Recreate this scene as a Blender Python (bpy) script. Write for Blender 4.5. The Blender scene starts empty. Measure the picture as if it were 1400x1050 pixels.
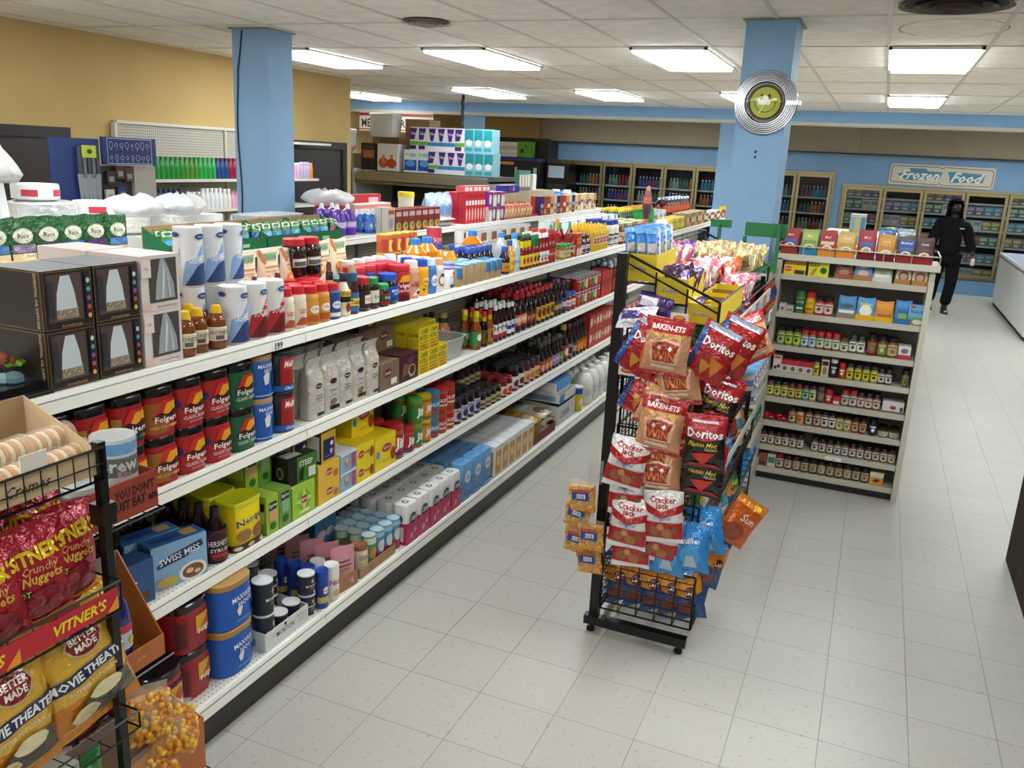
import bpy, math, random
from math import sin, cos, pi, radians as rad
from mathutils import Matrix, Vector
S = bpy.context.scene
COL = S.collection
# ---------------------------------------------------------------- camera, light, exposure
F_PX, PITCH, ROLL, YAW, CAM_H = 1158.94, .26154, .04947, -.39241, 2.0
def make_camera():
    fw = Vector((sin(YAW) * cos(PITCH), cos(YAW) * cos(PITCH), -sin(PITCH)))
    rt = fw.cross(Vector((0, 0, 1))).normalized()
    up = rt.cross(fw)
    r2 = rt * cos(ROLL) + up * sin(ROLL)
    u2 = up * cos(ROLL) - rt * sin(ROLL)
    cam = bpy.data.cameras.new('camera'); o = bpy.data.objects.new('camera', cam); COL.objects.link(o)
    m = Matrix.Identity(4)
    for i in range(3):
        m[i][0] = r2[i]; m[i][1] = u2[i]; m[i][2] = -fw[i]
    m[2][3] = CAM_H
    o.matrix_world = m
    cam.sensor_width = 36; cam.lens = 36 * F_PX / 1400; cam.clip_start = .05
    S.camera = o
make_camera()
w = bpy.data.worlds.new('world'); S.world = w; w.use_nodes = True
w.node_tree.nodes['Background'].inputs[0].default_value = (.8, .9, 1, 1)
w.node_tree.nodes['Background'].inputs[1].default_value = .3
S.view_settings.view_transform = 'Standard'; S.view_settings.look = 'None'
S.view_settings.gamma = 1; S.view_settings.use_curve_mapping = False
S.view_settings.exposure = 0.6
LAMP = 11.0          # strength of the fluorescent diffusers
CEIL = 2.86
# ---------------------------------------------------------------- colours and materials
NAMED = dict(white='eeeeea', black='151515', red='c3151c', blue='1750a8', navy='1b2350', green='1f7a3c', yellow='f3c913',
             orange='e8741e', cream='e8dfc4', tan='c8a77a', kraft='b08a5c', grey='8a8a88', silver='b9bbbb', pink='e79aa6',
             purple='5b2d82', brown='5a3420', gold='b08a3a', sky='5fb0dc', teal='16858a', lime='8fbf2a', maroon='7a1420')
def lin(c):
    c = NAMED.get(c, c)
    out = []
    for i in (0, 2, 4):
        x = int(c[i:i + 2], 16) / 255
        out.append(x / 12.92 if x <= .04045 else ((x + .055) / 1.055) ** 2.4)
    return (out[0], out[1], out[2], 1.0)
MATS = {}
def nodes(name):
    m = bpy.data.materials.new(name); m.use_nodes = True
    nt = m.node_tree
    return m, nt, nt.nodes['Principled BSDF'], nt.nodes.new, nt.links.new
def finish(name):
    """materials that take their colour from the colour attribute of each face"""
    if name in MATS: return MATS[name]
    m, nt, b, N, L = nodes(name)
    at = N('ShaderNodeAttribute'); at.attribute_name = 'Col'
    L(at.outputs['Color'], b.inputs['Base Color'])
    rough, metal, spec = dict(matte=(.75, 0, .3), satin=(.42, 0, .5), gloss=(.16, 0, .5), metal=(.35, .9, .5), foil=(.2, .25, .8), chrome=(.12, 1, .5),
                              rubber=(.6, 0, .3), paint=(.5, 0, .4), glass=(.08, 0, .5), film=(.12, 0, .5), dark=(.3, .3, .5), wrap=(.28, 0, .7), skin=(.55, 0, .4), cloth=(.95, 0, .1)).get(name, (.5, 0, .5))
    b.inputs['Roughness'].default_value = rough; b.inputs['Metallic'].default_value = metal
    b.inputs['Specular IOR Level'].default_value = spec
    if name in ('foil', 'film', 'cloth', 'wrap'):
        t = N('ShaderNodeTexCoord'); n = N('ShaderNodeTexNoise'); n.inputs['Scale'].default_value = 34 if name != 'cloth' else 18; n.inputs['Detail'].default_value = 3
        bu = N('ShaderNodeBump'); bu.inputs['Strength'].default_value = .9; bu.inputs['Distance'].default_value = .012
        L(t.outputs['Object'], n.inputs['Vector']); L(n.outputs['Fac'], bu.inputs['Height']); L(bu.outputs['Normal'], b.inputs['Normal'])
    if name == 'wrap': b.inputs['Alpha'].default_value = .62
    if name == 'film':
        b.inputs['Alpha'].default_value = .2
    if name == 'glass':
        b.inputs['Coat Weight'].default_value = .3
    MATS[name] = m
    return m
def pane_mat():
    if 'pane' in MATS: return MATS['pane']
    m = bpy.data.materials.new('pane'); m.use_nodes = True; nt = m.node_tree; nt.nodes.clear()
    N, L = nt.nodes.new, nt.links.new
    o = N('ShaderNodeOutputMaterial'); mx = N('ShaderNodeMixShader'); t = N('ShaderNodeBsdfTransparent'); g = N('ShaderNodeBsdfGlossy')
    fr = N('ShaderNodeFresnel'); fr.inputs[0].default_value = 1.45
    t.inputs[0].default_value = (.86, .9, .9, 1); g.inputs['Roughness'].default_value = .03
    L(fr.outputs[0], mx.inputs[0]); L(t.outputs[0], mx.inputs[1]); L(g.outputs[0], mx.inputs[2]); L(mx.outputs[0], o.inputs[0])
    MATS['pane'] = m
    return m
def plain(name, col, rough=.6, metal=0, noise=None, bump=None, spec=.4, emit=0):
    """a plain painted surface with faint noise in colour (noise=(scale, amount)) and relief (bump=(scale, strength))"""
    m, nt, b, N, L = nodes(name)
    c = lin(col)
    b.inputs['Base Color'].default_value = c; b.inputs['Roughness'].default_value = rough; b.inputs['Metallic'].default_value = metal
    b.inputs['Specular IOR Level'].default_value = spec
    g = N('ShaderNodeNewGeometry')
    if noise:
        n = N('ShaderNodeTexNoise'); n.inputs['Scale'].default_value = noise[0]; n.inputs['Detail'].default_value = 4
        r = N('ShaderNodeMapRange'); r.inputs[1].default_value = .3; r.inputs[2].default_value = .7; r.inputs[3].default_value = 1 - noise[1]; r.inputs[4].default_value = 1 + noise[1]
        v = N('ShaderNodeVectorMath'); v.operation = 'SCALE'; v.inputs[0].default_value = c[:3]
        L(g.outputs['Position'], n.inputs['Vector']); L(n.outputs['Fac'], r.inputs[0]); L(r.outputs[0], v.inputs['Scale']); L(v.outputs[0], b.inputs['Base Color'])
    if bump:
        n2 = N('ShaderNodeTexNoise'); n2.inputs['Scale'].default_value = bump[0]; n2.inputs['Detail'].default_value = 5
        bu = N('ShaderNodeBump'); bu.inputs['Strength'].default_value = bump[1]; bu.inputs['Distance'].default_value = .01
        L(g.outputs['Position'], n2.inputs['Vector']); L(n2.outputs['Fac'], bu.inputs['Height']); L(bu.outputs['Normal'], b.inputs['Normal'])
    if emit:
        b.inputs['Emission Color'].default_value = c; b.inputs['Emission Strength'].default_value = emit
    return m
def math_chain(nt):
    def M(op, a, b=None, c=None):
        n = nt.nodes.new('ShaderNodeMath'); n.operation = op
        for i, x in enumerate((a, b, c)):
            if x is None: continue
            if isinstance(x, (int, float)): n.inputs[i].default_value = x
            else: nt.links.new(x, n.inputs[i])
        return n.outputs[0]
    return M
def peg_mat(name, col, pitch=.0254, r=.0035, axes='YZ', hole='1a1a18', rough=.5):
    """board with a grid of small round holes"""
    m, nt, b, N, L = nodes(name)
    M = math_chain(nt)
    g = N('ShaderNodeNewGeometry'); s = N('ShaderNodeSeparateXYZ'); L(g.outputs['Position'], s.inputs[0])
    d = []
    for a in axes:
        f = M('SUBTRACT', M('FRACT', M('DIVIDE', s.outputs[a], pitch)), .5)
        d.append(M('MULTIPLY', f, f))
    rr = (r / pitch) ** 2
    fac = M('LESS_THAN', M('ADD', d[0], d[1]), rr)
    mx = N('ShaderNodeMix'); mx.data_type = 'RGBA'
    L(fac, mx.inputs[0]); mx.inputs[6].default_value = lin(col); mx.inputs[7].default_value = lin(hole)
    L(mx.outputs[2], b.inputs['Base Color']); b.inputs['Roughness'].default_value = rough
    return m
def floor_mat():
    m, nt, b, N, L = nodes('floor_tiles')
    M = math_chain(nt)
    g = N('ShaderNodeNewGeometry'); s = N('ShaderNodeSeparateXYZ'); L(g.outputs['Position'], s.inputs[0])
    T = .3048
    ux = M('DIVIDE', M('SUBTRACT', s.outputs['X'], .0702), T); uy = M('DIVIDE', M('SUBTRACT', s.outputs['Y'], .1715), T)
    def edge(u):
        f = M('FRACT', u)
        return M('MINIMUM', f, M('SUBTRACT', 1.0, f))
    wob = N('ShaderNodeTexNoise'); wob.inputs['Scale'].default_value = .8; L(g.outputs['Position'], wob.inputs['Vector'])
    wd = M('MULTIPLY', wob.outputs['Fac'], .0105)
    line = M('LESS_THAN', M('MINIMUM', edge(ux), edge(uy)), wd)
    tile = N('ShaderNodeCombineXYZ'); L(M('FLOOR', ux), tile.inputs[0]); L(M('FLOOR', uy), tile.inputs[1])
    wn = N('ShaderNodeTexWhiteNoise'); wn.noise_dimensions = '3D'; L(tile.outputs[0], wn.inputs['Vector'])
    sp = N('ShaderNodeTexNoise'); sp.inputs['Scale'].default_value = 95; sp.inputs['Detail'].default_value = 3; L(g.outputs['Position'], sp.inputs['Vector'])
    big = N('ShaderNodeTexNoise'); big.inputs['Scale'].default_value = 1.3; big.inputs['Detail'].default_value = 5; L(g.outputs['Position'], big.inputs['Vector'])
    fleck = N('ShaderNodeTexNoise'); fleck.inputs['Scale'].default_value = 42; fleck.inputs['Detail'].default_value = 1; L(g.outputs['Position'], fleck.inputs['Vector'])
    val = M('ADD', M('MULTIPLY', wn.outputs['Value'], .05), M('ADD', M('MULTIPLY', sp.outputs['Fac'], .16), M('MULTIPLY', big.outputs['Fac'], .22)))
    val = M('ADD', val, .79)
    val = M('SUBTRACT', val, M('MULTIPLY', M('GREATER_THAN', fleck.outputs['Fac'], .69), .2))
    val = M('MULTIPLY', val, M('SUBTRACT', 1.0, M('MULTIPLY', line, .5)))
    v = N('ShaderNodeVectorMath'); v.operation = 'SCALE'; v.inputs[0].default_value = lin('b3b0a6')[:3]; L(val, v.inputs['Scale'])
    L(v.outputs[0], b.inputs['Base Color'])
    L(M('ADD', .26, M('MULTIPLY', big.outputs['Fac'], .26)), b.inputs['Roughness'])
    b.inputs['Specular IOR Level'].default_value = .33
    bu = N('ShaderNodeBump'); bu.inputs['Strength'].default_value = .12; bu.inputs['Distance'].default_value = .01
    L(big.outputs['Fac'], bu.inputs['Height']); L(bu.outputs['Normal'], b.inputs['Normal'])
    return m
# ---------------------------------------------------------------- text outlines
GL = {}
def glyphs(s, bold=0.0, shear=0.0):
    k = (s, bold, shear)
    if k not in GL:
        cu = bpy.data.curves.new('lettering', 'FONT'); cu.body = s; cu.size = 1; cu.offset = bold; cu.shear = shear; cu.resolution_u = 1; cu.fill_mode = 'FRONT'
        ob = bpy.data.objects.new('lettering', cu); COL.objects.link(ob)
        dg = bpy.context.evaluated_depsgraph_get()
        me = bpy.data.meshes.new_from_object(ob.evaluated_get(dg))
        vs = [(v.co.x, v.co.y) for v in me.vertices]; fs = [tuple(p.vertices) for p in me.polygons]
        bpy.data.meshes.remove(me); bpy.data.objects.remove(ob); bpy.data.curves.remove(cu)
        if vs:
            x0 = min(v[0] for v in vs); x1 = max(v[0] for v in vs); y0 = min(v[1] for v in vs); y1 = max(v[1] for v in vs)
            hx = (x0 + x1) / 2; hy = (y0 + y1) / 2
            vs = [(x - hx, y - hy) for x, y in vs]
            GL[k] = (vs, fs, x1 - x0, y1 - y0)
        else: GL[k] = ([], [], 1, 1)
    return GL[k]
# ---------------------------------------------------------------- mesh builder
EPS = .0006
def plane_map(o, U, V):
    o, U, V = Vector(o), Vector(U), Vector(V); Nn = U.cross(V).normalized()
    return lambda u, v, k=0: o + U * u + V * v + Nn * (EPS * k)
class G:
    def __init__(s): s.v = []; s.f = []; s.c = []; s.m = []; s.fin = ['satin']
    def mi(s, fin):
        if fin is None: return 0
        if fin not in s.fin: s.fin.append(fin)
        return s.fin.index(fin)
    def add(s, vs, fs, col, fin=None):
        b = len(s.v); s.v.extend(vs); mi = s.mi(fin)
        c = lin(col) if isinstance(col, str) else col
        for f in fs:
            s.f.append(tuple(i + b for i in f)); s.c.append(c); s.m.append(mi)
        return s
    def box(s, x0, y0, z0, x1, y1, z1, col, fin=None):
        vs = [(x, y, z) for z in (z0, z1) for x, y in ((x0, y0), (x1, y0), (x1, y1), (x0, y1))]
        return s.add(vs, [(3, 2, 1, 0), (4, 5, 6, 7), (0, 1, 5, 4), (1, 2, 6, 5), (2, 3, 7, 6), (3, 0, 4, 7)], col, fin)
    def hexa(s, p, col, fin=None):
        return s.add([tuple(q) for q in p], [(3, 2, 1, 0), (4, 5, 6, 7), (0, 1, 5, 4), (1, 2, 6, 5), (2, 3, 7, 6), (3, 0, 4, 7)], col, fin)
    def quad(s, a, b, c, d, col, fin=None): return s.add([a, b, c, d], [(0, 1, 2, 3)], col, fin)
    def rod(s, a, b, r, col, n=6, fin=None):
        a, b = Vector(a), Vector(b); d = (b - a)
        if d.length < 1e-6: return s
        d.normalize(); u = d.cross(Vector((0, 0, 1)) if abs(d.z) < .9 else Vector((1, 0, 0))).normalized(); v = d.cross(u)
        vs = [tuple(p + (u * cos(2 * pi * i / n) + v * sin(2 * pi * i / n)) * r) for p in (a, b) for i in range(n)]
        return s.add(vs, [(i, (i + 1) % n, n + (i + 1) % n, n + i) for i in range(n)] + [tuple(range(n))[::-1], tuple(range(n, 2 * n))], col, fin)
    def path(s, pts, r, col, n=6, fin=None):
        for a, b in zip(pts, pts[1:]): s.rod(a, b, r, col, n, fin)
        return s
    def loft(s, sec, cols, n=18, sq=2.0, cx=0, cy=0, fin=None, caps=(True, True), ph=0):
        """sections (z, half_width, half_depth[, dx, dy]) joined bottom to top; cols one colour or one per interval"""
        b = len(s.v)
        for q in sec:
            z, a, d = q[:3]; dx, dy = (q[3], q[4]) if len(q) > 3 else (0, 0)
            for i in range(n):
                t = 2 * pi * (i + .5) / n + ph; c, si = cos(t), sin(t)
                k = (abs(c) ** sq + abs(si) ** sq) ** (-1 / sq)
                s.v.append((cx + dx + a * c * k, cy + dy + d * si * k, z))
        mi = s.mi(fin)
        for j in range(len(sec) - 1):
            c = lin(cols if isinstance(cols, str) else cols[min(j, len(cols) - 1)])
            for i in range(n):
                s.f.append((b + j * n + i, b + j * n + (i + 1) % n, b + (j + 1) * n + (i + 1) % n, b + (j + 1) * n + i)); s.c.append(c); s.m.append(mi)
        for on, j, rev in ((caps[0], 0, True), (caps[1], len(sec) - 1, False)):
            if on:
                f = tuple(b + j * n + i for i in range(n)); s.f.append(f[::-1] if rev else f)
                s.c.append(lin(cols if isinstance(cols, str) else cols[0 if rev else -1])); s.m.append(mi)
        return s
    def ball(s, c, r, col, n=10, m=6, fin=None, sc=(1, 1, 1)):
        return s.loft([(c[2] - r * sc[2] * cos(pi * j / m), max(.0001, r * sc[0] * sin(pi * j / m)), max(.0001, r * sc[1] * sin(pi * j / m))) for j in range(m + 1)], col, n, 2, c[0], c[1], fin)
    # --- printed artwork, laid on a surface through map(u, v, layer) in metres
    def grid(s, mp, u0, v0, u1, v1, col, k=1, nu=1, nv=1, fin=None):
        vs = [tuple(mp(u0 + (u1 - u0) * i / nu, v0 + (v1 - v0) * j / nv, k)) for j in range(nv + 1) for i in range(nu + 1)]
        return s.add(vs, [(j * (nu + 1) + i, j * (nu + 1) + i + 1, (j + 1) * (nu + 1) + i + 1, (j + 1) * (nu + 1) + i) for j in range(nv) for i in range(nu)], col, fin)
    def disc(s, mp, u, v, ru, rv, col, k=1, n=14, fin=None):
        vs = [tuple(mp(u, v, k))] + [tuple(mp(u + ru * cos(2 * pi * i / n), v + rv * sin(2 * pi * i / n), k)) for i in range(n)]
        return s.add(vs, [(0, 1 + i, 1 + (i + 1) % n) for i in range(n)], col, fin)
    def text(s, mp, t, u, v, h, col, k=2, maxw=None, bold=.012, shear=0, rot=0, fin=None):
        vs, fs, w, hh = glyphs(t, bold, shear)
        if not vs: return s
        sc = h / .72; sx = sc
        if maxw and w * sc > maxw: sx = maxw / w
        cr, sr = cos(rot), sin(rot)
        return s.add([tuple(mp(u + x * sx * cr - y * sc * sr, v + x * sx * sr + y * sc * cr, k)) for x, y in vs], fs, col, fin)
    def art(s, mp, W, H, items, nu=1, nv=1, k0=1, fin=None):
        for i, q in enumerate(items):
            k = k0 + i
            if q[0] == 'r': s.grid(mp, q[1] * W, q[2] * H, q[3] * W, q[4] * H, q[5], k, max(1, math.ceil(nu * abs(q[3] - q[1]))), max(1, math.ceil(nv * abs(q[4] - q[2]))), fin)
            elif q[0] == 'e' and nu == 1: s.disc(mp, q[1] * W, q[2] * H, q[3] * W, q[4] * H, q[5], k, fin=fin)
            elif q[0] == 'p' and nu == 1:
                s.add([tuple(mp(a * W, b * H, k)) for a, b in q[1]], [tuple(range(len(q[1])))], q[2], fin)
            elif q[0] in 'pe':   # cut into upright strips so that it follows the curve
                P = q[1] if q[0] == 'p' else [(q[1] + q[3] * cos(2 * pi * j / 14), q[2] + q[4] * sin(2 * pi * j / 14)) for j in range(14)]
                us = [a for a, b in P]; u0, u1 = min(us), max(us); m = max(2, math.ceil(nu * (u1 - u0) * 1.5))
                def span(u):
                    u = min(max(u, u0 + 1e-5), u1 - 1e-5); v = []
                    for (a, b), (c, d) in zip(P, P[1:] + P[:1]):
                        if (a - u) * (c - u) <= 0 and a != c: v.append(b + (d - b) * (u - a) / (c - a))
                    return (min(v), max(v)) if v else (0, 0)
                vs = []
                for j in range(m + 1):
                    u = u0 + (u1 - u0) * j / m; lo, hi = span(u); nn = 1 if nv == 1 else 4
                    vs += [tuple(mp(u * W, (lo + (hi - lo) * i_ / nn) * H, k)) for i_ in range(nn + 1)]
                s.add(vs, [(j * (nn + 1) + i_, (j + 1) * (nn + 1) + i_, (j + 1) * (nn + 1) + i_ + 1, j * (nn + 1) + i_ + 1) for j in range(m) for i_ in range(nn)], q[5] if q[0] == 'e' else q[2], fin)
            elif q[0] == 't':
                o = q[6] if len(q) > 6 else {}
                s.text(mp, q[1], q[2] * W, q[3] * H, q[4] * H, q[5], k, maxw=o.get('w', .92) * W, bold=o.get('b', .012), shear=o.get('s', 0), rot=o.get('rot', 0), fin=fin)
        return s
    def mesh(s, name, sharp=38):
        me = bpy.data.meshes.new(name)
        me.from_pydata([tuple(v) for v in s.v], [], s.f)
        for f in s.fin: me.materials.append(f if not isinstance(f, str) else finish(f))
        me.polygons.foreach_set('material_index', s.m)
        me.polygons.foreach_set('use_smooth', [True] * len(s.f))
        a = me.color_attributes.new('Col', 'FLOAT_COLOR', 'CORNER')
        buf = []
        for f, c in zip(s.f, s.c): buf.extend(c * len(f))
        a.data.foreach_set('color', buf)
        me.set_sharp_from_angle(angle=rad(sharp))
        me.update()
        return me
    def obj(s, name, parent=None, fin=None, sharp=38, loc=(0, 0, 0), rotz=0, mat=None):
        if fin: s.fin[0] = fin
        if mat: s.fin[0] = mat
        return link(name, s.mesh(name, sharp), parent, loc, rotz)
def link(name, me, parent=None, loc=(0, 0, 0), rotz=0):
    o = bpy.data.objects.new(name, me); COL.objects.link(o)
    if parent: o.parent = parent
    o.location = loc; o.rotation_euler = (0, 0, rotz)
    return o
SEEN = {}
def tag(o, label, cat, group=None):
    for a_, b_ in ((' from the near end', ' from near end'), (' from the left', ' from left'), (' from near end', ' along'), (' of the ', ' of '), (' on the ', ' on '), (' in the ', ' in '), (' the ', ' ')):
        if len(label.split()) > 16: label = label.replace(a_, b_)
    n = len(label.split())
    if n > 16 or n < 4: print('LABEL LENGTH', n, label)
    if label in SEEN and (group is None or SEEN[label] != group): print('LABEL TWICE', label)
    SEEN[label] = group
    o['label'] = label; o['category'] = cat
    if group: o['group'] = group
    return o
def empty(name, loc=(0, 0, 0), rotz=0, label=None, cat=None, group=None):
    o = link(name, None, None, loc, rotz); o.empty_display_size = .1
    if label: tag(o, label, cat, group)
    return o
def struct(o, label=None):
    o['kind'] = 'structure'
    if label: o['label'] = label
    return o
ORD = 'first second third fourth fifth sixth seventh eighth ninth tenth eleventh twelfth thirteenth fourteenth fifteenth sixteenth seventeenth eighteenth nineteenth twentieth'.split()
ORD += ['twenty-' + x for x in ORD[:9]] + ['thirtieth'] + ['thirty-' + x for x in ORD[:9]] + ['fortieth'] + ['forty-' + x for x in ORD[:9]]
# ================================================================ the room
floor = struct(G().box(-9.2, -6, -.1, 6.2, 18.8, 0, 'white').obj('floor', mat=floor_mat()), 'worn cream vinyl tile floor')
def ceiling_mat():
    m = plain('ceiling_tile', 'f6f0e8', .9, noise=(9, .07), bump=(120, .5), spec=.1)
    return m
struct(G().box(-9.2, -6, CEIL, 6.2, 18.8, CEIL + .1, 'white').obj('ceiling', mat=ceiling_mat()), 'off-white mineral tile ceiling')
g = G()
X0 = -.105
for i in range(-15, 11):
    x = X0 + i * .61
    g.box(x - .012, -6, CEIL - .006, x + .012, 18, CEIL + .01, 'd8d2c6')
for j in range(-9, 10):
    y = 5.46 + j * 1.285
    if y > -6: g.box(-9.2, y - .012, CEIL - .0055, 6.2, y + .012, CEIL + .01, 'd8d2c6')
struct(g.obj('ceiling_grid', fin='satin'), 'white metal grid carrying the ceiling tiles')
YEL = plain('wall_yellow', 'c6a96e', .85, noise=(2, .05), bump=(60, .1))
BLU = plain('wall_blue', '84a8cb', .6, noise=(3, .05), bump=(40, .08))
TAN = plain('soffit_tan', 'a1937c', .8, noise=(2, .06), bump=(30, .1))
struct(G().box(-6.6, -6, 0, -6.45, 9.7, CEIL, 'white').obj('wall_left', mat=YEL), 'yellow painted side wall')
struct(G().box(-9.2, 9.55, 0, -6.6, 9.7, CEIL, 'white').obj('wall_alcove_front', mat=YEL), 'yellow wall of the alcove')
struct(G().box(-9.3, 9.7, 0, -9.2, 18, CEIL, 'white').obj('wall_alcove_left', mat=YEL), 'yellow wall of the meat alcove')
g = G().box(-9.2, 17.95, 2.0, 6.2, 18.1, CEIL, 'white').box(-9.2, 17.95, 0, 6.2, 18.1, .2, 'white')
for q in ((-9.2, -6.9, .2, 2.0), (-.92, -.74, .2, 2.0), (-.74, 3.6, 1.80, 2.0), (3.6, 6.2, .2, 2.0)): g.box(q[0], 17.95, q[2], q[1], 18.1, q[3], 'white')
struct(g.obj('wall_back', mat=BLU), 'blue painted back wall')
struct(G().box(-9.2, 18.75, 0, 6.2, 18.8, CEIL, '3a3a3c').obj('wall_cooler_back', fin='matte'), 'dark back of the walk-in coolers')
struct(G().box(-9.2, 17.9, 0, -6.98, 17.949, CEIL, 'white').obj('wall_back_corner', mat=YEL), 'yellow part of the back wall')
struct(G().box(6.1, -6, 0, 6.2, 18, CEIL, 'white').obj('wall_right', mat=plain('wall_pale', 'c9c4b6', .8)), 'pale side wall')
struct(G().box(-9.2, -6.1, 0, 6.2, -6, CEIL, 'white').obj('wall_front', mat=plain('wall_front_pale', 'c9c4b6', .8)), 'pale front wall')
g = G()
for x0, x1 in ((-6.97, -4.86), (-4.855, -.52), (-.515, 6.1)):
    g.box(x0, 17.82, 2.38, x1, 17.95, CEIL - .02, 'white')
struct(g.obj('soffit', mat=TAN), 'tan boarded soffit above the coolers')
struct(G().box(-6.97, 17.80, 2.355, 6.1, 17.94, 2.378, '4c4439').obj('trim_1', fin='matte'), 'dark strip under the tan soffit')
BEAM = plain('beam_blue', '8ebcea', .6, noise=(3, .05), bump=(40, .08))
struct(G().box(-9.2, 13.62, 2.70, 6.1, 13.92, CEIL, 'white').obj('ceiling_beam', mat=BEAM), 'blue painted beam across the ceiling')
struct(G().box(-9.2, 13.615, 2.655, 6.1, 13.90, 2.699, 'd8d2c4').obj('trim_2', fin='matte'), 'pale strip under the blue beam')
for n, (x0, y0, x1, y1) in enumerate(((-4.81, 5.6, -4.47, 5.9), (-.89, 5.51, -.6, 5.87), (-2.42, 13.64, -2.1, 13.9), (-6.78, 13.64, -6.5, 13.9))):
    c = struct(G().box(x0, y0, 0, x1, y1, CEIL - .01, 'white').obj('column', mat=BLU), ('blue square column beside the pegboard wall shelves', 'blue square column carrying the round clock', 'far blue column under the beam behind the clock column', 'far blue column by the meat case')[n])
    if n < 2:
        if n == 1: hb = G(); mp_ = plane_map((x0, y0 - .001, 0), (1, 0, 0), (0, 0, 1)); hb.disc(mp_, .14, 2.07, .009, .009, '34506e', 1); hb.disc(mp_, .14, 2.10, .009, .009, '34506e', 1); hb.obj('bolt_hole', c, 'matte')
        G().box(x0 - .02, y0 - .02, CEIL - .012, x1 + .02, y1 + .02, CEIL - .002, '8f8a80').obj('trim_ring', c, 'metal')
# baseboard ledge of the coolers
struct(G().box(-6.9, 17.1, 0, 6.1, 17.75, .19, '5f87a8').obj('trim_3', fin='paint'), 'blue ledge under the coolers')
# doors in the left wall
def wall_door(name, y0, y1, z1, lab):
    d = empty(name, (-6.45, y0, 0)); struct(d, lab)
    G().box(-.01, 0, 0, .04, .09, z1, '2a2421').box(-.01, y1 - y0 - .09, 0, .04, y1 - y0, z1, '2a2421').box(-.01, .09, z1 - .09, .04, y1 - y0 - .09, z1, '2a2421').obj('door_frame', d, 'satin')
    G().box(-.01, .09, 0, .015, y1 - y0 - .09, z1 - .09, '37302d').obj('door_panel', d, 'satin')
    return d
wall_door('door_1', 4.0, 5.42, 2.06, 'dark brown door in the yellow wall')
dd = wall_door('door_2', 8.42, 9.56, 2.07, 'dark brown door at the end of the yellow wall')
G().box(.016, .5, 1.42, .022, .72, 1.5, '1a1a1a').art(plane_map((.022, .52, 1.43), (0, 1, 0), (0, 0, 1)), .18, .06, [('t', 'PLEASE', .5, .5, .5, 'cfcfcf')]).obj('notice_plate', dd)
# ceiling lights
def ceiling_light(x, y, lab, w=.55, l=1.28):
    t = empty('ceiling_light', (x, y, CEIL - .022), 0, lab, 'light', 'fluorescent ceiling panels')
    f = G(); a, b = w / 2 + .022, l / 2 + .022
    for q in ((-a, -b, a, -b + .022), (-a, b - .022, a, b), (-a, -b, -a + .022, b), (a - .022, -b, a, b)):
        f.box(q[0], q[1], -.004, q[2], q[3], .015, 'e6e4de')
    f.obj('light_frame', t, 'paint')
    G().box(-w / 2, -l / 2, -.024, w / 2, l / 2, .012, 'white').obj('diffuser', t, mat=LMAT)  # lens lowered below its frame; glowing sides added to brighten the ceiling
LMAT = bpy.data.materials.new('diffuser'); LMAT.use_nodes = True
LMAT.node_tree.nodes.clear()
_o = LMAT.node_tree.nodes.new('ShaderNodeOutputMaterial'); _e = LMAT.node_tree.nodes.new('ShaderNodeEmission')
_e.inputs[0].default_value = (.92, .975, 1, 1); _e.inputs[1].default_value = LAMP
LMAT.node_tree.links.new(_e.outputs[0], _o.inputs[0])
XS = {-5.22: 'before the blue column', -3.47: 'between the two columns', -1.65: 'beside the clock', .19: 'above the open floor', 2.0: 'above the freezer chest side', 3.9: 'by the right wall'}
YS = {-4.4: 'behind the camera', -.5: 'over the near counter', 3.45: 'over the middle of the shop', 7.38: 'near row', 11.3: 'far row', 15.6: 'beyond the blue beam'}
for x, lx in XS.items():
    for y, ly in YS.items():
        if y == -4.4 and x < -4: continue
        if (y == 15.6 and x in (-1.65, .19)) or (x == 3.9 and y < 11) or (x == 2.0 and y < 3): continue
        ceiling_light(x, y, 'white fluorescent ceiling panel %s, %s' % (lx, ly))
ceiling_light(-8.0, 12.5, 'white fluorescent ceiling panel over the meat case alcove')
g = G(); n_ = 30   # old damp ring on one tile
pr = [(.24 + .30 * cos(2 * pi * i / n_), 5.98 + .36 * sin(2 * pi * i / n_) * (1 + .1 * sin(3 * i))) for i in range(n_ + 1)]
for (a, b), (c, d) in zip(pr, pr[1:]): g.quad((a, b, CEIL - .0008), (c, d, CEIL - .0008), (.24 + (c - .24) * .965, 5.98 + (d - 5.98) * .965, CEIL - .0008), (.24 + (a - .24) * .965, 5.98 + (b - 5.98) * .965, CEIL - .0008), 'b59c80')
struct(g.obj('ceiling_stain', fin='matte'), 'brown damp ring on a ceiling tile')
# ceiling vents
for x, y, l in ((-3.0, 5.42, 'round white ceiling vent between the lit panels'), (.2, 5.13, 'dark round ceiling vent at the top edge right of the clock')):
    t = empty('ceiling_vent', (x, y, CEIL - .006), 0, l, 'vent')
    g = G(); big = x > 0
    for k, r in enumerate((.17, .12, .075) if not big else (.27, .2, .13, .07)):
        g.loft([(-.012 - .008 * k, r, r), (-.002, r * .86, r * .86)], 'bdb6aa' if not big else '6b6058', 24, caps=(False, False))
    g.obj('louver_rings', t, 'matte')
    G().loft([(-.004, .16 if not big else .26, .16 if not big else .26), (-.001, .16, .16)], '2b2622' if big else '6b655c', 24).obj('opening', t, 'matte')
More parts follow.
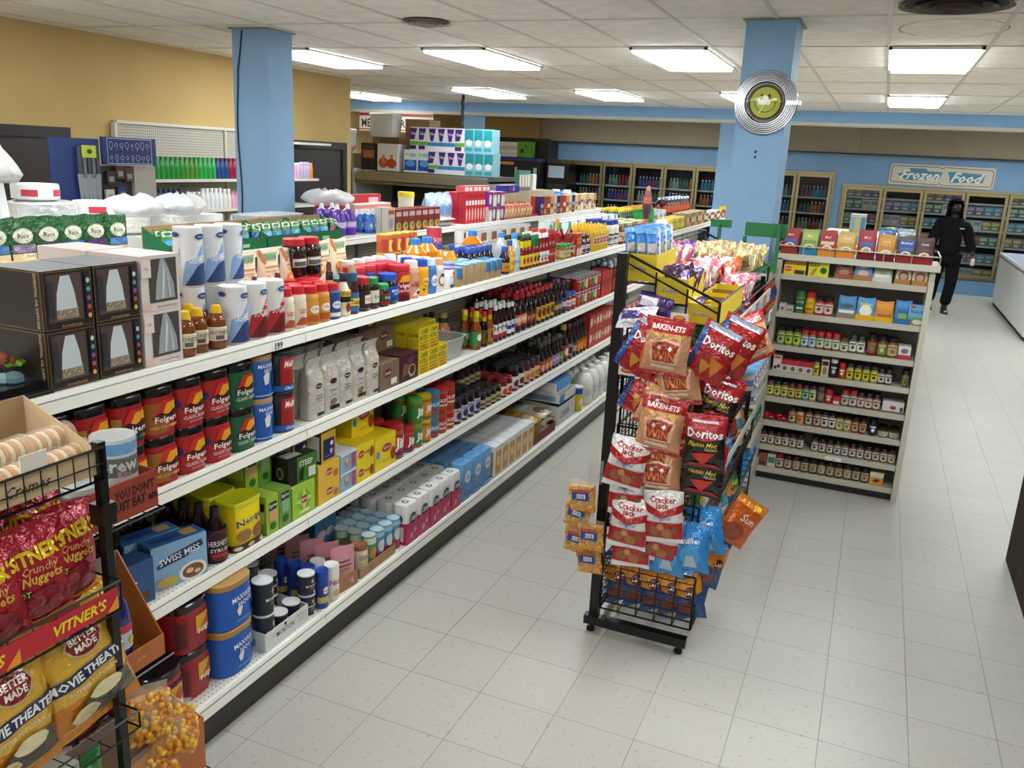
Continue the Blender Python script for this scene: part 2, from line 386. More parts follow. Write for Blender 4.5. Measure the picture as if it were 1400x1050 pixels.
# ================================================================ fixtures
class Frame:
    """a shelf front: s runs along it, d goes back from the lip, rot turns a product's front (-Y) to face out"""
    def __init__(s, kind, x, flip=1): s.kind = kind; s.x = x; s.flip = flip
    def pos(s, a, d, z): return (s.x - d * s.flip, a, z) if s.kind == 'Y' else (a, s.x + d, z)
    @property
    def rot(s): return (pi / 2 if s.flip > 0 else -pi / 2) if s.kind == 'Y' else 0
PEG = peg_mat('pegboard', 'b5b1a2', .0254, .0050)
PEGX = peg_mat('pegboard_cross', 'b6b1a2', .0254, .0042, 'XZ')
SHELFTOP = peg_mat('perforated_shelf', 'dcdad0', .019, .003, 'YX', '55534c', .4)
def gondola(root, xl, side, y0, n, levels, depth, base, ztop, lip='e9e7dd', pw=1.22, backc=None, lips=True):
    """one face of a gondola run. side +1 faces +X. levels: heights of the shelf surfaces; base (z, extra depth)"""
    xb = xl - side * depth
    for i in range(n):
        a, b = y0 + i * pw, y0 + (i + 1) * pw
        G().box(min(xb, xb - side * .02), a + .001, .12, max(xb, xb - side * .02), b - .001, ztop, 'white').obj('back_panel', root, mat=PEG)
        u = G().box(xb - .014, b - .014, .02, xb + .014, b + .014, ztop, '8c887c')
        u.obj('upright', root, 'metal')
        for z in levels + [base[0]]:
            ex = base[1] if z == base[0] else 0
            x1 = xl + side * ex
            sh = G().box(min(xb + side * .016, x1 - side * .012), a + .002, z - .018, max(xb + side * .016, x1 - side * .012), b - .002, z, 'd3d1c6').obj('shelf', root, mat=SHELFTOP)
            if z != ztop or lips:
                g = G(); f = side
                sl = .007
                for (z0, z1, e0, e1, c) in ((z - .046, z - .014, sl, .002, lip), (z - .014, z - .010, .002, -.002, '7b786e'), (z - .010, z + .003, 0, -.004, lip)):
                    g.quad(*([(x1 + f * e0, a + .0015, z0), (x1 + f * e0, b - .0015, z0), (x1 + f * e1, b - .0015, z1), (x1 + f * e1, a + .0015, z1)][::f]), lip if c == lip else c)
                g.quad(*([(x1 - f * .004, a + .0015, z + .003), (x1 - f * .004, b - .0015, z + .003), (x1 - f * .014, b - .0015, z + .003), (x1 - f * .014, a + .0015, z + .003)][::f]), lip)
                g.quad(*([(x1 + f * sl, a + .0015, z - .046), (x1 - f * .012, a + .0015, z - .046), (x1 - f * .012, b - .0015, z - .046), (x1 + f * sl, b - .0015, z - .046)][::f]), lip)
                for yy in (a + .0015, b - .0015):
                    g.quad((x1 + f * sl, yy, z - .046), (x1 - f * .004, yy, z + .003), (x1 - f * .014, yy, z + .003), (x1 - f * .012, yy, z - .046), lip)
                g.obj('price_rail', sh, 'satin')
        x2 = xl + side * (base[1] - .02)
        G().box(min(x2, x2 - side * .02), a + .001, .0, max(x2, x2 - side * .02), b - .001, base[0] - .05, '2b2723').obj('kick_plate', root, 'satin')
ga = empty('gondola_shelving', (0, 0, 0), 0, 'long cream metal aisle shelving with four loaded shelves and a black kick plate', 'shelving')
ZA = [1.335, .95, .575]; ZB = .165
gondola(ga, -1.925, 1, .145, 10, ZA, .40, (ZB, .08), 1.333)
for i in range(10):   # the far side's top shelf
    a = .145 + i * 1.22
    G().box(-2.75, a + .002, 1.317, -2.347, a + 1.218, 1.335, 'd3d1c6').obj('shelf', ga, mat=SHELFTOP)
    G().box(-2.76, a + .002, 1.29, -2.7505, a + 1.218, 1.34, 'd9d6ca').obj('price_rail', ga, 'satin')
    G().box(-2.75, a + .002, .0, -2.74, a + 1.218, 1.2895, '8f8b7e').obj('rear_panel', ga, 'satin')
tg = G().text(plane_map((-1.916, 2.42, 1.297), (0, 1, 0), (0, 0, 1)), '199', 0, .009, .024, '1c1c1c', 4, bold=.03)
tg.obj('price_number', ga)
gb = empty('gondola_shelving', (0, 0, 0), 0, 'second run of cream aisle shelving behind the long aisle shelves', 'shelving')
gondola(gb, -3.7, 1, .145, 10, [1.335, .95], .40, (ZB, .08), 1.333)
for i in range(10):
    a = .145 + i * 1.22
    G().box(-4.46, a + .002, 1.317, -4.125, a + 1.218, 1.335, 'd3d1c6').obj('shelf', gb, mat=SHELFTOP)
    G().box(-4.465, a + .002, .0, -4.4605, a + 1.218, 1.34, '8f8b7e').obj('rear_panel', gb, 'satin')
# spice rack: the end unit facing the camera
SR = (5.60, -.535, .335)      # front plane y, left x, right x
ZS = [1.37, 1.13, .915, .743, .570, .405, .238, .085]
GRE = 'aaa595'
sp = empty('spice_rack', (0, 0, 0), 0, 'greige metal end shelf unit packed with spice jars beside the blue column', 'shelving')
DEP = [.20, .20, .20, .17, .17, .17, .17, .17]
for i, z in enumerate(ZS):
    sh = G().box(SR[1] + .02, 5.60, z - .02, SR[2] - .015, 5.60 + DEP[i], z, GRE).obj('shelf', sp, 'satin')
    G().box(SR[1] + .02, 5.585, z - .032, SR[2] - .015, 5.5995, z + .003, 'b9b3a2').obj('price_rail', sh, 'satin')
sh = G().box(SR[1] - .03, 5.60, 1.478, SR[2] + .04, 5.95, 1.495, GRE).obj('top_shelf', sp, 'satin')
G().box(SR[1] - .03, 5.575, 1.462, SR[2] + .04, 5.5995, 1.499, 'c9c4b6').obj('price_rail', sh, 'satin')
g = G()
g.path([(SR[1] - .02, 5.9, 1.56), (SR[1] - .02, 5.58, 1.55), (SR[2] + .03, 5.58, 1.55), (SR[2] + .03, 5.9, 1.56)], .004, 'e5e2da', fin='metal')
for k in range(7): x = SR[1] - .02 + k * (SR[2] - SR[1] + .05) / 6; g.rod((x, 5.58, 1.499), (x, 5.58, 1.55), .003, 'e5e2da')
g.obj('wire_guard', sp, 'metal')
G().box(SR[1] + .02, 5.77, .05, SR[2] - .015, 5.795, 1.44, '5a564e').obj('back_panel', sp, 'satin')
G().box(SR[2] - .012, 5.60, 0, SR[2] + .02, 6.1, 1.46, 'b3ae9e').box(SR[2] - .012, 5.575, 0, SR[2] + .02, 5.6, 1.4, 'c3beae').obj('side_panel', sp, 'satin')
G().box(SR[1] - .015, 5.575, 0, SR[1] + .018, 6.1, 1.47, 'b3ae9e').obj('side_panel', sp, 'satin')
G().box(SR[1] + .02, 5.62, 0, SR[2] - .015, 5.64, .05, '221f1c').obj('kick_plate', sp, 'satin')
G().box(SR[1] + .03, 5.58, .05, SR[2] - .02, 5.6, .052, '221f1c').obj('kick_lip', sp, 'satin')
G().box(-.1, 5.578, .208, 0, 5.584, .232, 'e8e6de').art(plane_map((-.1, 5.578, .208), (1, 0, 0), (0, 0, 1)), .1, .024, [('t', '1.29', .5, .5, .6, '222222')]).obj('shelf_tag', sp, 'satin')
# gondola behind the spice rack (its top carries cleaning goods)
gc = empty('gondola_shelving', (0, 0, 0), 0, 'short shelving run behind the spice rack with bottles and bags on top', 'shelving')
G().box(-.54, 6.12, .0, .30, 11.5, 1.30, '9a9586').obj('side_panel', gc, 'satin')
G().box(-.56, 6.12, 1.301, .32, 11.5, 1.33, 'c9c4b6').obj('top_shelf', gc, 'satin')
# snack rack of black wire
BK = '141414'
rk = empty('snack_rack', (-.905, 3.27, 0), 0, 'black wire snack rack with bags clipped down its near end', 'display rack')
RX0, RX1, RY0, RY1 = -.905, -.50, 3.27, 4.88
def at0(g, name, par, fin, o=(-.905, 3.27, 0), mat=None):
    g.v = [(v[0] - o[0], v[1] - o[1], v[2] - o[2]) for v in g.v]
    return g.obj(name, par, fin, mat=mat)
for y in (RY0, RY1):
    at0(G().box(RX0 - .02, y - .02, .06, RX0 + .02, y + .02, 1.655, BK), 'upright', rk, 'dark')
    at0(G().box(RX0 - .035, y - .045, .035, RX1 + .01, y - .005, .075, BK), 'base_bar', rk, 'dark')
    for x in (RX0 - .005, RX1 - .02):
        at0(G().loft([(0, .018, .018), (.014, .018, .018), (.016, .007, .007), (.036, .007, .007)], '1a1a1a', 12, 2, x, y - .025), 'levelling_foot', rk, 'rubber')
at0(G().box(RX0 - .02, RY0, .08, RX0 + .01, RY1, .11, BK), 'rear_rail', rk, 'dark')
def wire_panel(g, o, U, V, w, h, nu, nv, r=.0028, col=BK, edge=.0045):
    o, U, V = Vector(o), Vector(U), Vector(V)
    for i in range(nu + 1):
        e = edge if i in (0, nu) else r
        g.rod(o + U * (w * i / nu), o + U * (w * i / nu) + V * h, e, col, 4)
    for j in range(nv + 1):
        e = edge if j in (0, nv) else r
        g.rod(o + V * (h * j / nv), o + V * (h * j / nv) + U * w, e, col, 4)
    return g
def basket(name, par, x0, x1, y0, y1, z0, z1, o, n=(10, 20, 4), zf=None):
    g = G(); zf = zf if zf is not None else z1
    wire_panel(g, (x0, y0, z0), (1, 0, 0), (0, 1, 0), x1 - x0, y1 - y0, n[0] // 2, n[1])
    wire_panel(g, (x0, y0, z0), (1, 0, 0), (0, 0, 1), x1 - x0, z1 - z0, n[0] // 2, n[2])
    wire_panel(g, (x1, y0, z0), (0, 1, 0), (0, 0, 1), y1 - y0, zf - z0, n[1], max(2, n[2] - 1))
    wire_panel(g, (x0, y0, z0), (0, 1, 0), (0, 0, 1), y1 - y0, z1 - z0, n[1] // 2, n[2])
    wire_panel(g, (x0, y1, z0), (1, 0, 0), (0, 0, 1), x1 - x0, z1 - z0, n[0] // 2, n[2])
    return at0(g, name, par, 'dark', o)
O3 = (-.905, 3.27, 0)
basket('wire_basket', rk, RX0 + .03, RX1 + .02, RY0 - .03, RY1 - .03, .12, .36, O3, (10, 24, 7), .2)
basket('wire_basket', rk, RX0 + .03, RX1 + .0, RY0 - .01, RY1 - .03, .50, .66, O3, (10, 24, 4), .56)
basket('wire_basket', rk, RX0 + .03, RX1 - .02, RY0 + .02, RY1 - .03, .80, .94, O3, (8, 24, 4), .86)
basket('wire_basket', rk, RX0 + .03, RX1 - .02, RY0 + .02, RY1 - .03, 1.08, 1.22, O3, (8, 24, 4), 1.14)
g = G()
wire_panel(g, (RX0 + .04, RY0 + .005, .42), (1, 0, 0), (0, 0, 1), .34, .94, 8, 14)
at0(g, 'end_grid', rk, 'dark')
# side wire grid seen through on the aisle side of the post
g = G(); wire_panel(g, (RX0 + .0, RY0 + .02, .40), (0, 1, 0), (0, 0, 1), .5, .90, 8, 14); at0(g, 'side_grid', rk, 'dark')
# sloped candy top
g = G()
for y in (RY0 + .06, RY1):
    g.path([(-.90, y, 1.645), (-.52, y, 1.49), (-.52, y, 1.40)], .006, BK)
    g.path([(-.90, y, 1.61), (-.62, y, 1.49), (-.52, y, 1.445)], .004, BK)
    for x, z in ((-.78, 1.585), (-.65, 1.53)): g.rod((x, y, z), (x, y, z - .1), .004, BK)
g.rod((-.90, RY0 + .06, 1.645), (-.90, RY1, 1.645), .005, BK); g.rod((-.52, RY0 + .06, 1.49), (-.52, RY1, 1.49), .004, BK)
at0(g, 'top_guard', rk, 'dark')
g = G()
for x0, x1, z in ((-.915, -.785, 1.535), (-.78, -.65, 1.463), (-.645, -.52, 1.39)):
    wire_panel(g, (x0, RY0 + .07, z), (1, 0, 0), (0, 1, 0), x1 - x0, RY1 - RY0 - .1, 4, 20)
at0(g, 'top_tier', rk, 'dark')
g = G().box(-.50, 3.35, 1.30, -.492, 4.85, 1.37, 'c8c4bc').obj('price_strip', None, 'satin'); g.parent = rk; g.location = (.905, -3.27, 0)
gg = G()
mp = plane_map((-.492, 3.35, 1.30), (0, 1, 0), (0, 0, 1))
for k in range(10):
    gg.grid(mp, .02 + k * .148, .01, .14 + k * .148, .06, ('c23a35', 'e8e6e0', '3f5fa8', 'd9d5cc')[k % 4], 1); gg.text(mp, '2/%d' % (1 + k % 3), .08 + k * .148, .035, .03, 'f4f2ec' if k % 2 == 0 else '222222', 2)
at0(gg, 'price_tags', rk, 'satin')
gg = G(); mp = plane_map((-.492, 3.35, .90), (0, 1, 0), (0, 0, 1))
gg.box(-.50, 3.3, .95, -.494, 4.85, 1.0, 'b9b5ae').box(-.49, 3.28, .66, -.484, 4.85, .70, 'b5b2aa').box(-.475, 3.26, .36, -.470, 4.85, .39, '2a2a2a')
at0(gg, 'shelf_strip', rk, 'satin')
# second, wider rack behind
r2 = empty('snack_rack', (-.88, 4.95, 0), 0, 'short black rack of snack cans standing against the clock column', 'display rack')
O4 = (-.88, 4.95, 0)
for x in (-.88, -.55):
    for y in (4.95, 5.46): at0(G().box(x - .012, y - .012, 0, x + .012, y + .012, 1.42, BK), 'upright', r2, 'dark', O4)
for k, (z, xr) in enumerate(((.18, -.50), (.42, -.50), (.66, -.50), (.90, -.51), (1.16, -.51), (1.41, -.53))):
    s_ = at0(G().box(-.87, 4.94, z - .012, xr, 5.47, z, 'c9c6bc'), 'shelf', r2, 'satin', O4)
    at0(G().box(xr + .001, 4.94, z - .03, xr + .006, 5.47, z + .015, 'a9a59b'), 'price_rail', r2, 'satin', O4)
at0(G().box(-.50, 4.99, 1.16, -.494, 5.09, 1.22, 'f0eee8').text(plane_map((-.494, 5.04, 1.19), (0, 1, 0), (0, 0, 1)), '149', 0, 0, .038, '1a1a1a', 1, bold=.03), 'price_card', r2, 'satin', O4)
# checkout counter at the right edge
ct = empty('checkout_counter', (.905, 2.4, 0), 0, 'dark brown carpeted counter end at the right edge of the picture', 'counter')
CARP = plain('carpet_brown', '4a4138', .95, noise=(260, .45), bump=(300, .8), spec=.05)
G().box(0, 0, 0, 1.6, 2.6, .98, 'white').obj('carpeted_side', ct, mat=CARP)
G().box(-.03, -.03, .981, 1.63, 2.63, 1.02, '2a2622').obj('counter_top', ct, 'satin')
# chest freezer
ch = empty('chest_freezer', (1.93, 12.55, 0), 0, 'long white chest freezer at the right edge before the frozen food doors', 'freezer')
G().box(0, 0, .06, 1.0, 3.6, .80, 'd5d6d2').obj('freezer_body', ch, 'satin')
G().box(.02, .02, 0, .98, 3.58, .058, '2c2a28').obj('kick_plate', ch, 'matte')
G().box(-.02, -.02, .80, 1.02, 3.62, .86, 'e4e6e6').box(.05, .05, .861, .95, 3.55, .868, 'c9d6e4').obj('freezer_lid', ch, 'gloss')
G().box(-.035, .02, .81, -.021, 3.58, .838, 'b9bcbc').obj('edge_trim', ch, 'metal')
# meat case
mc = empty('meat_case', (-7.55, 11.5, 0), 0, 'grey open meat case with paper towels stacked on top', 'refrigerated case')
MC = '9fa3a0'
G().box(0, .1, 0, 2.25, 1.3, .75, 'a7aaa6').obj('case_body', mc, 'satin')
G().box(.0, .0, 1.63, 2.25, 1.15, 1.69, 'b5b8b4').box(.0, -.05, 1.55, 2.25, .03, 1.66, 'aeb2ae').box(0, -.04, 1.5, 2.25, .02, 1.535, '8d918e').obj('canopy', mc, 'metal')
G().box(-.04, -.05, 0, 0, 1.3, 1.72, 'b9bcb8').box(2.251, -.0, 0, 2.29, 1.3, 1.6, '8d918e').obj('side_panel', mc, 'satin')
G().box(0, 1.1, .75, 2.25, 1.3, 1.63, '3b3d3c').obj('back_panel', mc, 'satin')
G().quad((.01, .12, .9), (2.24, .12, .9), (2.24, 1.08, 1.2), (.01, 1.08, 1.2), '8d908c').quad((.01, .02, .9), (2.24, .02, .9), (2.24, .02, .76), (.01, .02, .76), 'c0c2be').obj('tray_deck', mc, 'satin')
# wall shelving with pegboard, left wall
wl = empty('wall_shelving', (-6.44, 5.9, 0), 0, 'cream pegboard wall shelving with shampoo behind the blue column', 'shelving')
G().box(0, 0, .2, .03, 2.45, 2.12, 'white').obj('peg_panel', wl, mat=PEG)
G().box(0, -.03, .2, .05, -.001, 2.13, 'cfc9b8').box(0, 0, 2.121, .05, 2.45, 2.15, 'cfc9b8').box(.031, 1.38, .2, .05, 1.41, 2.12, 'bdb7a6').obj('panel_frame', wl, 'satin')
for z in (1.65, 1.36, 1.08, .7): G().box(.052, -.02, z - .025, .42, 2.5, z, 'cfcbbd').obj('shelf', wl, 'satin')
G().box(.04, 2.0, 2.02, .42, 2.75, 2.045, 'cfcbbd').obj('top_shelf', wl, 'satin')
# blue utensil rack
ur = empty('utensil_rack', (-5.62, 4.55, 0), 0, 'dark blue rack of kitchen utensils under a navy picture sign', 'display rack')
G().box(0, 0, 0, .03, .42, 1.98, '24386e').obj('blue_panel', ur, 'satin')
G().box(-.5, .4, 0, -.001, .42, 1.98, '22305f').obj('blue_divider', ur, 'satin')
G().box(-.1, .425, .0, .0, .74, 1.78, '3a352f').obj('hook_panel', ur, 'satin')
G().box(-.1, .745, .0, .03, .97, 1.78, 'a8a194').obj('beige_panel', ur, 'satin')
g = G().box(.031, .43, 1.79, .05, .97, 2.0, '1f2f66'); mp = plane_map((.05, .47, 1.79), (0, 1, 0), (0, 0, 1))
W_, H_ = .46, .21
def outl(g, mp, pts, r, col, k=1):
    for (a, b), (c, d) in zip(pts, pts[1:]):
        L_ = math.hypot(c - a, d - b) or 1; nx, ny = -(d - b) / L_ * r, (c - a) / L_ * r
        g.add([tuple(mp(a + nx, b + ny, k)), tuple(mp(a - nx, b - ny, k)), tuple(mp(c - nx, d - ny, k)), tuple(mp(c + nx, d + ny, k))], [(0, 1, 2, 3)], col)
outl(g, mp, [(.01, .01), (.45, .01), (.45, .2), (.01, .2), (.01, .01)], .0018, 'd6def0')
rr = random.Random(3)
for k in range(16):
    u, v = .045 + (k % 8) * .052, .055 + (k // 8) * .095
    a, b = rr.uniform(.009, .02), rr.uniform(.014, .03)
    outl(g, mp, [(u + a * cos(t * pi / 5), v + b * sin(t * pi / 5) * (.5 if k % 3 == 0 else 1)) for t in range(11)], .0013, 'd6def0', 2)
    outl(g, mp, [(u, v - b), (u + .004, v - .04)], .0013, 'd6def0', 2)
g.obj('picture_sign', ur, 'satin')
# ================================================================ goods: builders
class Spec:
    def __init__(s, name, w, d, h, body, kids=(), cat='goods', turn=0): s.name, s.w, s.d, s.h, s.body, s.kids, s.cat, s.turn = name, w, d, h, body, kids, cat, turn
def put(sp_, loc, rot, label, group=None, tilt=None):
    o = link(sp_.name, sp_.body, None, (loc[0], loc[1], loc[2] + .0014), rot)
    if tilt: o.rotation_euler = (tilt[0], tilt[1], rot)
    for n, me in sp_.kids: link(n, me, o)
    return tag(o, label, sp_.cat, group)
def round_map(r, rd=None, sq=2.0):
    rd = rd or r
    def f(u, v, k=0):
        t = -pi / 2 + u / ((r + rd) / 2); c, s_ = cos(t), sin(t); q = (abs(c) ** sq + abs(s_) ** sq) ** (-1 / sq) if sq != 2 else 1
        return (( r + .0007 + EPS * k) * c * q, (rd + .0007 + EPS * k) * s_ * q, v)
    return f
def can(name, cat, r, h, col, art=(), lid=None, sq=2, fin='satin', rim='b8b8b8', bands=(), n=20, rd=None, lidfin='satin'):
    """canister or tin: printed side, metal rims or a coloured lid (col, height)"""
    rd = rd or r; lh = lid[1] if lid else 0
    g = G(); H = h - lh
    if lid: g.loft([(0, r * .96, rd * .96), (.004, r, rd), (H - .003, r, rd), (H, r * .96, rd * .96)], col, n, sq)
    else: g.loft([(0, r * .95, rd * .95), (.001, r, rd), (.004, r, rd), (.0045, r * .985, rd * .985), (H - .0045, r * .985, rd * .985), (H - .004, r, rd), (H, r * .99, rd * .99), (H - .003, r * .95, rd * .95), (H - .003, .001, .001)], [rim, rim, rim, col, rim, rim, rim, rim], n, sq)
    mp = round_map(r, rd, sq)
    for z0, z1, c in bands: g.loft([(z0 * H, r + .0006, rd + .0006), (z1 * H, r + .0006, rd + .0006)], c, n, sq, caps=(False, False))
    g.art(mp, 2 * r, H, art, nu=12, k0=2)
    kids = []
    if lid:
        l = G(); l.loft([(H + .0002, r * 1.02, rd * 1.02), (h - .004, r * 1.025, rd * 1.025), (h, r * .98, rd * .98), (h - .002, r * .9, rd * .9), (h - .003, .002, .002)], lid[0], n, sq)
        l.fin[0] = lidfin
        kids.append(('lid', l.mesh(name + '_lid')))
    g.fin[0] = fin
    return Spec(name, 2 * r, 2 * rd, h, g.mesh(name), kids, cat, 0 if sq > 2.7 else .42)
def bottle(name, cat, r, h, col, prof, cap, label=None, art=(), rd=None, sq=2, fin='glass', neck=None, capn=14, backart=False):
    """prof [(height fraction, radius fraction)]; cap (colour, radius fraction, from fraction[, to]); label (z0, z1, colour)"""
    rd = rd or r; k = rd / r; g = G()
    g.loft([(z * h, max(.001, q * r), max(.001, q * r * (k if q > .55 else 1))) for z, q in prof], col, 18, sq)
    if neck: g.loft([(neck[0] * h, neck[3] * r, neck[3] * r), (neck[1] * h, neck[3] * r, neck[3] * r)], neck[2], 14, caps=(False, False))
    g.fin[0] = fin
    kids = []
    if label:
        l = G(); z0, z1, c = label[:3]; H = (z1 - z0) * h
        l.loft([(z0 * h, r + .0006, rd + .0006), (z1 * h, r + .0006, rd + .0006)], c, 18, sq, caps=(False, False))
        l.art(lambda u, v, kk: round_map(r, rd, sq)(u, v + z0 * h, kk + 1), 2 * r, H, art, nu=10)
        kids.append(('paper_label', l.mesh(name + '_label')))
    if cap:
        l = G(); c, q, z0 = cap[:3]; z1 = cap[3] if len(cap) > 3 else 1; cr = q * r
        l.loft([(z0 * h, cr, cr), (z1 * h - .003, cr * (cap[4] if len(cap) > 4 else .97), cr * (cap[4] if len(cap) > 4 else .97)), (z1 * h, cr * (cap[4] * .7 if len(cap) > 4 else .85), cr * (cap[4] * .7 if len(cap) > 4 else .85))], c, capn)
        kids.append(('cap', l.mesh(name + '_cap')))
    return Spec(name, 2 * r, 2 * rd, h, g.mesh(name), kids, cat, 0 if sq > 2.7 else .42)
def carton(name, cat, w, d, h, col, front=(), side=(), top=(), sidecol=None, topcol=None, fin='satin', kids=()):
    g = G(); a, b = w / 2, d / 2
    g.box(-a, -b, 0, a, b, h, col)
    F = plane_map((-a, -b, 0), (1, 0, 0), (0, 0, 1)); L_ = plane_map((-a, b, 0), (0, -1, 0), (0, 0, 1)); R_ = plane_map((a, -b, 0), (0, 1, 0), (0, 0, 1)); T = plane_map((-a, -b, h), (1, 0, 0), (0, 1, 0))
    if sidecol: g.grid(L_, 0, 0, d, h, sidecol, 1); g.grid(R_, 0, 0, d, h, sidecol, 1)
    if topcol: g.grid(T, 0, 0, w, d, topcol, 1)
    g.art(F, w, h, front, k0=2); g.art(L_, d, h, side, k0=2); g.art(R_, d, h, side, k0=2); g.art(T, w, d, top, k0=2)
    g.fin[0] = fin
    return Spec(name, w, d, h, g.mesh(name), kids, cat)
def pouch(name, cat, w, h, d, col, art=(), mode='pillow', fin='foil', seed=0, back=None, crimp=None, cut=.07):
    """a filled bag: thin crimped ends and a belly; 'stand' bags are thick at the foot and thin at the top"""
    R = random.Random(seed); ph = [R.uniform(0, 6) for _ in range(6)]
    def th(u, v):
        u = max(-.5, min(.5, u)); v = max(0., min(1., v))
        U = abs(2 * u) ** 3
        if mode == 'pillow': t = (1 - U) ** .6 * (max(0, sin(pi * min(1, max(0, (v - cut) / (1 - 2 * cut)))))) ** .55
        else: t = (1 - U) ** .6 * (1 - v ** 1.6 * .93) * min(1, .75 + v * 3)
        t += .10 * sin(9 * u + ph[0] + 5 * v) * sin(11 * v + ph[1]) * t + .05 * sin(21 * u + ph[2]) * sin(17 * v + ph[3]) * t
        return d / 2 * t
    def xw(u, v):
        pinch = 1 - (.07 * sin(pi * v) if mode == 'pillow' else 0) + .012 * sin(14 * v + ph[4])
        return u * w * pinch
    nu, nv = 10, 14
    g = G()
    for sgn in (-1, 1):
        vs = [(xw(i / nu - .5, j / nv), sgn * (th(i / nu - .5, j / nv) + .0008), j / nv * h + (.004 * sin(5 * i / nu + ph[5]) if j in (0, nv) else 0)) for j in range(nv + 1) for i in range(nu + 1)]
        fs = [(j * (nu + 1) + i, j * (nu + 1) + i + 1, (j + 1) * (nu + 1) + i + 1, (j + 1) * (nu + 1) + i) for j in range(nv) for i in range(nu)]
        g.add(vs, fs if sgn < 0 else [f[::-1] for f in fs], col if sgn < 0 or not back else back)
    e = []
    def mp(u, v, k=0):
        uu, vv = u / w - .5, v / h
        return (xw(uu, vv), -(th(uu, vv) + .0012 + EPS * k), v)
    if crimp:
        g.grid(mp, 0, 0, w, h * cut * .8, crimp, 1, nu, 1); g.grid(mp, 0, h * (1 - cut * .8), w, h, crimp, 1, nu, 1)
    if art: g.art(mp, w, h, art, nu=12, nv=16, k0=2)
    g.fin[0] = fin
    return Spec(name, w, d, h, g.mesh(name, 70), (), cat)
def gusset_bag(name, cat, w, d, h, col, art=(), fin='foil'):
    """block-bottom bag with a pinched, folded top"""
    g = G()
    g.loft([(0, w / 2 * .97, d / 2 * .97), (.006, w / 2, d / 2), (h * .66, w / 2 * .98, d / 2 * .96), (h * .80, w / 2 * .96, d / 2 * .5, 0, .002), (h * .90, w / 2 * .97, d / 2 * .12, 0, -.006), (h, w / 2 * .95, d / 2 * .08, 0, -d * .28)], col, 20, 5)
    g.art(plane_map((-w / 2, -d / 2 - .0006, 0), (1, 0, 0), (0, 0, 1)), w, h * .66, art, k0=1)
    g.fin[0] = fin
    return Spec(name, w, d, h, g.mesh(name, 50), (), cat)
def paper_bag(name, cat, w, d, h, col, front=(), side=(), top=(), topcol=None, frac=.55):
    g = G()
    g.loft([(0, w / 2 * .95, d / 2 * .95), (.008, w / 2, d / 2), (h * frac, w / 2 * 1.0, d / 2 * 1.0), (h - .01, w / 2 * .99, d / 2 * .98), (h, w / 2 * .93, d / 2 * .9)], [col, col, topcol or col, topcol or col, topcol or col], 24, 7)
    g.art(plane_map((-w / 2, -d / 2 - .0008, 0), (1, 0, 0), (0, 0, 1)), w, h, front, k0=1)
    g.art(plane_map((-w / 2 - .0008, d / 2, 0), (0, -1, 0), (0, 0, 1)), d, h, side, k0=1)
    g.art(plane_map((-w / 2, -d / 2, h + .0008), (1, 0, 0), (0, 1, 0)), w, d, top, k0=1)
    return Spec(name, w, d, h, g.mesh(name, 50), (), cat)
def tray_box(name, w, d, h, col, hf=None, t=.003, front=(), side=(), label=None, cat='display box', inner=None, fin='matte', kind='shelf_carton'):
    """open cardboard carton, front edge cut down to hf"""
    g = G(); hf = hf if hf is not None else h; a, b = w / 2, d / 2
    g.box(-a, -b, 0, a, b, t, col)
    g.box(-a, -b, t, a, -b + t, hf, col); g.box(-a, b - t, t, a, b, h, inner or col)
    for x0, x1 in ((-a, -a + t), (a - t, a)):
        g.hexa([(x0, -b + t, t), (x1, -b + t, t), (x1, b - t, t), (x0, b - t, t), (x0, -b + t, hf), (x1, -b + t, hf), (x1, b - t, h), (x0, b - t, h)], col)
    g.art(plane_map((-a, -b, 0), (1, 0, 0), (0, 0, 1)), w, hf, front, k0=1)
    g.art(plane_map((-a, b, 0), (0, -1, 0), (0, 0, 1)), d, min(h, hf), side, k0=1)
    g.fin[0] = fin
    return Spec(kind, w, d, h, g.mesh(kind), (), cat)
ROWN = ['front row', 'second row', 'third row', 'fourth row', 'fifth row', 'sixth row']
TIER = [[''], ['lower tier', 'upper tier'], ['bottom tier', 'middle tier', 'top tier'], ['bottom tier', 'second tier', 'third tier', 'top tier']]
_rr = random.Random(11)
LIMITS = {}
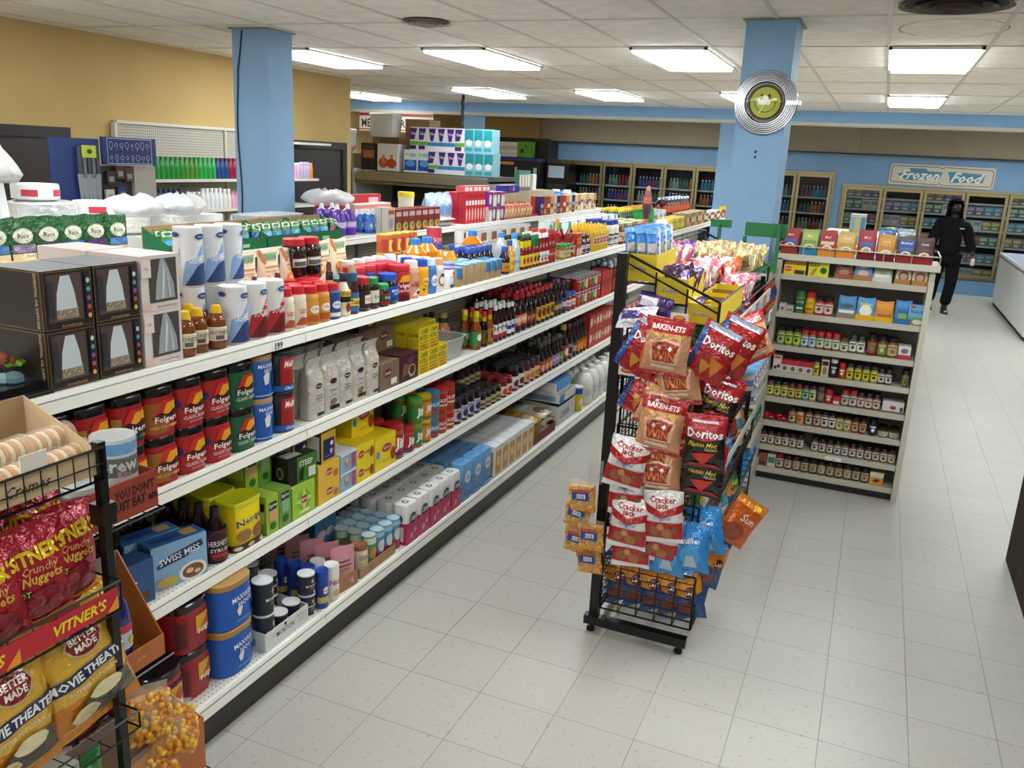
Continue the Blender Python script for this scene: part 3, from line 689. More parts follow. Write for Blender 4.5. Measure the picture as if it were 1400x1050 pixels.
def run(F, z, spec, s0, n=1, what='', rows=1, lv=1, d0=.018, gap=.004, rgap=.006, yaw=0, jit=.0, group=None, skip=None, alt=None):
    """a block of like goods: n along the shelf from s0, rows deep, lv high"""
    side = 'from the left' if F.kind == 'X' else 'from the near end'
    ss = None
    for i in range(n):
        for r in range(rows):
            for t in range(lv):
                if skip and skip(i, r, t): continue
                if F in LIMITS and z in LIMITS[F] and d0 + (spec.d if not isinstance(spec, (list, tuple)) else max(q.d for q in spec)) * (r + 1) + rgap * r + .6 * jit > LIMITS[F][z]: continue
                sp_ = spec if not isinstance(spec, (list, tuple)) else spec[(i + r * 7 + t * 3) % len(spec)]
                ww = spec.w if not isinstance(spec, (list, tuple)) else max(q.w for q in spec)
                dp = spec.d if not isinstance(spec, (list, tuple)) else max(q.d for q in spec)
                hh = spec.h if not isinstance(spec, (list, tuple)) else max(q.h for q in spec)
                s_ = s0 + ww / 2 + i * (ww + gap) + _rr.uniform(-.3, .3) * jit
                d_ = d0 + dp / 2 + r * (dp + rgap) + _rr.uniform(0, .6) * jit
                lab = what
                extra = []
                if n > 1: extra.append('%s %s' % (ORD[i], side))
                if rows > 1: extra.append(ROWN[r])
                if lv > 1: extra.append(TIER[lv - 1][t])
                if extra: lab += ', ' + ', '.join(extra)
                put(sp_, F.pos(s_, d_, z + t * (hh + .0008)), F.rot + rad(yaw) - (sp_.turn if F.kind == 'Y' and F.flip > 0 else 0) + _rr.uniform(-1, 1) * jit * 6, lab, group if (n * rows * lv) > 1 else None)
    return s0 + n * (ww + gap)
# ================================================================ long aisle shelving: coffee, tea, sauces, sugar
A = Frame('Y', -1.925); ZT, Z2, Z3 = ZA
AB = Frame('Y', -1.845)
LIMITS[A] = {Z2: .386, Z3: .386}; LIMITS[AB] = {ZB: .466}
# --- top shelf, near end
diff = G(); a_, b_ = .0775, .10
diff.box(-a_, -b_, 0, a_, b_, .16, '1b1815')
dm = plane_map((-a_, -b_, 0), (1, 0, 0), (0, 0, 1)); dl = plane_map((-a_, b_, 0), (0, -1, 0), (0, 0, 1))
diff.art(dm, .155, .16, [('r', .02, .02, .98, .98, '8a6a34'), ('r', .03, .03, .97, .97, '171412'), ('r', .08, .14, .78, .93, '4f3f38'),
    ('p', [(.24, .33), (.66, .33), (.62, .62), (.54, .9), (.36, .9), (.27, .62)], 'c9d2d6'), ('p', [(.23, .18), (.68, .18), (.66, .34), (.24, .34)], '8f8170'),
    ('r', .09, .22, .2, .82, '2b2f3a'), ('r', .83, .15, .95, .93, '221c1e')])
rr = random.Random(5)
for k in range(60): u, v = rr.uniform(.25, .66), rr.uniform(.19, .33); diff.grid(dm, u * .155, v * .16, (u + .012) * .155, (v + .012) * .16, rr.choice(['e6d3a0', 'f4ecd8', '5d4a3c', 'b99c62']), 8)
for k, c in enumerate(('b9d0c8', '3f9ac2', '8f4fa8', 'c14752', 'd8a452')): diff.disc(dm, .138, .125 - k * .024, .006, .007, c, 9)
diff.text(dm, 'Aromatherapy', .08, .0105, .008, 'b08a4a', 9).art(dl, .2, .16, [('r', .02, .02, .98, .98, '8a6a34'), ('r', .03, .03, .97, .97, '1d1916'), ('t', 'ESSENTIAL OIL DIFFUSER', .9, .5, .06, 'b9a078', dict(rot=-pi / 2, w=.8))])
diff = Spec('diffuser_box', .155, .2, .16, diff.mesh('diffuser_box'), (), 'boxed diffuser')
run(A, ZT, diff, 1.525, 2, 'black boxed oil diffuser with window', lv=2, d0=.03, group='black boxed diffusers on the top shelf')
run(A, ZT, diff, 1.525, 2, 'black diffuser box hidden behind the front pairs', d0=.235, group='black diffuser boxes behind')
wd = carton('diffuser_box', 'boxed diffuser', .15, .2, .165, 'd9d0cc', front=[('r', .2, .15, .93, .94, '4a423e'), ('p', [(.34, .2), (.86, .2), (.84, .45), (.7, .78), (.6, .95), (.5, .92), (.38, .5)], '9aa2a4'), ('p', [(.5, .22), (.56, .22), (.62, .7), (.58, .88)], 'c9cfd0'), ('p', [(.7, .22), (.76, .22), (.7, .6), (.66, .66)], 'b9c0c2'),
    ('r', .02, .03, .2, .13, 'e3b8a8'), ('t', 'Aromatherapy', .62, .07, .06, 'a87060'), ('r', .0, .62, .24, .94, 'e6d3cc'), ('t', 'OIL', .12, .78, .05, '8a6a60', dict(w=.2))], sidecol='ddc9c2', topcol='d8c4be')
run(A, ZT, wd, 1.85, 1, 'white and pink boxed diffuser with grey vase', lv=2, d0=.03, group='white boxed diffusers')
run(A, ZT, wd, 1.845, 1, 'pale pink diffuser box behind the windowed pair', lv=2, d0=.24, group='white boxed diffusers behind')
honey = bottle('honey_bottle', 'honey', .031, .145, '7a3d12', [(0, .9), (.03, 1), (.3, 1), (.5, .92), (.62, 1), (.78, .72), (.82, .55), (.86, .55)], ('e8bc12', .62, .82, 1, .8), (.2, .52, 'e9e2d2'), [('r', -.45, .1, .45, .9, 'd9cdb4'), ('t', 'HONEY', 0, .6, .3, '5a4020'), ('r', -.2, .1, .2, .4, '555555')], sq=2.4)
for k, (s_, d_) in enumerate(((2.035, .05), (2.10, .06), (2.175, .05), (2.135, .13), (2.065, .15), (2.20, .14))):
    put(honey, A.pos(s_, d_, ZT), pi / 2 - .5, 'amber honey bottle with yellow cap, %s from the white boxes, %s' % (ORD[k % 3], 'front' if k < 3 else 'behind'))
def canister_art(txt, c1, c2, c3): return [('p', [(-.45, .03), (.5, .03), (.6, .66), (.4, .72), (.1, .5), (-.3, .44)], c1), ('p', [(-.35, .03), (.5, .03), (.56, .44), (.1, .36)], c2), ('t', txt, .12, .47, .13, 'f4f4f2', dict(w=.62)),
    ('e', .25, .85, .22, .05, c3), ('t', 'Great', .25, .85, .035, 'f0f0f0'), ('r', -.78, .4, -.5, .68, 'dcdcd8'), ('r', -.76, .05, -.56, .14, '444444'), ('e', -.6, .88, .16, .045, c3)]
sug = can('sugar_canister', 'sugar', .047, .195, 'e2e4e8', canister_art('CREAMER', '8fb0dc', '27406f', '23407f'), sq=2, rim='ecebe6')
sugr = can('sugar_canister', 'sugar', .047, .195, 'e9e5e0', canister_art('SUGAR', 'b52a2c', '6b1418', '1d5a9a') + [('t', 'PURE', .12, .64, .07, 'f0e8e4')], rim='ecebe6')
run(A, ZT, sug, 2.23, 1, 'blue and white creamer canister standing right beside the honey bottles')
run(A, ZT, sug, 2.14, 2, 'blue and white creamer canister', d0=.12, lv=2, group='blue creamer canisters', skip=lambda i, r, t: False)
run(A, ZT, sug, 2.02, 3, 'blue and white creamer canister in the back', d0=.22, group='blue creamer canisters at the back')
put(sug, A.pos(2.385, .17, ZT), pi / 2, 'blue creamer canister under the right hand top one')
put(sug, A.pos(2.385, .17, ZT + .1955), pi / 2, 'blue creamer canister stacked nearest the orange cocoa boxes')
run(A, ZT, sugr, 2.33, 2, 'red and white sugar canister', group='red sugar canisters')
def creamer(col, cap, art, h=.16, r=.035, lc=None): return bottle('creamer_bottle', 'coffee creamer', r, h, col, [(0, .92), (.02, 1), (.35, 1), (.5, .9), (.62, .95), (.74, .98), (.8, .8), (.84, .8)], (cap, .88, .80, 1, .93), (.08, .62, lc or col), art, sq=2.3, fin='satin')
cm = [('e', .1, .62, .3, .16, 'f2d6b8'), ('t', 'Coffee', .1, .66, .10, 'b3202a'), ('t', 'mate', .1, .56, .10, 'b3202a'), ('p', [(-.3, 0), (.5, 0), (.4, .3), (0, .36)], 'b5502c')]
c_red = creamer('e9dcc8', 'c7222c', cm); c_or = creamer('d9963a', 'c7222c', [('e', .1, .6, .32, .2, 'f0e6d6'), ('t', 'Coffee', .1, .62, .11, 'b3202a'), ('p', [(-.5, 0), (.6, 0), (.5, .3), (-.3, .34)], 'b35a1c')], .15, .034); c_bl = creamer('2d4f93', 'c7222c', [('e', .1, .6, .32, .2, 'e6e6ee'), ('t', 'Coffee', .1, .62, .11, '23407f'), ('r', -.7, 0, .7, .2, 'e6e6e6')], .145, .034)
run(A, ZT, c_red, 2.50, 2, 'cream bottle of coffee creamer with red cap', rows=4, group='red capped creamers')
run(A, ZT, c_or, 2.655, 2, 'orange creamer bottle with red cap', rows=4, group='orange creamers with red caps')
run(A, ZT, c_bl, 2.80, 1, 'blue creamer bottle with red cap', rows=3, gap=0, group='blue creamers with red caps')
milk = bottle('syrup_bottle', 'syrup', .03, .175, 'e4dccb', [(0, .95), (.03, 1), (.55, 1), (.72, .62), (.80, .42), (.86, .42)], ('1a1a1a', .5, .80), (.05, .6, 'f0e6b8'), [('r', -.7, .75, .7, 1, 'd9c23a'), ('r', -.7, .52, .7, .75, '1c1c1c'), ('t', 'TORANI', .1, .87, .12, '7a1a14', dict(w=.8)), ('e', .1, .3, .2, .2, 'a03020')])
run(A, ZT, milk, 2.88, 1, 'clear bottle with black cap and yellow label', rows=2, group='black capped label bottles')
tst = bottle('coffee_jar', 'coffee', .028, .20, '3a2a20', [(0, .95), (.03, 1), (.5, 1), (.62, .85), (.68, .8)], ('2c5b7e', .82, .62, .86, .9), (.06, .45, '2f6fb0'), [('r', -.7, .3, .7, .7, 'e6c81c'), ('t', 'Taster', .1, .5, .24, '1b2a60')], neck=(.86, 1, 'd0b79a', .6))
run(A, ZT, tst, 2.945, 1, 'slim blue jar with beige domed top', rows=1)
def coffee_jar(lid, r, h, lab, art): return bottle('coffee_jar', 'instant coffee', r, h, '2a150d', [(0, .93), (.03, 1), (.66, 1), (.76, .86), (.8, .84)], (lid, .95, .78), (.1, .6, lab), art, sq=2.8)
jg = coffee_jar('2a8a4c', .029, .125, '1d4a2c', [('t', 'CAFE', .1, .6, .3, 'e8e0c0'), ('r', -.4, .1, .4, .3, 'c9b98a')]); jr = coffee_jar('c12a34', .033, .145, '3a2018', [('r', -.3, .25, .6, .75, 'e9dfc9'), ('t', 'TASTER', .15, .5, .16, '6a2018')])
jg2 = coffee_jar('2c8c52', .032, .135, 'd8d2bf', [('t', 'Decaf', .1, .6, .22, '1c5a34'), ('r', -.6, 0, .6, .2, '3a2a20')]); jg3 = coffee_jar('2d9458', .031, .10, '8a2a1c', [('r', -.7, .4, .7, .8, '174a2a'), ('t', 'Folgers', .1, .6, .24, 'f0ead8')])
jb = coffee_jar('1f4fb0', .045, .135, '1c54b8', [('t', 'MAXWELL', .1, .7, .16, 'eef2fa'), ('t', 'HOUSE', .1, .5, .16, 'eef2fa'), ('r', -.6, .1, .6, .25, '123a86')])
run(A, ZT, jg, 2.975, 1, 'dark coffee jar with green lid next to slim blue jar', rows=1, d0=.04); run(A, ZT, jr, 3.02, 1, 'instant coffee jar with red lid and cream label')
run(A, ZT, jg2, 3.095, 1, 'coffee jar with green lid and pale label'); run(A, ZT, jg3, 3.165, 1, 'smallest coffee jar with green lid', d0=.008); run(A, ZT, jb, 3.235, 1, 'instant coffee jar with broad blue lid and blue label')
run(A, ZT, jb, 3.02, 3, 'blue lidded coffee jar in the second row', d0=.11, group='blue lidded coffee jars behind'); run(A, ZT, jg2, 2.98, 1, 'green lidded coffee jar behind the front jars', d0=.1)
fol_s = can('coffee_canister', 'coffee', .045, .165, 'a8121c', [('p', [(-.5, .62), (.6, .62), (.6, .95), (-.5, .95)], 'c22a20'), ('p', [(-.3, .66), (.45, .66), (.3, .9), (-.1, .88)], 'e8a41c'), ('t', 'Folgers', .05, .52, .15, 'f4f0ea'), ('t', 'CRYSTALS', .05, .36, .08, 'e8d8c8'), ('r', -.75, .0, .75, .2, '4a0f12')], ('b8182a', .03), sq=2.6)
run(A, ZT, fol_s, 3.335, 1, 'red coffee canister with red lid in the front row'); run(A, ZT, fol_s, 3.12, 4, 'red coffee canister with broad red lid behind', d0=.12, gap=.0, group='red lidded coffee canisters behind')
idl = creamer('d9987c', 'e4dcd6', [('t', 'Intl', .1, .65, .14, '8a1c20', dict(s=.3)), ('t', 'Delight', .1, .5, .14, '8a1c20', dict(s=.3)), ('p', [(-.2, 0), (.6, 0), (.55, .34), (.2, .36)], 'efe6dc'), ('e', .25, .14, .2, .1, '5a3020')], .175, .038)
ylw = creamer('e8a81c', '1f4fb0', [('e', .1, .6, .28, .2, 'f0d070'), ('t', 'Silk', .1, .6, .16, 'a03a18'), ('e', -.1, .2, .1, .06, '6a3a18'), ('e', .3, .3, .08, .05, '6a3a18')], .175, .036); blc = creamer('3f78c4', 'cfe0f0', [('e', .1, .55, .3, .3, 'e9eef4'), ('t', 'Coffee', .1, .6, .12, '1c3f90'), ('t', 'mate', .1, .48, .12, '1c3f90')], .17, .034)
orc = creamer('e9e0d4', 'e6a078', [('e', .1, .5, .34, .34, 'a8623a'), ('e', .1, .5, .24, .24, 'efe4d2'), ('e', .12, .78, .2, .1, '2c3f80')], .165, .032)
run(A, ZT, idl, 3.44, 1, 'peach creamer bottle with white cap, front row'); run(A, ZT, idl, 3.22, 4, 'peach creamer bottle with white cap', d0=.22, gap=.01, group='peach creamers behind the red lids')
run(A, ZT, ylw, 3.535, 1, 'yellow creamer bottle with blue cap', rows=2, group='yellow creamers'); run(A, ZT, blc, 3.62, 1, 'sky blue creamer bottle with pale cap', rows=4, group='sky blue creamers'); run(A, ZT, orc, 3.70, 1, 'white creamer bottle with orange swirl', rows=3, group='orange swirl creamers')
cgv = can('milk_can', 'canned milk', .05, .11, 'e9e7ef', [('t', 'Great', .15, .62, .1, '6a5aa8'), ('e', .3, .8, .14, .1, '4a3a90'), ('r', .0, .08, .5, .24, '3f5a3a'), ('r', -.7, .0, .7, .06, 'cfcbd8')], ('8a6ab8', .01))
run(A, ZT, cgv, 3.79, 1, 'white can with purple lid', rows=2, group='purple lidded cans')
cbl = can('milk_can', 'canned milk', .036, .10, 'a88a62', [('r', -.2, .45, .75, 1, '2f74ac'), ('e', .3, .6, .14, .2, '6a3020'), ('e', .35, .7, .05, .06, 'f0ead8')], ('5a94bc', .008)); ctn = can('milk_can', 'canned milk', .042, .108, 'a88c66', [('r', -.1, .0, .02, 1, '98805e')], ('7fa6bc', .007))
run(A, ZT, cbl, 3.90, 1, 'tan and blue labelled can in the front row', rows=2, group='tan and blue cans'); run(A, ZT, ctn, 3.985, 3, 'plain tan can with pale blue lid', rows=3, group='plain tan cans'); run(A, ZT, cbl, 4.255, 3, 'tan and blue can with picture label', rows=3, group='tan cans with blue picture labels')
jug = bottle('juice_jug', 'juice', .06, .235, 'd5791a', [(0, .92), (.03, 1), (.34, .98), (.4, .92), (.46, 1), (.7, .96), (.82, .55), (.88, .38)], ('2f7fd0', .46, .87), (.1, .5, 'd9cfc2'), [('r', -.7, .0, .7, .25, '5a5a2c'), ('r', -.7, .55, .7, .8, 'e9e4da'), ('t', 'JUICE', .1, .4, .16, '8a2a1c')], sq=2.6)
run(A, ZT, jug, 3.80, 2, 'orange juice jug with bright blue cap', d0=.19, group='orange juice jugs'); run(A, ZT, jug, 4.5, 1, 'orange juice jug beside the clear bottle', d0=.2)
oil = bottle('syrup_bottle', 'syrup', .034, .19, 'd9901e', [(0, .95), (.03, 1), (.6, 1), (.78, .5), (.86, .4)], ('1d3f9a', .48, .84), (.12, .5, 'e8b83a'), [('t', 'OIL', .1, .5, .25, '7a4a10')])
run(A, ZT, oil, 4.11, 1, 'amber bottle with dark blue cap behind the cans', rows=2, d0=.15, group='amber bottles with dark blue caps')
dk = bottle('syrup_bottle', 'syrup', .033, .16, '241a2c', [(0, .95), (.03, 1), (.55, 1), (.74, .6), (.82, .5)], ('24449a', .62, .80), (.1, .42, 'b9851c'), [('t', 'VANILLA', .1, .5, .24, '2a1a40')])
run(A, ZT, dk, 4.27, 5, 'dark bottle with blue cap behind the tan cans', rows=2, d0=.13, group='dark bottles with blue caps')
run(A, ZT, dk, 4.53, 1, 'dark bottle with blue cap at the end of the tan cans'); run(A, ZT, oil, 4.60, 1, 'amber bottle between the dark and clear bottles')
clr = bottle('vinegar_bottle', 'vinegar', .04, .225, 'b9c4c6', [(0, .95), (.03, 1), (.55, 1), (.62, .94), (.78, .6), (.86, .42)], ('2f86d8', .46, .86), (.12, .42, 'a9c9dc'), [('t', 'VINEGAR', .1, .5, .2, '3a6a9a')])
run(A, ZT, clr, 4.675, 1, 'clear bottle with bright blue cap', rows=2, group='clear vinegar bottles')
def hot(cap, neckc, lab, art=(), body='7a1210', h=.2, r=.025, kind='hot_sauce_bottle', cat='hot sauce'): return bottle(kind, cat, r, h, body, [(0, .95), (.03, 1), (.52, 1), (.68, .5), (.76, .42), (.9, .42)], (cap, .55, .86), (.1, .44, lab), art, neck=(.66, .86, neckc, .58) if neckc else None)
hs = [hot('1c1c1c', 'e8c81c', 'e8d01c', [('e', .1, .5, .25, .3, 'b02020')]), hot('1f7a3c', '1f7a3c', 'd9c83a', [('e', .1, .5, .25, .3, '6a2018')])]
run(A, ZT, hs[0], 4.78, 3, 'red hot sauce with yellow label and patterned neck', rows=3, gap=.006, group='red hot sauces with yellow necks')
run(A, ZT, hs[1], 4.96, 2, 'red hot sauce with green neck band', rows=3, group='red hot sauces with green necks')
wl_ = hot('e9e6e0', None, 'eceae6', [('t', 'Louisiana', .1, .6, .2, '1c1c4a', dict(w=.9)), ('e', .1, .3, .2, .16, 'b02020')], '8a1a14'); rl = hot('c22a2a', 'b02424', 'b9281c', [('t', 'CRYSTAL', .1, .5, .2, 'f0e8d8')], '8a1a14', .215, .027)
run(A, ZT, wl_, 5.08, 3, 'red hot sauce with white label and cap', rows=3, group='red hot sauces with white labels'); run(A, ZT, rl, 5.25, 2, 'tall red sauce bottle with red cap', rows=3, group='tall red sauce bottles')
sri = bottle('hot_sauce_bottle', 'hot sauce', .034, .235, '96140f', [(0, .95), (.03, 1), (.62, 1), (.78, .6), (.82, .5)], ('23a048', .5, .80, 1, .35), (.15, .6, '96140f'), [('e', .1, .55, .22, .2, 'e8e4dc'), ('e', .1, .55, .16, .14, '96140f'), ('r', -.4, .06, .5, .16, 'e8e4dc')])
run(A, ZT, sri, 5.40, 1, 'chili sauce bottle with green spout next to the tall red ones', d0=.06); run(A, ZT, sri, 5.66, 1, 'chili sauce bottle with green spout beside the red box', rows=2, group='green spout chili sauces')
ol = bottle('pickle_jar', 'olives', .04, .105, '9a8434', [(0, .95), (.04, 1), (.74, 1), (.8, .86), (.82, .86)], ('2a9a4c', .96, .82), (.15, .6, 'c9bb8a'), [('t', 'OLIVES', .1, .5, .3, '3a5a20')])
run(A, ZT, ol, 5.50, 2, 'low jar of olives with green lid', d0=.01, gap=.0, group='green lidded olive jars'); run(A, ZT, carton('spice_box', 'boxed food', .05, .05, .16, 'c2401c', [('r', .1, .55, .9, .8, 'e8a03a'), ('t', 'Cholula', .5, .68, .1, '7a1a10'), ('r', .1, .05, .9, .35, 'e6dcc8')], [('r', .2, .1, .8, .5, 'e8d8b8')]), 5.77, 2, 'tall red and orange sauce box', group='tall red sauce boxes')
gj = bottle('jelly_jar', 'jelly', .045, .135, '4a1440', [(0, .95), (.03, 1), (.7, 1), (.8, .8), (.84, .8)], ('2a2030', .88, .82), (.08, .5, 'e9e6ea'), [('e', .1, .3, .3, .25, '5a2060'), ('t', 'GRAPE', .1, .75, .2, '4a2060')], sq=2.6)
run(A, ZT, gj, 5.92, 2, 'purple jelly jar with white label', rows=2, group='purple jelly jars'); run(A, ZT, hot('f0a020', 'd8c040', 'e8902c', [], 'a8521c', .25, .03), 5.78, 1, 'tall sauce bottle with yellow top behind the red boxes', d0=.16)
mus = bottle('mustard_bottle', 'mustard', .036, .20, 'e3b40f', [(0, .9), (.03, 1), (.5, .96), (.64, 1), (.78, .7), (.82, .42)], ('f0c41a', .4, .80, 1, .4), (.2, .6, 'e3b40f'), [('e', .1, .5, .3, .42, 'e9e0d0'), ('e', .1, .5, .22, .3, 'c22a20'), ('t', "FRENCH'S", .1, .5, .14, 'f4f0e8', dict(w=.45))], rd=.026, sq=2.4, fin='satin')
run(A, ZT, mus, 6.16, 5, 'yellow squeeze mustard bottle', rows=4, group='yellow mustard bottles', gap=.006)
mayo = bottle('mayonnaise_jar', 'mayonnaise', .062, .21, 'ece8d8', [(0, .95), (.03, 1), (.55, 1), (.6, .94), (.68, 1), (.78, .9), (.84, .8)], ('223f9a', .84, .82), (.08, .5, 'dfe3e6'), [('r', -.7, .85, .7, 1, '1c2a50'), ('r', -.7, 0, .7, .1, '1c2a50'), ('t', 'MAYO', .1, .55, .26, '2a3a70'), ('e', -.3, .4, .14, .2, '3a8a4a'), ('e', .4, .3, .1, .12, 'b05a4a')], fin='satin')
run(A, ZT, mayo, 6.62, 2, 'big mayonnaise jar with blue lid', rows=2, group='mayonnaise jars')
# further along the top shelf
cols7 = [('7a2a1c', 'b08a4a', 'e0c890'), ('8a3420', '3f8a60', 'd9c49a'), ('5a1c18', 'c2b07a', '2a4a9a'), ('a84a20', 'b8b0a0', 'e9d8b0')]
jars7 = [bottle('pasta_sauce_jar', 'pasta sauce', .042, .17, a, [(0, .95), (.03, 1), (.7, 1), (.8, .78), (.86, .76)], (b, .86, .85), (.15, .6, c), [('t', 'RAGU', .1, .55, .25, '2a1a14'), ('e', .1, .3, .2, .16, 'b02a20')], sq=2.4) for a, b, c in cols7]
run(A, ZT, jars7, 6.93, 9, 'brown red sauce jar past the mayonnaise', rows=3, group='sauce jars past the mayonnaise')
lowred = can('tomato_can', 'canned food', .038, .08, 'b5251c', [('e', .1, .5, .3, .3, 'e8d8b0')]); lowpink = can('tomato_can', 'canned food', .038, .08, 'd14a62', [('r', -.7, .3, .7, .7, 'ecd8d0')])
run(A, ZT, [lowred, lowpink], 7.75, 8, 'red or pink low can', rows=3, lv=1, group='low cans past the sauce jars')
fb = pouch('snack_bag', 'bag', .2, .14, .1, 'e6e6ea', [('r', .2, .3, .8, .6, '3a5aa8')], fin='foil', seed=4)
run(A, ZT, fb, 8.3, 2, 'white crumpled bag lying behind the low cans', group='white crumpled bags on top')
yj = [bottle('pickle_jar', 'pickles', .04, .13, a, [(0, .95), (.03, 1), (.74, 1), (.82, .85)], (b, .92, .82), (.15, .6, c), []) for a, b, c in (('b8a01c', 'e8c81c', 'd8b82a'), ('7a8a1c', 'c9c23a', 'b8c83a'), ('8a6a1c', 'b8a24a', 'c9a24a'))]
run(A, ZT, yj, 8.75, 8, 'yellow green pickle jar on the far top shelf', rows=2, group='yellow pickle jars far along')
tanb = [carton('mix_box', 'boxed food', .12, .08, .15, c, [('r', .1, .3, .9, .7, d)], sidecol=e) for c, d, e in (('b98a5c', 'e0c9a0', 'a8794c'), ('c9a27a', 'a8402c', 'b08a62'), ('5a7a4a', 'e0d8c0', '4a6a3c'))]
run(A, ZT, tanb, 9.5, 9, 'tan or green box on the far top shelf', rows=2, group='boxes far along the top shelf')
mixc = [can('food_can', 'canned food', .04, .11, c, [('r', -.7, .3, .7, .7, d)]) for c, d in (('2f8a4a', 'e6e0c8'), ('b03a2a', 'e8c83a'), ('e6dcc8', '2a5a9a'), ('e0c21c', 'b03a2a'), ('3a2a6a', 'e8e0e0'))]
run(A, ZT, mixc, 10.65, 15, 'mixed bright can at the far end of the top shelf', rows=2, lv=1, group='mixed cans at the far end')
ycb = pouch('candy_bag', 'bag', .14, .16, .06, 'e6c21c', [('e', .5, .5, .3, .25, 'c2402c')], seed=8)
run(A, ZT, ycb, 11.7, 4, 'yellow candy bag near the clock column', group='yellow candy bags at the far end')
orr = G(); orr.loft([(0, .10, .012), (.012, .10, .012), (.05, .05, .01), (.10, .09, .012), (.14, .10, .012), (.16, .06, .01)], 'd4542a', 12).loft([(.16, .05, .02), (.22, .08, .035), (.3, .09, .04), (.36, .08, .035), (.42, .05, .02), (.46, .03, .01)], ['5a3038', '4a2a3a', 'a8544a', '7a3a3a', 'b0685a'], 14)
put(Spec('bread_bag', .2, .08, .46, orr.mesh('bread_bag'), (), 'bag'), A.pos(8.0, .1, ZT), pi / 2, 'tall dark bag with orange twisted foot on the top shelf')
# back rows, higher
coc = pouch('cocoa_bag', 'cocoa', .125, .27, .07, 'ecd9bc', [('p', [(.2, .84), (.8, .84), (.9, .95), (.1, .95)], '8fae8a'), ('t', 'COCOA', .5, .89, .07, '2f6a4a', dict(w=.6)), ('p', [(.0, 1), (.12, 1), (.3, .8), (.2, .8)], 'd8703a'), ('r', .2, .74, .85, .76, 'b8873a'), ('r', .2, .68, .8, .70, 'c9a070'), ('e', .3, .56, .16, .08, 'e0822c'), ('e', .3, .56, .09, .045, 'f4c27a'), ('p', [(.5, .48), (.92, .48), (.85, .64), (.6, .66)], '5a2c1c'), ('r', .1, .1, .9, .4, 'e0c49a')], 'stand', 'satin', 4)
run(A, ZT, coc, 2.50, 4, 'cream cocoa bag with orange fruit picture', d0=.22, rows=1, group='cream cocoa bags', gap=.012)
run(A, ZT, coc, 3.07, 2, 'cream cocoa bag behind the tall coffee jars', d0=.28, group='cream cocoa bags behind')
tj = bottle('coffee_jar', 'instant coffee', .047, .15, '2a150f', [(0, .93), (.03, 1), (.7, 1), (.78, .9), (.8, .88)], ('b51a26', .97, .82), (.25, .5, '3a1c14'), [('r', -.5, 0, .2, .9, 'd8d4ca'), ('r', -.45, .1, .15, .6, '555555')], sq=3)
run(A, ZT, tj, 2.82, 2, 'tall dark coffee jar with red lid', lv=2, d0=.21, group='tall stacked coffee jars with red lids')
run(A, ZT, tj, 2.80, 2, 'dark coffee jar with red lid in the middle row', d0=.125, skip=lambda i, r, t: i > 0, group='dark jars in the middle row')
# far side of the top
AF = Frame('Y', -2.40)
bean = can('bean_can', 'canned food', .045, .105, 'b9541c', [('r', .0, .1, .75, .75, 'e8c05a'), ('e', .4, .4, .2, .22, '4a2a18'), ('r', -.5, .1, -.1, .8, 'a8342a')], ('b8b43a', .006))
run(AF, ZT, bean, 4.12, 4, 'stacked can with dark bean picture', lv=2, rows=1, d0=.1, group='stacked bean cans on the far side')
lidp = can('food_tub', 'tub', .055, .08, 'c9d0d8', [('r', -.7, .3, .7, .6, '6a8ab8')], ('a9c4dc', .01))
run(AF, ZT, lidp, 2.9, 7, 'low pale blue lidded tub', lv=1, rows=2, group='low pale blue tubs')
big = can('soup_can', 'canned food', .05, .2, 'c23a4a', [('r', -.7, .2, .7, .35, 'e6c9c4'), ('t', 'SOUP', .1, .6, .15, 'f0e4e0'), ('e', -.5, .5, .2, .12, '3a5aa8')])
run(AF, ZT, big, 4.9, 1, 'tall pinkish red can standing on the far side', d0=.2)
whc = [can('food_can', 'canned food', .04, .09, 'dcd9d2', [('r', 0, .2, .3, .8, '9a4a3a'), ('t', 'GV', .5, .5, .3, '4a3a90')]), can('food_can', 'canned food', .04, .09, 'e4e2de', [('r', -.3, .2, .0, .8, '8a6a4a')])]
run(AF, ZT, whc, 5.08, 12, 'white tuna can on the far side', lv=2, rows=2, group='white low cans on the far side')
blw = [can('food_can', 'canned food', .055, .155, 'd8dfe6', [('r', -.75, .0, -.1, 1, '3f86c8'), ('r', .1, .3, .5, .7, 'a9b9c9')]), can('food_can', 'canned food', .055, .155, 'e6e8ea', [('r', .3, .0, .7, 1, '5a9ad0')])]
run(AF, ZT, blw, 6.75, 15, 'blue and white tall can on the far side', rows=2, group='blue and white tall cans')
gry = bottle('juice_bottle', 'juice', .04, .2, '14401f', [(0, .95), (.03, 1), (.7, 1), (.84, .5), (.88, .45)], ('e8c81c', .6, .86), (.2, .6, '1a3a24'), [('r', -.5, .3, .5, .7, '0f2a18')]); grn = bottle('juice_bottle', 'juice', .045, .2, '1f8a34', [(0, .95), (.03, 1), (.7, 1), (.84, .5), (.88, .45)], ('e0a82c', .55, .86), (.2, .7, '2aa042'), [])
run(AF, ZT, gry, 8.55, 6, 'dark green bottle with yellow cap', rows=3, group='dark green bottles with yellow caps'); run(AF, ZT, grn, 9.1, 9, 'bright green bottle with orange cap', rows=2, group='bright green bottles')
run(AF, ZT, [can('food_can', 'canned food', .05, .13, 'c9d0cc', [('r', -.7, .3, .7, .6, '7a9a9a')]), can('food_can', 'canned food', .05, .13, 'd8dcd8')], 10.05, 5, 'pale can beyond the green bottles', rows=2, group='pale cans beyond the green bottles')
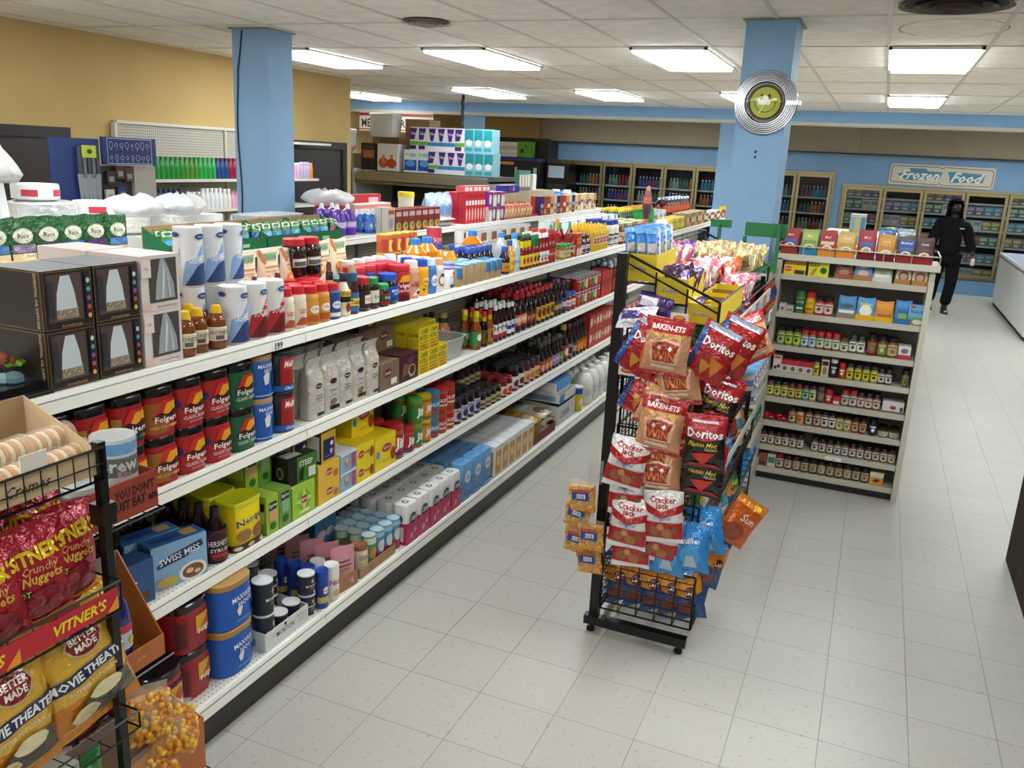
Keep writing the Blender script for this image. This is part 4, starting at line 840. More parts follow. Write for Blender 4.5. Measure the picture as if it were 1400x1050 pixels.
drk = bottle('soda_bottle', 'soda', .045, .26, '1c1012', [(0, .95), (.03, 1), (.7, 1), (.84, .5), (.9, .38)], ('e6e6ea', .4, .88), (.35, .6, 'b03a2a'), []); drb = bottle('soda_bottle', 'soda', .045, .26, '6a2a14', [(0, .95), (.03, 1), (.7, 1), (.84, .5), (.9, .38)], ('3f86c8', .4, .88), (.35, .6, 'c2562c'), [])
run(AF, ZT, [drb, drk], 10.65, 14, 'dark soda bottle far along', rows=2, group='dark soda bottles far along')
# --- second shelf: coffee
def folg(col, art): return can('coffee_canister', 'coffee', .0595, .158, col, art, ('141214', .028), sq=3.0, bands=((.0, .03, col),), lidfin='gloss')
sun = [('p', [(-.25, .52), (.5, .52), (.5, .9), (-.05, .9)], 'c22a1c'), ('p', [(-.05, .54), (.48, .54), (.48, .84), (.1, .82)], 'e6a01c'), ('p', [(.12, .56), (.45, .56), (.45, .74)], 'f4d03a'), ('p', [(-.3, .50), (-.1, .62), (.1, .54), (.3, .66), (.5, .56), (.5, .48), (-.3, .48)], '3a1010'), ('t', 'Folgers', .08, .42, .15, 'f6f4f0', dict(w=.72))]
f_blk = folg('a8141d', [('r', -.35, .12, .5, .5, '1c1818')] + sun + [('t', 'Black Silk', .08, .26, .1, '8a8078', dict(s=.2, w=.6)), ('r', -.45, .5, -.25, .75, 'a8702a')])
f_col = folg('a8141d', [('r', -.45, .1, .1, .85, '9a5a1c')] + sun + [('t', '100% COLOMBIAN', .05, .26, .08, 'e0b060', dict(w=.8))]); f_cls = folg('b0161f', sun + [('t', 'CLASSIC ROAST', .08, .26, .09, 'e8d0c8', dict(w=.72)), ('e', -.42, .62, .12, .1, '1f2a6a'), ('t', 'ground coffee', .08, .15, .05, 'e0b0a8')]); f_grn = folg('0f5a36', sun + [('t', 'CLASSIC DECAF', .08, .26, .09, 'd8e8d8', dict(w=.72))])
mx = can('coffee_canister', 'coffee', .056, .16, '1558b4', [('t', 'MAXWELL', .1, .86, .10, 'f2f4f8', dict(w=.8)), ('t', 'HOUSE', .18, .74, .10, 'f2f4f8'), ('p', [(-.12, .36), (.06, .4), (.1, .66), (-.02, .72), (-.14, .6)], 'e6e2da'), ('e', .44, .45, .18, .2, '2a86d8'), ('e', .44, .45, .12, .13, '103a80'), ('r', -.4, .08, .5, .11, '9ac4e8'), ('e', -.05, .3, .03, .03, '0f2a60')], ('b08c58', .02))
mel = can('coffee_canister', 'coffee', .055, .155, '141012', [('r', -.3, .2, .45, .92, '9a1a1c'), ('r', -.2, .6, .4, .92, 'c4262a'), ('t', 'Melitta', .1, .76, .17, 'f4efe8', dict(s=.3, w=.54, b=.03)), ('p', [(.25, .2), (.42, .2), (.46, .5), (.34, .42)], 'ece6dc'), ('r', -.75, .04, .75, .2, '1c56a8'), ('t', 'Classic', .05, .12, .09, 'e8eef8', dict(s=.3))], ('120f10', .012), rim='b0aca8')
names = (('red coffee canister with black silk label', f_blk), ('red coffee canister with gold label', f_col), ('red coffee canister with blue round badge, beside the gold label one', f_cls), ('red coffee canister with blue round badge, beside the green one', f_cls), ('green decaf coffee canister', f_grn), ('blue coffee canister with tan lid', mx), ('black and red coffee tin', mel))
for k, (nm, s_) in enumerate(names):
    for t in range(2):
        for r_ in range(2):
            put(s_, A.pos(1.775 + k * .1235, .075 + r_ * .127, Z2 + t * (s_.h + .0008)), pi / 2 - .12, '%s, %s, %s' % (nm, TIER[1][t], ROWN[r_]))
run(A, Z2, f_blk, 1.34, 3, 'red coffee canister hidden behind the wrapped coffee bags', lv=2, group='near red coffee canisters')
slv = gusset_bag('coffee_bag', 'coffee', .098, .07, .25, 'd0ccbf', [('e', .5, .82, .22, .07, '4a1f3a'), ('t', "Melitta", .5, .82, .05, 'e8dcd0', dict(w=.36)), ('r', .25, .5, .75, .53, '8a8478'), ('r', .25, .44, .7, .46, '8a8478'), ('r', .3, .58, .7, .6, '6a6458'), ('r', .3, .08, .8, .16, '2c2a4a')])
slv2 = gusset_bag('coffee_bag', 'coffee', .098, .07, .25, 'cbc6b8', [('e', .5, .82, .22, .07, '4a1f3a'), ('r', .25, .44, .7, .46, '8a8478'), ('r', .3, .58, .7, .6, '6a6458'), ('r', .25, .1, .85, .2, '3a2420'), ('e', .5, .3, .2, .08, '8a7a6a')])
run(A, Z2, [slv, slv2], 2.645, 5, 'silver coffee bag with folded top', rows=3, jit=.012, gap=.006, group='silver coffee bags')
kc = carton('coffee_pod_box', 'coffee pods', .17, .13, .125, '7c6450', [('e', .4, .62, .22, .16, '5a1a2a'), ('t', 'Seattle', .4, .62, .12, 'e8dcd0', dict(w=.35)), ('r', .55, .14, .85, .36, 'e0dcd0')], [('e', .5, .6, .24, .14, '5a1a2a')], sidecol='6a5442', topcol='8a705a')
kd = carton('coffee_pod_box', 'coffee pods', .17, .13, .13, '3a1420', [('e', .6, .75, .2, .12, '6a2a4a'), ('p', [(.1, .2), (.5, .25), (.55, .6), (.2, .7)], '7a4a34'), ('e', .65, .35, .2, .24, 'c9a27a'), ('e', .65, .38, .15, .17, '3a2014')], [('e', .5, .6, .24, .14, '6a2a4a')], topcol='4a2030')
run(A, Z2, kc, 3.15, 1, 'brown coffee pod box beside the silver bags', lv=1); run(A, Z2, kd, 3.325, 1, 'dark purple coffee pod box')
run(A, Z2, kc, 2.98, 3, 'brown coffee pod box in the back', d0=.15, lv=2, rows=1, group='brown coffee pod boxes in the back'); put(kd, A.pos(3.25, .215, Z2 + .252), pi / 2 + .1, 'dark coffee pod box lying on top of the brown ones')
bus = carton('coffee_brick', 'coffee', .095, .065, .115, 'e6cf10', [('t', 'CAFE', .5, .84, .2, '1a1a1a', dict(w=.8)), ('t', 'BUSTELO', .5, .58, .2, '1a1a1a', dict(w=.86)), ('r', .06, .36, .94, .4, 'c22a20'), ('t', 'ESPRESSO', .5, .24, .12, '1a1a1a', dict(w=.8)), ('r', .06, .08, .94, .14, 'c22a20')], [('r', .1, .2, .9, .5, 'd8c020'), ('t', 'CAFE', .5, .7, .14, '3a3210')], topcol='d8c416')
run(A, Z2, bus, 3.505, 3, 'yellow and black brick of ground coffee', rows=4, lv=2, group='yellow coffee bricks', skip=lambda i, r, t: t == 1 and i == 2 and r == 0)
# clear bin
g = G(); g.loft([(0, .10, .085), (.004, .10, .085), (.11, .118, .10), (.115, .124, .106)], 'c9cdca', 20, 6, caps=(True, False), fin='wrap').loft([(.112, .119, .101), (.116, .126, .108), (.112, .126, .108)], 'd8dbd8', 20, 6, caps=(False, False), fin='satin')
rr = random.Random(2)
for k in range(16):
    x, y = rr.uniform(-.07, .07), rr.uniform(-.06, .06); g.box(x - .03, y - .02, .006 + k * .002, x + .02, y + .022, .009 + k * .002, ('d8d2b0', 'e6e2cc')[k % 2], 'matte')
put(Spec('plastic_bin', .24, .2, .115, g.mesh('plastic_bin'), (), 'container'), A.pos(3.93, .125, Z2), pi / 2, 'clear plastic bin holding loose packets beside the yellow bricks')
def sauce(cap, lab, art=(), body='20100c', h=.21, r=.032, kind='sauce_bottle', neck=None, lz=(.1, .48), sh=.55): return bottle(kind, 'sauce', r, h, body, [(0, .93), (.03, 1), (sh, 1), (sh + .2, .5), (.84, .42), (.9, .42)], (cap, .52, .86), (lz[0], lz[1], lab), art, neck=(.72, .86, neck, .56) if neck else None)
run(A, Z2, sauce('1a1a1a', 'a8841c', [('r', -.5, .2, .5, .6, '3a2a10')], h=.2), 4.0, 2, 'dark bottle with brown label behind the bin', d0=.24, group='dark bottles behind the bin')
run(A, Z2, sauce('c9a27a', 'c9825a', [], 'c9825a', .205, .045, neck='1f4a34'), 4.06, 1, 'peach dressing bottle with green neck band', d0=.16)
run(A, Z2, sauce('e6d01c', '3a8a4a', [('e', .1, .6, .3, .25, 'e8e0d0'), ('e', .1, .2, .25, .15, 'b03a20')], '8a3a1c', .215, .032, neck='c9b01c'), 4.17, 1, 'green labelled salsa bottle with yellow top', rows=2, group='green labelled salsa bottles')
run(A, Z2, sauce('c22a2a', '6a4a10', [('e', .1, .5, .25, .3, '1c1a3a')], '14100c', .2, .026, neck='d8b01c'), 4.27, 1, 'dark bottle with yellow neck and red cap', rows=3, group='dark bottles yellow neck')
run(A, Z2, sauce('c22a2a', 'b8741c', [('e', .1, .5, .25, .3, '7a3a10')], '8a4a10', .2, .026, neck='d8b01c'), 4.345, 1, 'amber bottle with yellow neck and red cap', rows=3, group='amber bottles yellow neck')
run(A, Z2, sauce('e2e0dc', 'e6e2e0', [('t', 'HP', .1, .7, .4, '1a1a1a'), ('r', -.7, 0, .7, .3, 'b02a2a')], h=.215, r=.027), 4.42, 3, 'white capped sauce with white and red label', rows=3, group='white capped sauces with red labels')
run(A, Z2, sauce('e2e0dc', 'dcdce2', [('r', -.7, .35, .7, .65, '23408a'), ('t', 'A1', .1, .85, .2, '1c1c1c')], h=.205, r=.026), 4.61, 2, 'sauce bottle with white and blue label', rows=3, group='sauces with white and blue labels')
run(A, Z2, sauce('b5202a', 'b8321c', [('e', .1, .6, .4, .34, 'e0a080'), ('t', 'BBQ', .1, .6, .3, 'f2e6d8'), ('r', -.7, 0, .7, .2, '5a1a10')], h=.235, r=.042), 4.74, 2, 'barbecue sauce with red cap and red label', rows=4, group='barbecue sauces with red labels')
run(A, Z2, sauce('b5202a', '4a2018', [('r', -.5, .2, .5, .8, '8a2a1c'), ('t', 'KC', .1, .5, .3, 'e8c87a')], h=.23, r=.036), 4.93, 2, 'barbecue sauce with red cap and brown label', rows=4, group='barbecue sauces with brown labels')
run(A, Z2, sauce('b5202a', 'd8b01c', [('e', .1, .5, .3, .3, '6a2a14'), ('t', 'SWEET', .1, .8, .14, '2a1a10')], h=.235, r=.038), 5.09, 4, 'barbecue sauce with red cap and yellow label', rows=4, group='barbecue sauces with yellow labels')
run(A, Z2, sauce('1c1c1c', '3a3a2a', [('r', -.5, .3, .5, .7, 'b09a5a')], h=.22, r=.034), 5.42, 2, 'dark sauce bottle with black cap', rows=3, group='dark sauces with black caps')
run(A, Z2, sauce('5a2a6a', '2a3a8a', [('r', -.5, .3, .5, .7, 'c9b8d8')], h=.23, r=.034), 5.58, 1, 'dark bottle with purple cap', rows=2, group='dark bottles purple cap')
run(A, Z2, bottle('sauce_jar', 'sauce', .045, .13, '7a1a14', [(0, .95), (.03, 1), (.72, 1), (.82, .86)], ('2a4a9a', .92, .82), (.12, .62, 'e0d0b8'), [('r', -.7, 0, .7, .3, 'a82a20'), ('t', 'MANWICH', .1, .6, .2, '7a1a10', dict(w=.8))]), 5.68, 2, 'red jar with blue lid', rows=3, lv=1, group='red jars with blue lids')
tom = [can('tomato_can', 'canned tomatoes', .038, .105, c, [('e', .1, .5, .35, .3, d), ('t', 'TOMATO', .1, .8, .14, 'f0e8d8', dict(w=.9))]) for c, d in (('a81c1c', 'c23a2a'), ('8a1a1c', '3a8a3a'), ('b0241c', 'e0c8a0'))]
run(A, Z2, tom, 5.88, 7, 'red tomato can', rows=3, lv=2, group='stacked red tomato cans'); 
redb = carton('tomato_box', 'boxed tomatoes', .09, .06, .2, 'b01c1c', [('r', .1, .5, .9, .7, '8a1414'), ('e', .5, .3, .3, .14, 'c23a2a')], topcol='c42a2a', sidecol='9a1818')
run(A, Z2, redb, 6.45, 3, 'tall red box', rows=2, group='tall red boxes')
run(A, Z2, [sauce('e2e2e2', '7a2a1c', [], '5a1c14', .24, .036), sauce('4a6a8a', 'a8543a', [], '6a2418', .24, .036)], 6.75, 6, 'red brown bottle with pale cap', rows=3, group='red brown bottles near the rack post')
run(A, Z2, tom, 7.25, 12, 'red can beyond the rack post', rows=2, lv=2, group='red cans beyond the rack post')
run(A, Z2, [can('food_can', 'canned food', .04, .11, c) for c in ('8a1c1c', '3a2a5a', 'c9b0a0', '2a4a6a')], 8.3, 30, 'assorted can in the shade of the far second shelf', lv=1, rows=1, group='assorted cans on the far second shelf')
# --- third shelf: cocoa, tea, peanut butter, jam
her = bottle('chocolate_syrup', 'chocolate syrup', .040, .205, '20100c', [(0, .92), (.02, 1), (.3, 1), (.45, .97), (.66, .8), (.78, .45), (.82, .42)], ('191010', .44, .82, 1, .85), (.04, .62, '20100c'), [('e', .0, .5, .52, .48, '7a1a28'), ('e', .0, .5, .47, .43, '24100e'), ('t', "HERSHEY'S", .0, .58, .17, 'efe6dc', dict(w=.85)), ('t', 'SYRUP', .0, .36, .12, 'efe6dc'), ('r', -.3, .14, .35, .26, 'b5202a')], rd=.032, fin='gloss')
run(A, Z3, her, 2.085, 1, 'chocolate syrup bottle beside the yellow cocoa tub', rows=4, group='chocolate syrup bottles by the yellow tub')
run(A, Z3, her, 1.62, 5, 'chocolate syrup bottle behind the cocoa mix boxes', d0=.16, rows=2, group='chocolate syrup bottles behind', skip=lambda i, r, t: r == 0 and i > 2)
sw = carton('cocoa_mix_box', 'cocoa mix', .20, .075, .155, '5f8fbe', [('r', .0, .0, 1, 1, '86aed0'), ('p', [(.08, .55), (.3, .72), (.9, .86), (.94, .72), (.6, .56), (.1, .48)], '1c2f5a'), ('t', 'SWISS MISS', .5, .66, .15, 'f0f2f6', dict(w=.74, rot=.12)), ('e', .72, .2, .26, .22, 'e6e2da'), ('e', .72, .2, .2, .16, '7a4a30'), ('e', .66, .22, .07, .06, 'd8b898'), ('e', .8, .16, .06, .05, 'd8b898'), ('e', .25, .15, .2, .12, 'b9a24a')], [('r', 0, 0, 1, 1, '2a5a94'), ('r', .2, .3, .8, .7, 'd0dce8')], topcol='2f62a0', top=[('r', .1, .3, .6, .7, '1c3f7a'), ('r', .65, .2, .9, .8, 'c09a62')])
put(sw, A.pos(1.955, .075, Z3), pi / 2 - .25, 'blue cocoa mix box with mug picture, in front'); put(sw, A.pos(1.93, .165, Z3), pi / 2 - .22, 'blue cocoa mix box behind the mug picture one')
put(carton('cocoa_mix_box', 'cocoa mix', .2, .08, .15, '2a4f86', [('t', 'MISS', .5, .5, .2, 'e0e6ee'), ('r', .1, .1, .9, .3, '4a3a2a')], sidecol='1f3f70', topcol='2a4a80'), A.pos(1.73, .08, Z3), pi / 2 - .1, 'darker blue cocoa mix box nearest the wire rack')
nq = can('cocoa_tub', 'cocoa mix', .078, .185, 'e8cc0c', [('t', 'Nesquik', .1, .66, .17, '1c3a8a', dict(w=.85, rot=.12)), ('e', .25, .32, .2, .16, '8a5a30'), ('e', -.15, .34, .18, .14, '9a6a44'), ('r', -.75, 0, .75, .16, '3a1c14'), ('e', -.3, .08, .1, .05, 'd8c8a8'), ('e', .0, .08, .1, .05, 'c9b090'), ('e', .3, .08, .1, .05, 'e0d0b0')], ('c9c814', .022), sq=4, rd=.055)
run(A, Z3, nq, 2.19, 1, 'yellow cocoa tub with green yellow lid', rows=3, group='yellow cocoa tubs')
def tea(w, d, h, col, art, side=(), top=(), sc=None, tc=None): return carton('tea_box', 'tea', w, d, h, col, art, side, top, sc, tc)
bg = tea(.07, .09, .155, '9ab83a', [('r', .2, .62, .85, .82, '161616'), ('t', 'Bigelow', .52, .72, .1, 'e8e8d8', dict(w=.6)), ('r', .2, .34, .85, .6, 'd8a070'), ('e', .5, .2, .25, .1, '2f6a24')], [('r', .1, .62, .9, .82, '161616'), ('r', .1, .3, .9, .6, 'b8c86a')], sc='7fa030', tc='a8c44a')
bg2 = tea(.07, .09, .155, '6a9a3a', [('r', .15, .72, .85, .92, '161616'), ('t', 'Bigelow', .5, .82, .1, 'e8e8d8', dict(w=.6)), ('r', .2, .4, .8, .7, '8ab08a'), ('e', .5, .22, .25, .1, '1f5a24')], sc='8fb04a', tc='8ab44a')
run(A, Z3, bg, 2.36, 1, 'pale green tea box with peach panel', lv=1, rows=3, group='pale green tea boxes'); run(A, Z3, bg2, 2.435, 1, 'mid green tea box with black name panel', lv=1, rows=3, group='mid green tea boxes')
run(A, Z3 + .156, bg, 2.36, 1, 'pale green tea box stacked on the others', rows=2, d0=.11, group='upper pale green tea boxes'); run(A, Z3 + .156, bg2, 2.435, 1, 'mid green tea box stacked on the others', rows=2, d0=.11, group='upper mid green tea boxes')
lg = tea(.145, .09, .135, '9cc43a', [('e', .5, .5, .3, .32, '7aae2c'), ('p', [(.5, .92), (.6, .6), (.9, .5), (.6, .4), (.5, .1), (.4, .4), (.1, .5), (.4, .6)], 'b8d86a'), ('e', .5, .52, .17, .12, 'b5201c'), ('t', 'Lipton', .5, .52, .1, 'f4f0e8', dict(w=.3)), ('r', .3, .12, .7, .2, 'e9e6d0')], [('e', .5, .52, .2, .12, 'b5201c')], sc='8ab838', tc='a8cc50')
run(A, Z3, lg, 2.515, 1, 'square green tea box with leaf star', rows=2, group='green tea boxes with star')
st = tea(.16, .085, .11, '16160f', [('r', .3, .0, 1, 1, '3f7a2c'), ('t', 'STEEP', .62, .72, .2, 'f0efe4', dict(w=.6)), ('r', .7, .12, .95, .5, 'dcdccc'), ('p', [(.34, .1), (.5, .1), (.55, .6), (.38, .5)], '1c2a14')], [('e', .5, .45, .28, .3, '2f2f2f'), ('e', .5, .45, .2, .22, '9a9a92'), ('e', .5, .45, .14, .16, '1a1a14')], top=[('r', .1, .2, .6, .8, 'c9ccc4')], tc='2a2e1c')
put(st, A.pos(2.60, .07, Z3 + .1365), pi / 2 - .1, 'black and green tea box lying on the star box')
ly = tea(.15, .08, .085, 'e0b83a', [('e', .5, .5, .17, .18, 'b5201c'), ('t', 'Lipton', .5, .5, .16, 'f4f0e8', dict(w=.3)), ('e', .8, .3, .12, .2, 'c26a2c')], [('e', .5, .5, .2, .2, 'b5201c')], tc='e8cc5a'); lb = tea(.12, .08, .085, '7fb4d8', [('e', .4, .5, .16, .34, 'c28a5c'), ('e', .4, .62, .1, .16, 'd8b08a'), ('r', .7, .1, .95, .9, 'a8507a'), ('r', 0, .9, 1, 1, 'e8e8ea')], tc='e0e4ea')
run(A, Z3, ly, 2.685, 1, 'pale yellow tea box with red oval', lv=2, rows=2, group='pale yellow tea boxes'); run(A, Z3, lb, 2.84, 1, 'light blue tea box with a figure', lv=2, rows=2, group='light blue tea boxes')
nv = tea(.10, .08, .13, 'c9a02c', [('r', .12, .1, .9, .78, '1f1f54'), ('r', .2, .2, .8, .24, '5a5a9a'), ('e', .7, .6, .1, .08, 'e8e0d8'), ('e', .65, .35, .1, .08, 'c9b8d0')], [('r', .1, .1, .9, .9, 'e4e2da')], sc='1f2a5a', tc='c09a30')
put(nv, A.pos(2.76, .06, Z3 + .1718), pi / 2, 'yellow tea box with navy back panel on top of the pale yellow ones'); put(nv, A.pos(2.655, .12, Z3 + .1718), pi / 2, 'navy sided tea box beside the yellow and navy one')
lyl = tea(.14, .1, .085, 'ecd01c', [('e', .25, .5, .17, .2, 'b5201c'), ('t', 'Lipton', .25, .5, .15, 'f4f0e8', dict(w=.28)), ('e', .85, .4, .12, .3, '9a4a1c'), ('r', .45, .45, .72, .55, '8a6a1c')], tc='e8c81c'); lbig = tea(.18, .13, .158, 'efd21a', [('e', .55, .62, .23, .12, 'b5201c'), ('t', 'Lipton', .55, .62, .1, 'f4f0e8', dict(w=.4)), ('r', .05, .4, .2, .6, '3f9ac8'), ('e', .86, .35, .12, .2, '9a3a14'), ('t', 'BLACK TEA', .5, .25, .05, '6a3a10')], [('e', .5, .6, .25, .12, 'b5201c')], tc='e4c41c')
run(A, Z3, lyl, 2.965, 1, 'flat bright yellow tea box', lv=2, rows=3, group='flat bright yellow tea boxes'); run(A, Z3, lbig, 3.115, 1, 'large yellow tea box with big red oval', rows=2, group='large yellow tea boxes')
run(A, Z3 + .160, lbig, 3.05, 1, 'large yellow tea box on top in the back', d0=.1, rows=2, group='upper large yellow tea boxes')
run(A, Z3, lbig, 2.62, 2, 'large yellow tea box in the back rows', d0=.24, group='back large yellow tea boxes', lv=1)
def pb(lid, lab, art, h=.125, r=.041, body='9a6234', kind='peanut_butter_jar', sq=2): return bottle(kind, 'peanut butter', r, h, body, [(0, .95), (.03, 1), (.74, 1), (.8, .93), (.82, .93)], (lid, .98, .82), (.12, .72, lab), art, fin='satin', sq=sq)
jifr = pb('b51c24', 'c2202a', [('r', -.7, .0, .7, .12, '1f3f8a'), ('t', 'Jif', .1, .52, .5, 'f6f4f2', dict(w=.7, b=.04)), ('r', .25, .7, .7, .9, '1f3f9a')]); jifg = pb('4aa83a', '2f8a34', [('t', 'Jif', .1, .5, .5, 'f6f4f2', dict(w=.7, b=.04))]); jify = pb('d8b01c', 'd8901c', [('t', 'Jif', .1, .5, .4, 'f6f4f2', dict(w=.7, b=.04))]); skb = pb('2f86b8', '2a7aa8', [('t', 'SKIPPY', .1, .5, .26, 'f4f2ee', dict(w=.95)), ('r', -.7, .1, .7, .25, 'c22a20')]); skr = pb('c2202a', 'b81c24', [('t', 'SKIPPY', .1, .5, .26, 'f4f2ee', dict(w=.95)), ('r', -.7, .1, .7, .25, 'e8c8a0')])
jifb = pb('b51c24', 'c2202a', [('r', -.7, .0, .7, .12, '1f3f8a'), ('t', 'Jif', .1, .52, .5, 'f6f4f2', dict(w=.7, b=.04))], .17, .05)
run(A, Z3, jifb, 3.305, 1, 'large red lidded peanut butter jar', rows=2, lv=1, group='large red lidded peanut butter'); run(A, Z3, jifr, 3.42, 1, 'small red lidded peanut butter jar', rows=2, lv=1, group='small red lidded peanut butter')
run(A, Z3 + .0, jifr, 3.36, 1, 'red lidded peanut butter jar behind', d0=.22, lv=2, group='red lidded peanut butter behind')
for k, (s_, nm) in enumerate(((jifg, 'green lidded peanut butter jar'), (jify, 'yellow lidded peanut butter jar'), (skb, 'blue lidded peanut butter jar'), (skr, 'red peanut butter jar with cream band'))):
    run(A, Z3, s_, 3.505 + k * .087, 1 if k < 3 else 2, nm, rows=2 if k < 3 else 3, lv=2, group=nm + 's', gap=.004)
def jam(lid, lab, art, body='1c1020', h=.13, r=.038): return bottle('jam_jar', 'jam', r, h, body, [(0, .93), (.03, 1), (.7, 1), (.8, .88), (.84, .86)], (lid, .93, .84), (.12, .6, lab), art, sq=2.2)
run(A, Z3, jam('2a2a2e', 'c9c9c4', [('e', .1, .4, .3, .3, '3a2a6a'), ('t', 'GRAPE', .1, .8, .2, '3a2a6a')], h=.15), 3.945, 4, 'tall grape jelly jar with dark lid', rows=3, group='tall grape jelly jars')
run(A, Z3, jam('3a322a', 'b0a078', [('r', -.5, .3, .5, .6, '5a4a2a')], h=.10, r=.034), 4.27, 4, 'small preserve jar with beige label', rows=3, lv=1, group='small preserve jars')
run(A, Z3 + .101, jam('3a322a', 'b0a078', [('r', -.5, .3, .5, .6, '5a4a2a')], h=.10, r=.034), 4.27, 4, 'small preserve jar stacked behind', d0=.16, group='stacked small preserve jars')
run(A, Z3, jam('8a2420', 'd8c8b0', [('e', .1, .4, .3, .35, 'c23a1c')], '6a1c14', .12), 4.57, 2, 'jam jar with red lid and orange picture', rows=3, group='jam jars with red lids')
run(A, Z3, jam('2c3030', 'd8d4cc', [('e', .1, .4, .3, .3, '6a1a2a')], '240f14', .16, .045), 4.74, 2, 'tall dark jam jar with pale label', rows=3, group='tall dark jam jars')
run(A, Z3, jam('2c2a2a', 'c9b48a', [('e', .1, .4, .3, .3, 'c2702a')], '5a1c1c', .15, .042), 4.94, 3, 'jam jar with fruit label and dark lid', rows=3, group='jam jars with fruit labels')
def syr(cap, lab, art=(), body='1a0c08', h=.22, r=.036): return bottle('syrup_bottle', 'syrup', r, h, body, [(0, .93), (.03, 1), (.5, 1), (.72, .45), (.8, .4), (.9, .4)], (cap, .5, .86), (.1, .45, lab), art)
run(A, Z3, syr('4a4a3a', 'a8482a', [('e', .1, .4, .3, .3, 'e0a07a')]), 5.21, 3, 'syrup bottle with orange label', rows=3, group='syrup bottles with orange labels')
run(A, Z3, syr('4a4a3a', '9a7ab0', [('t', 'SYRUP', .1, .5, .3, 'e8e0ea')], r=.03), 5.45, 2, 'syrup bottle with violet label', rows=3, group='syrup bottles with violet labels'); run(A, Z3, syr('5a5a3a', '4a8a3a', [('t', 'ALOE', .1, .5, .3, 'e8e0c0')], r=.04), 5.58, 1, 'syrup bottle with green label', rows=3, group='syrup bottles with green labels')
run(A, Z3, syr('b8a01c', 'b02a24', [('e', .1, .5, .3, .3, 'e8d8c0')], h=.27, r=.045), 5.68, 1, 'tall dark bottle with yellow cap and red label', rows=2, group='tall bottle yellow cap'); run(A, Z3, syr('8a1c24', '8a8a8a', [('r', -.5, .2, .5, .7, '5a1c1c')], h=.26), 5.79, 1, 'dark bottle with dark red cap', rows=2, group='dark bottle dark red cap')
run(A, Z3, syr('1c1c1c', '2a4a3a', [('r', -.5, .2, .5, .7, 'b09a8a')], h=.26, r=.034), 5.88, 1, 'dark green labelled bottle among the syrups', rows=2, group='dark green labelled bottles'); run(A, Z3, syr('1c1414', 'b84a1c', [('e', .1, .4, .3, .4, 'e0902c')], h=.26, r=.036), 5.96, 3, 'dark bottle with flame orange label', rows=2, group='dark bottles with flame labels')
rdc = [carton('gelatin_box', 'boxed food', .075, .06, .13, 'a81c20', [('r', .1, .3, .9, .8, c), ('t', 'GEL', .5, .55, .2, 'f0e8e0')], sidecol='b82a2a') for c in ('c8b8b0', 'c23a2a', 'd8a04a')]
run(A, Z3, rdc, 6.22, 8, 'small red and white box', rows=2, lv=2, group='small red and white boxes')
run(A, Z3, [tom[0], tom[2]], 6.87, 14, 'red can on the third shelf near the rack', rows=1, lv=2, group='red cans on the third shelf')
# --- base shelf
bigf = can('coffee_canister', 'coffee', .078, .20, '9c1520', [('r', -.3, .3, .5, .8, 'd0a01c'), ('p', [(-.1, .42), (.5, .46), (.5, .66), (.2, .72)], 'b84a1c'), ('t', 'Folgers', .12, .4, .14, 'f6f4f0', dict(w=.7, rot=.1)), ('r', -.3, .8, .5, .86, '1f1f4a'), ('r', -.75, .02, .75, .06, '8a0f18')], ('141214', .03), sq=3, lidfin='gloss')
fh = can('coffee_canister', 'coffee', .078, .178, '9c1520', [('r', -.02, .4, .5, .82, 'd0a01c'), ('p', [(.1, .5), (.5, .54), (.5, .7), (.3, .74)], 'b84a1c'), ('t', 'Folgers', .26, .42, .12, 'f6f4f0', dict(w=.46, rot=.1)), ('r', -.52, .14, -.22, .86, '7c0f18'), ('r', -.47, .2, -.27, .8, '4f0910')], ('141214', .028), sq=3.4, lidfin='gloss')
mxb = can('coffee_canister', 'coffee', .092, .18, '1455b0', [('t', 'MAXWELL', .12, .72, .13, 'f2f4f8', dict(w=.62, rot=.06)), ('t', 'HOUSE', .18, .56, .13, 'f2f4f8', dict(w=.45, rot=.06)), ('p', [(-.08, .26), (.04, .3), (.06, .48), (-.02, .52), (-.1, .42)], 'e6e2da'), ('e', .46, .5, .12, .22, '3fa0e0'), ('e', .46, .5, .08, .14, '103a80'), ('r', -.1, .16, .5, .18, '7fb4e8')], ('a8803f', .024), sq=3.2)
run(AB, ZB, bigf, 1.70, 1, 'tall red coffee canister with black lid next to the popcorn bags', d0=.02); run(AB, ZB, fh, 1.865, 1, 'large red handled coffee canister', lv=2, d0=.06, group='large red handled canisters'); run(AB, ZB, mxb, 2.03, 1, 'large blue coffee canister with tan lid', lv=2, d0=.03, rows=2, group='large blue canisters')
run(AB, ZB, bigf, 1.54, 2, 'tall red coffee canister in the back of the base shelf', d0=.22, lv=1, group='tall red canisters in the back')
mort = tray_box('shelf_carton', .26, .15, .085, 'd6d6d4', .075, front=[('t', 'MORTON', .45, .55, .28, '3a3a44', dict(w=.4)), ('e', .45, .85, .03, .1, '3a3a44'), ('r', .75, .3, .95, .7, 'c9c9cc'), ('r', .7, .75, .95, .8, 'd0a83a')], side=[('r', .3, .2, .7, .6, '8a98a8')], cat='carton')
put(mort, AB.pos(2.375, .10, ZB), pi / 2, 'white open carton of salt cylinders on the base shelf')
def salt(h, r=.040): return can('salt_canister', 'salt', r, h, '1d2230', [('e', .12, .72, .1, .1, 'c9a06a'), ('t', 'MORTON', .1, .5, .1, 'eef0f2', dict(w=.8)), ('t', 'SALT', .1, .36, .06, 'd8b84a'), ('e', .2, .2, .08, .05, 'e6e6e6')], rim='d9dadb')
s1 = salt(.135); s2 = salt(.09, .036)
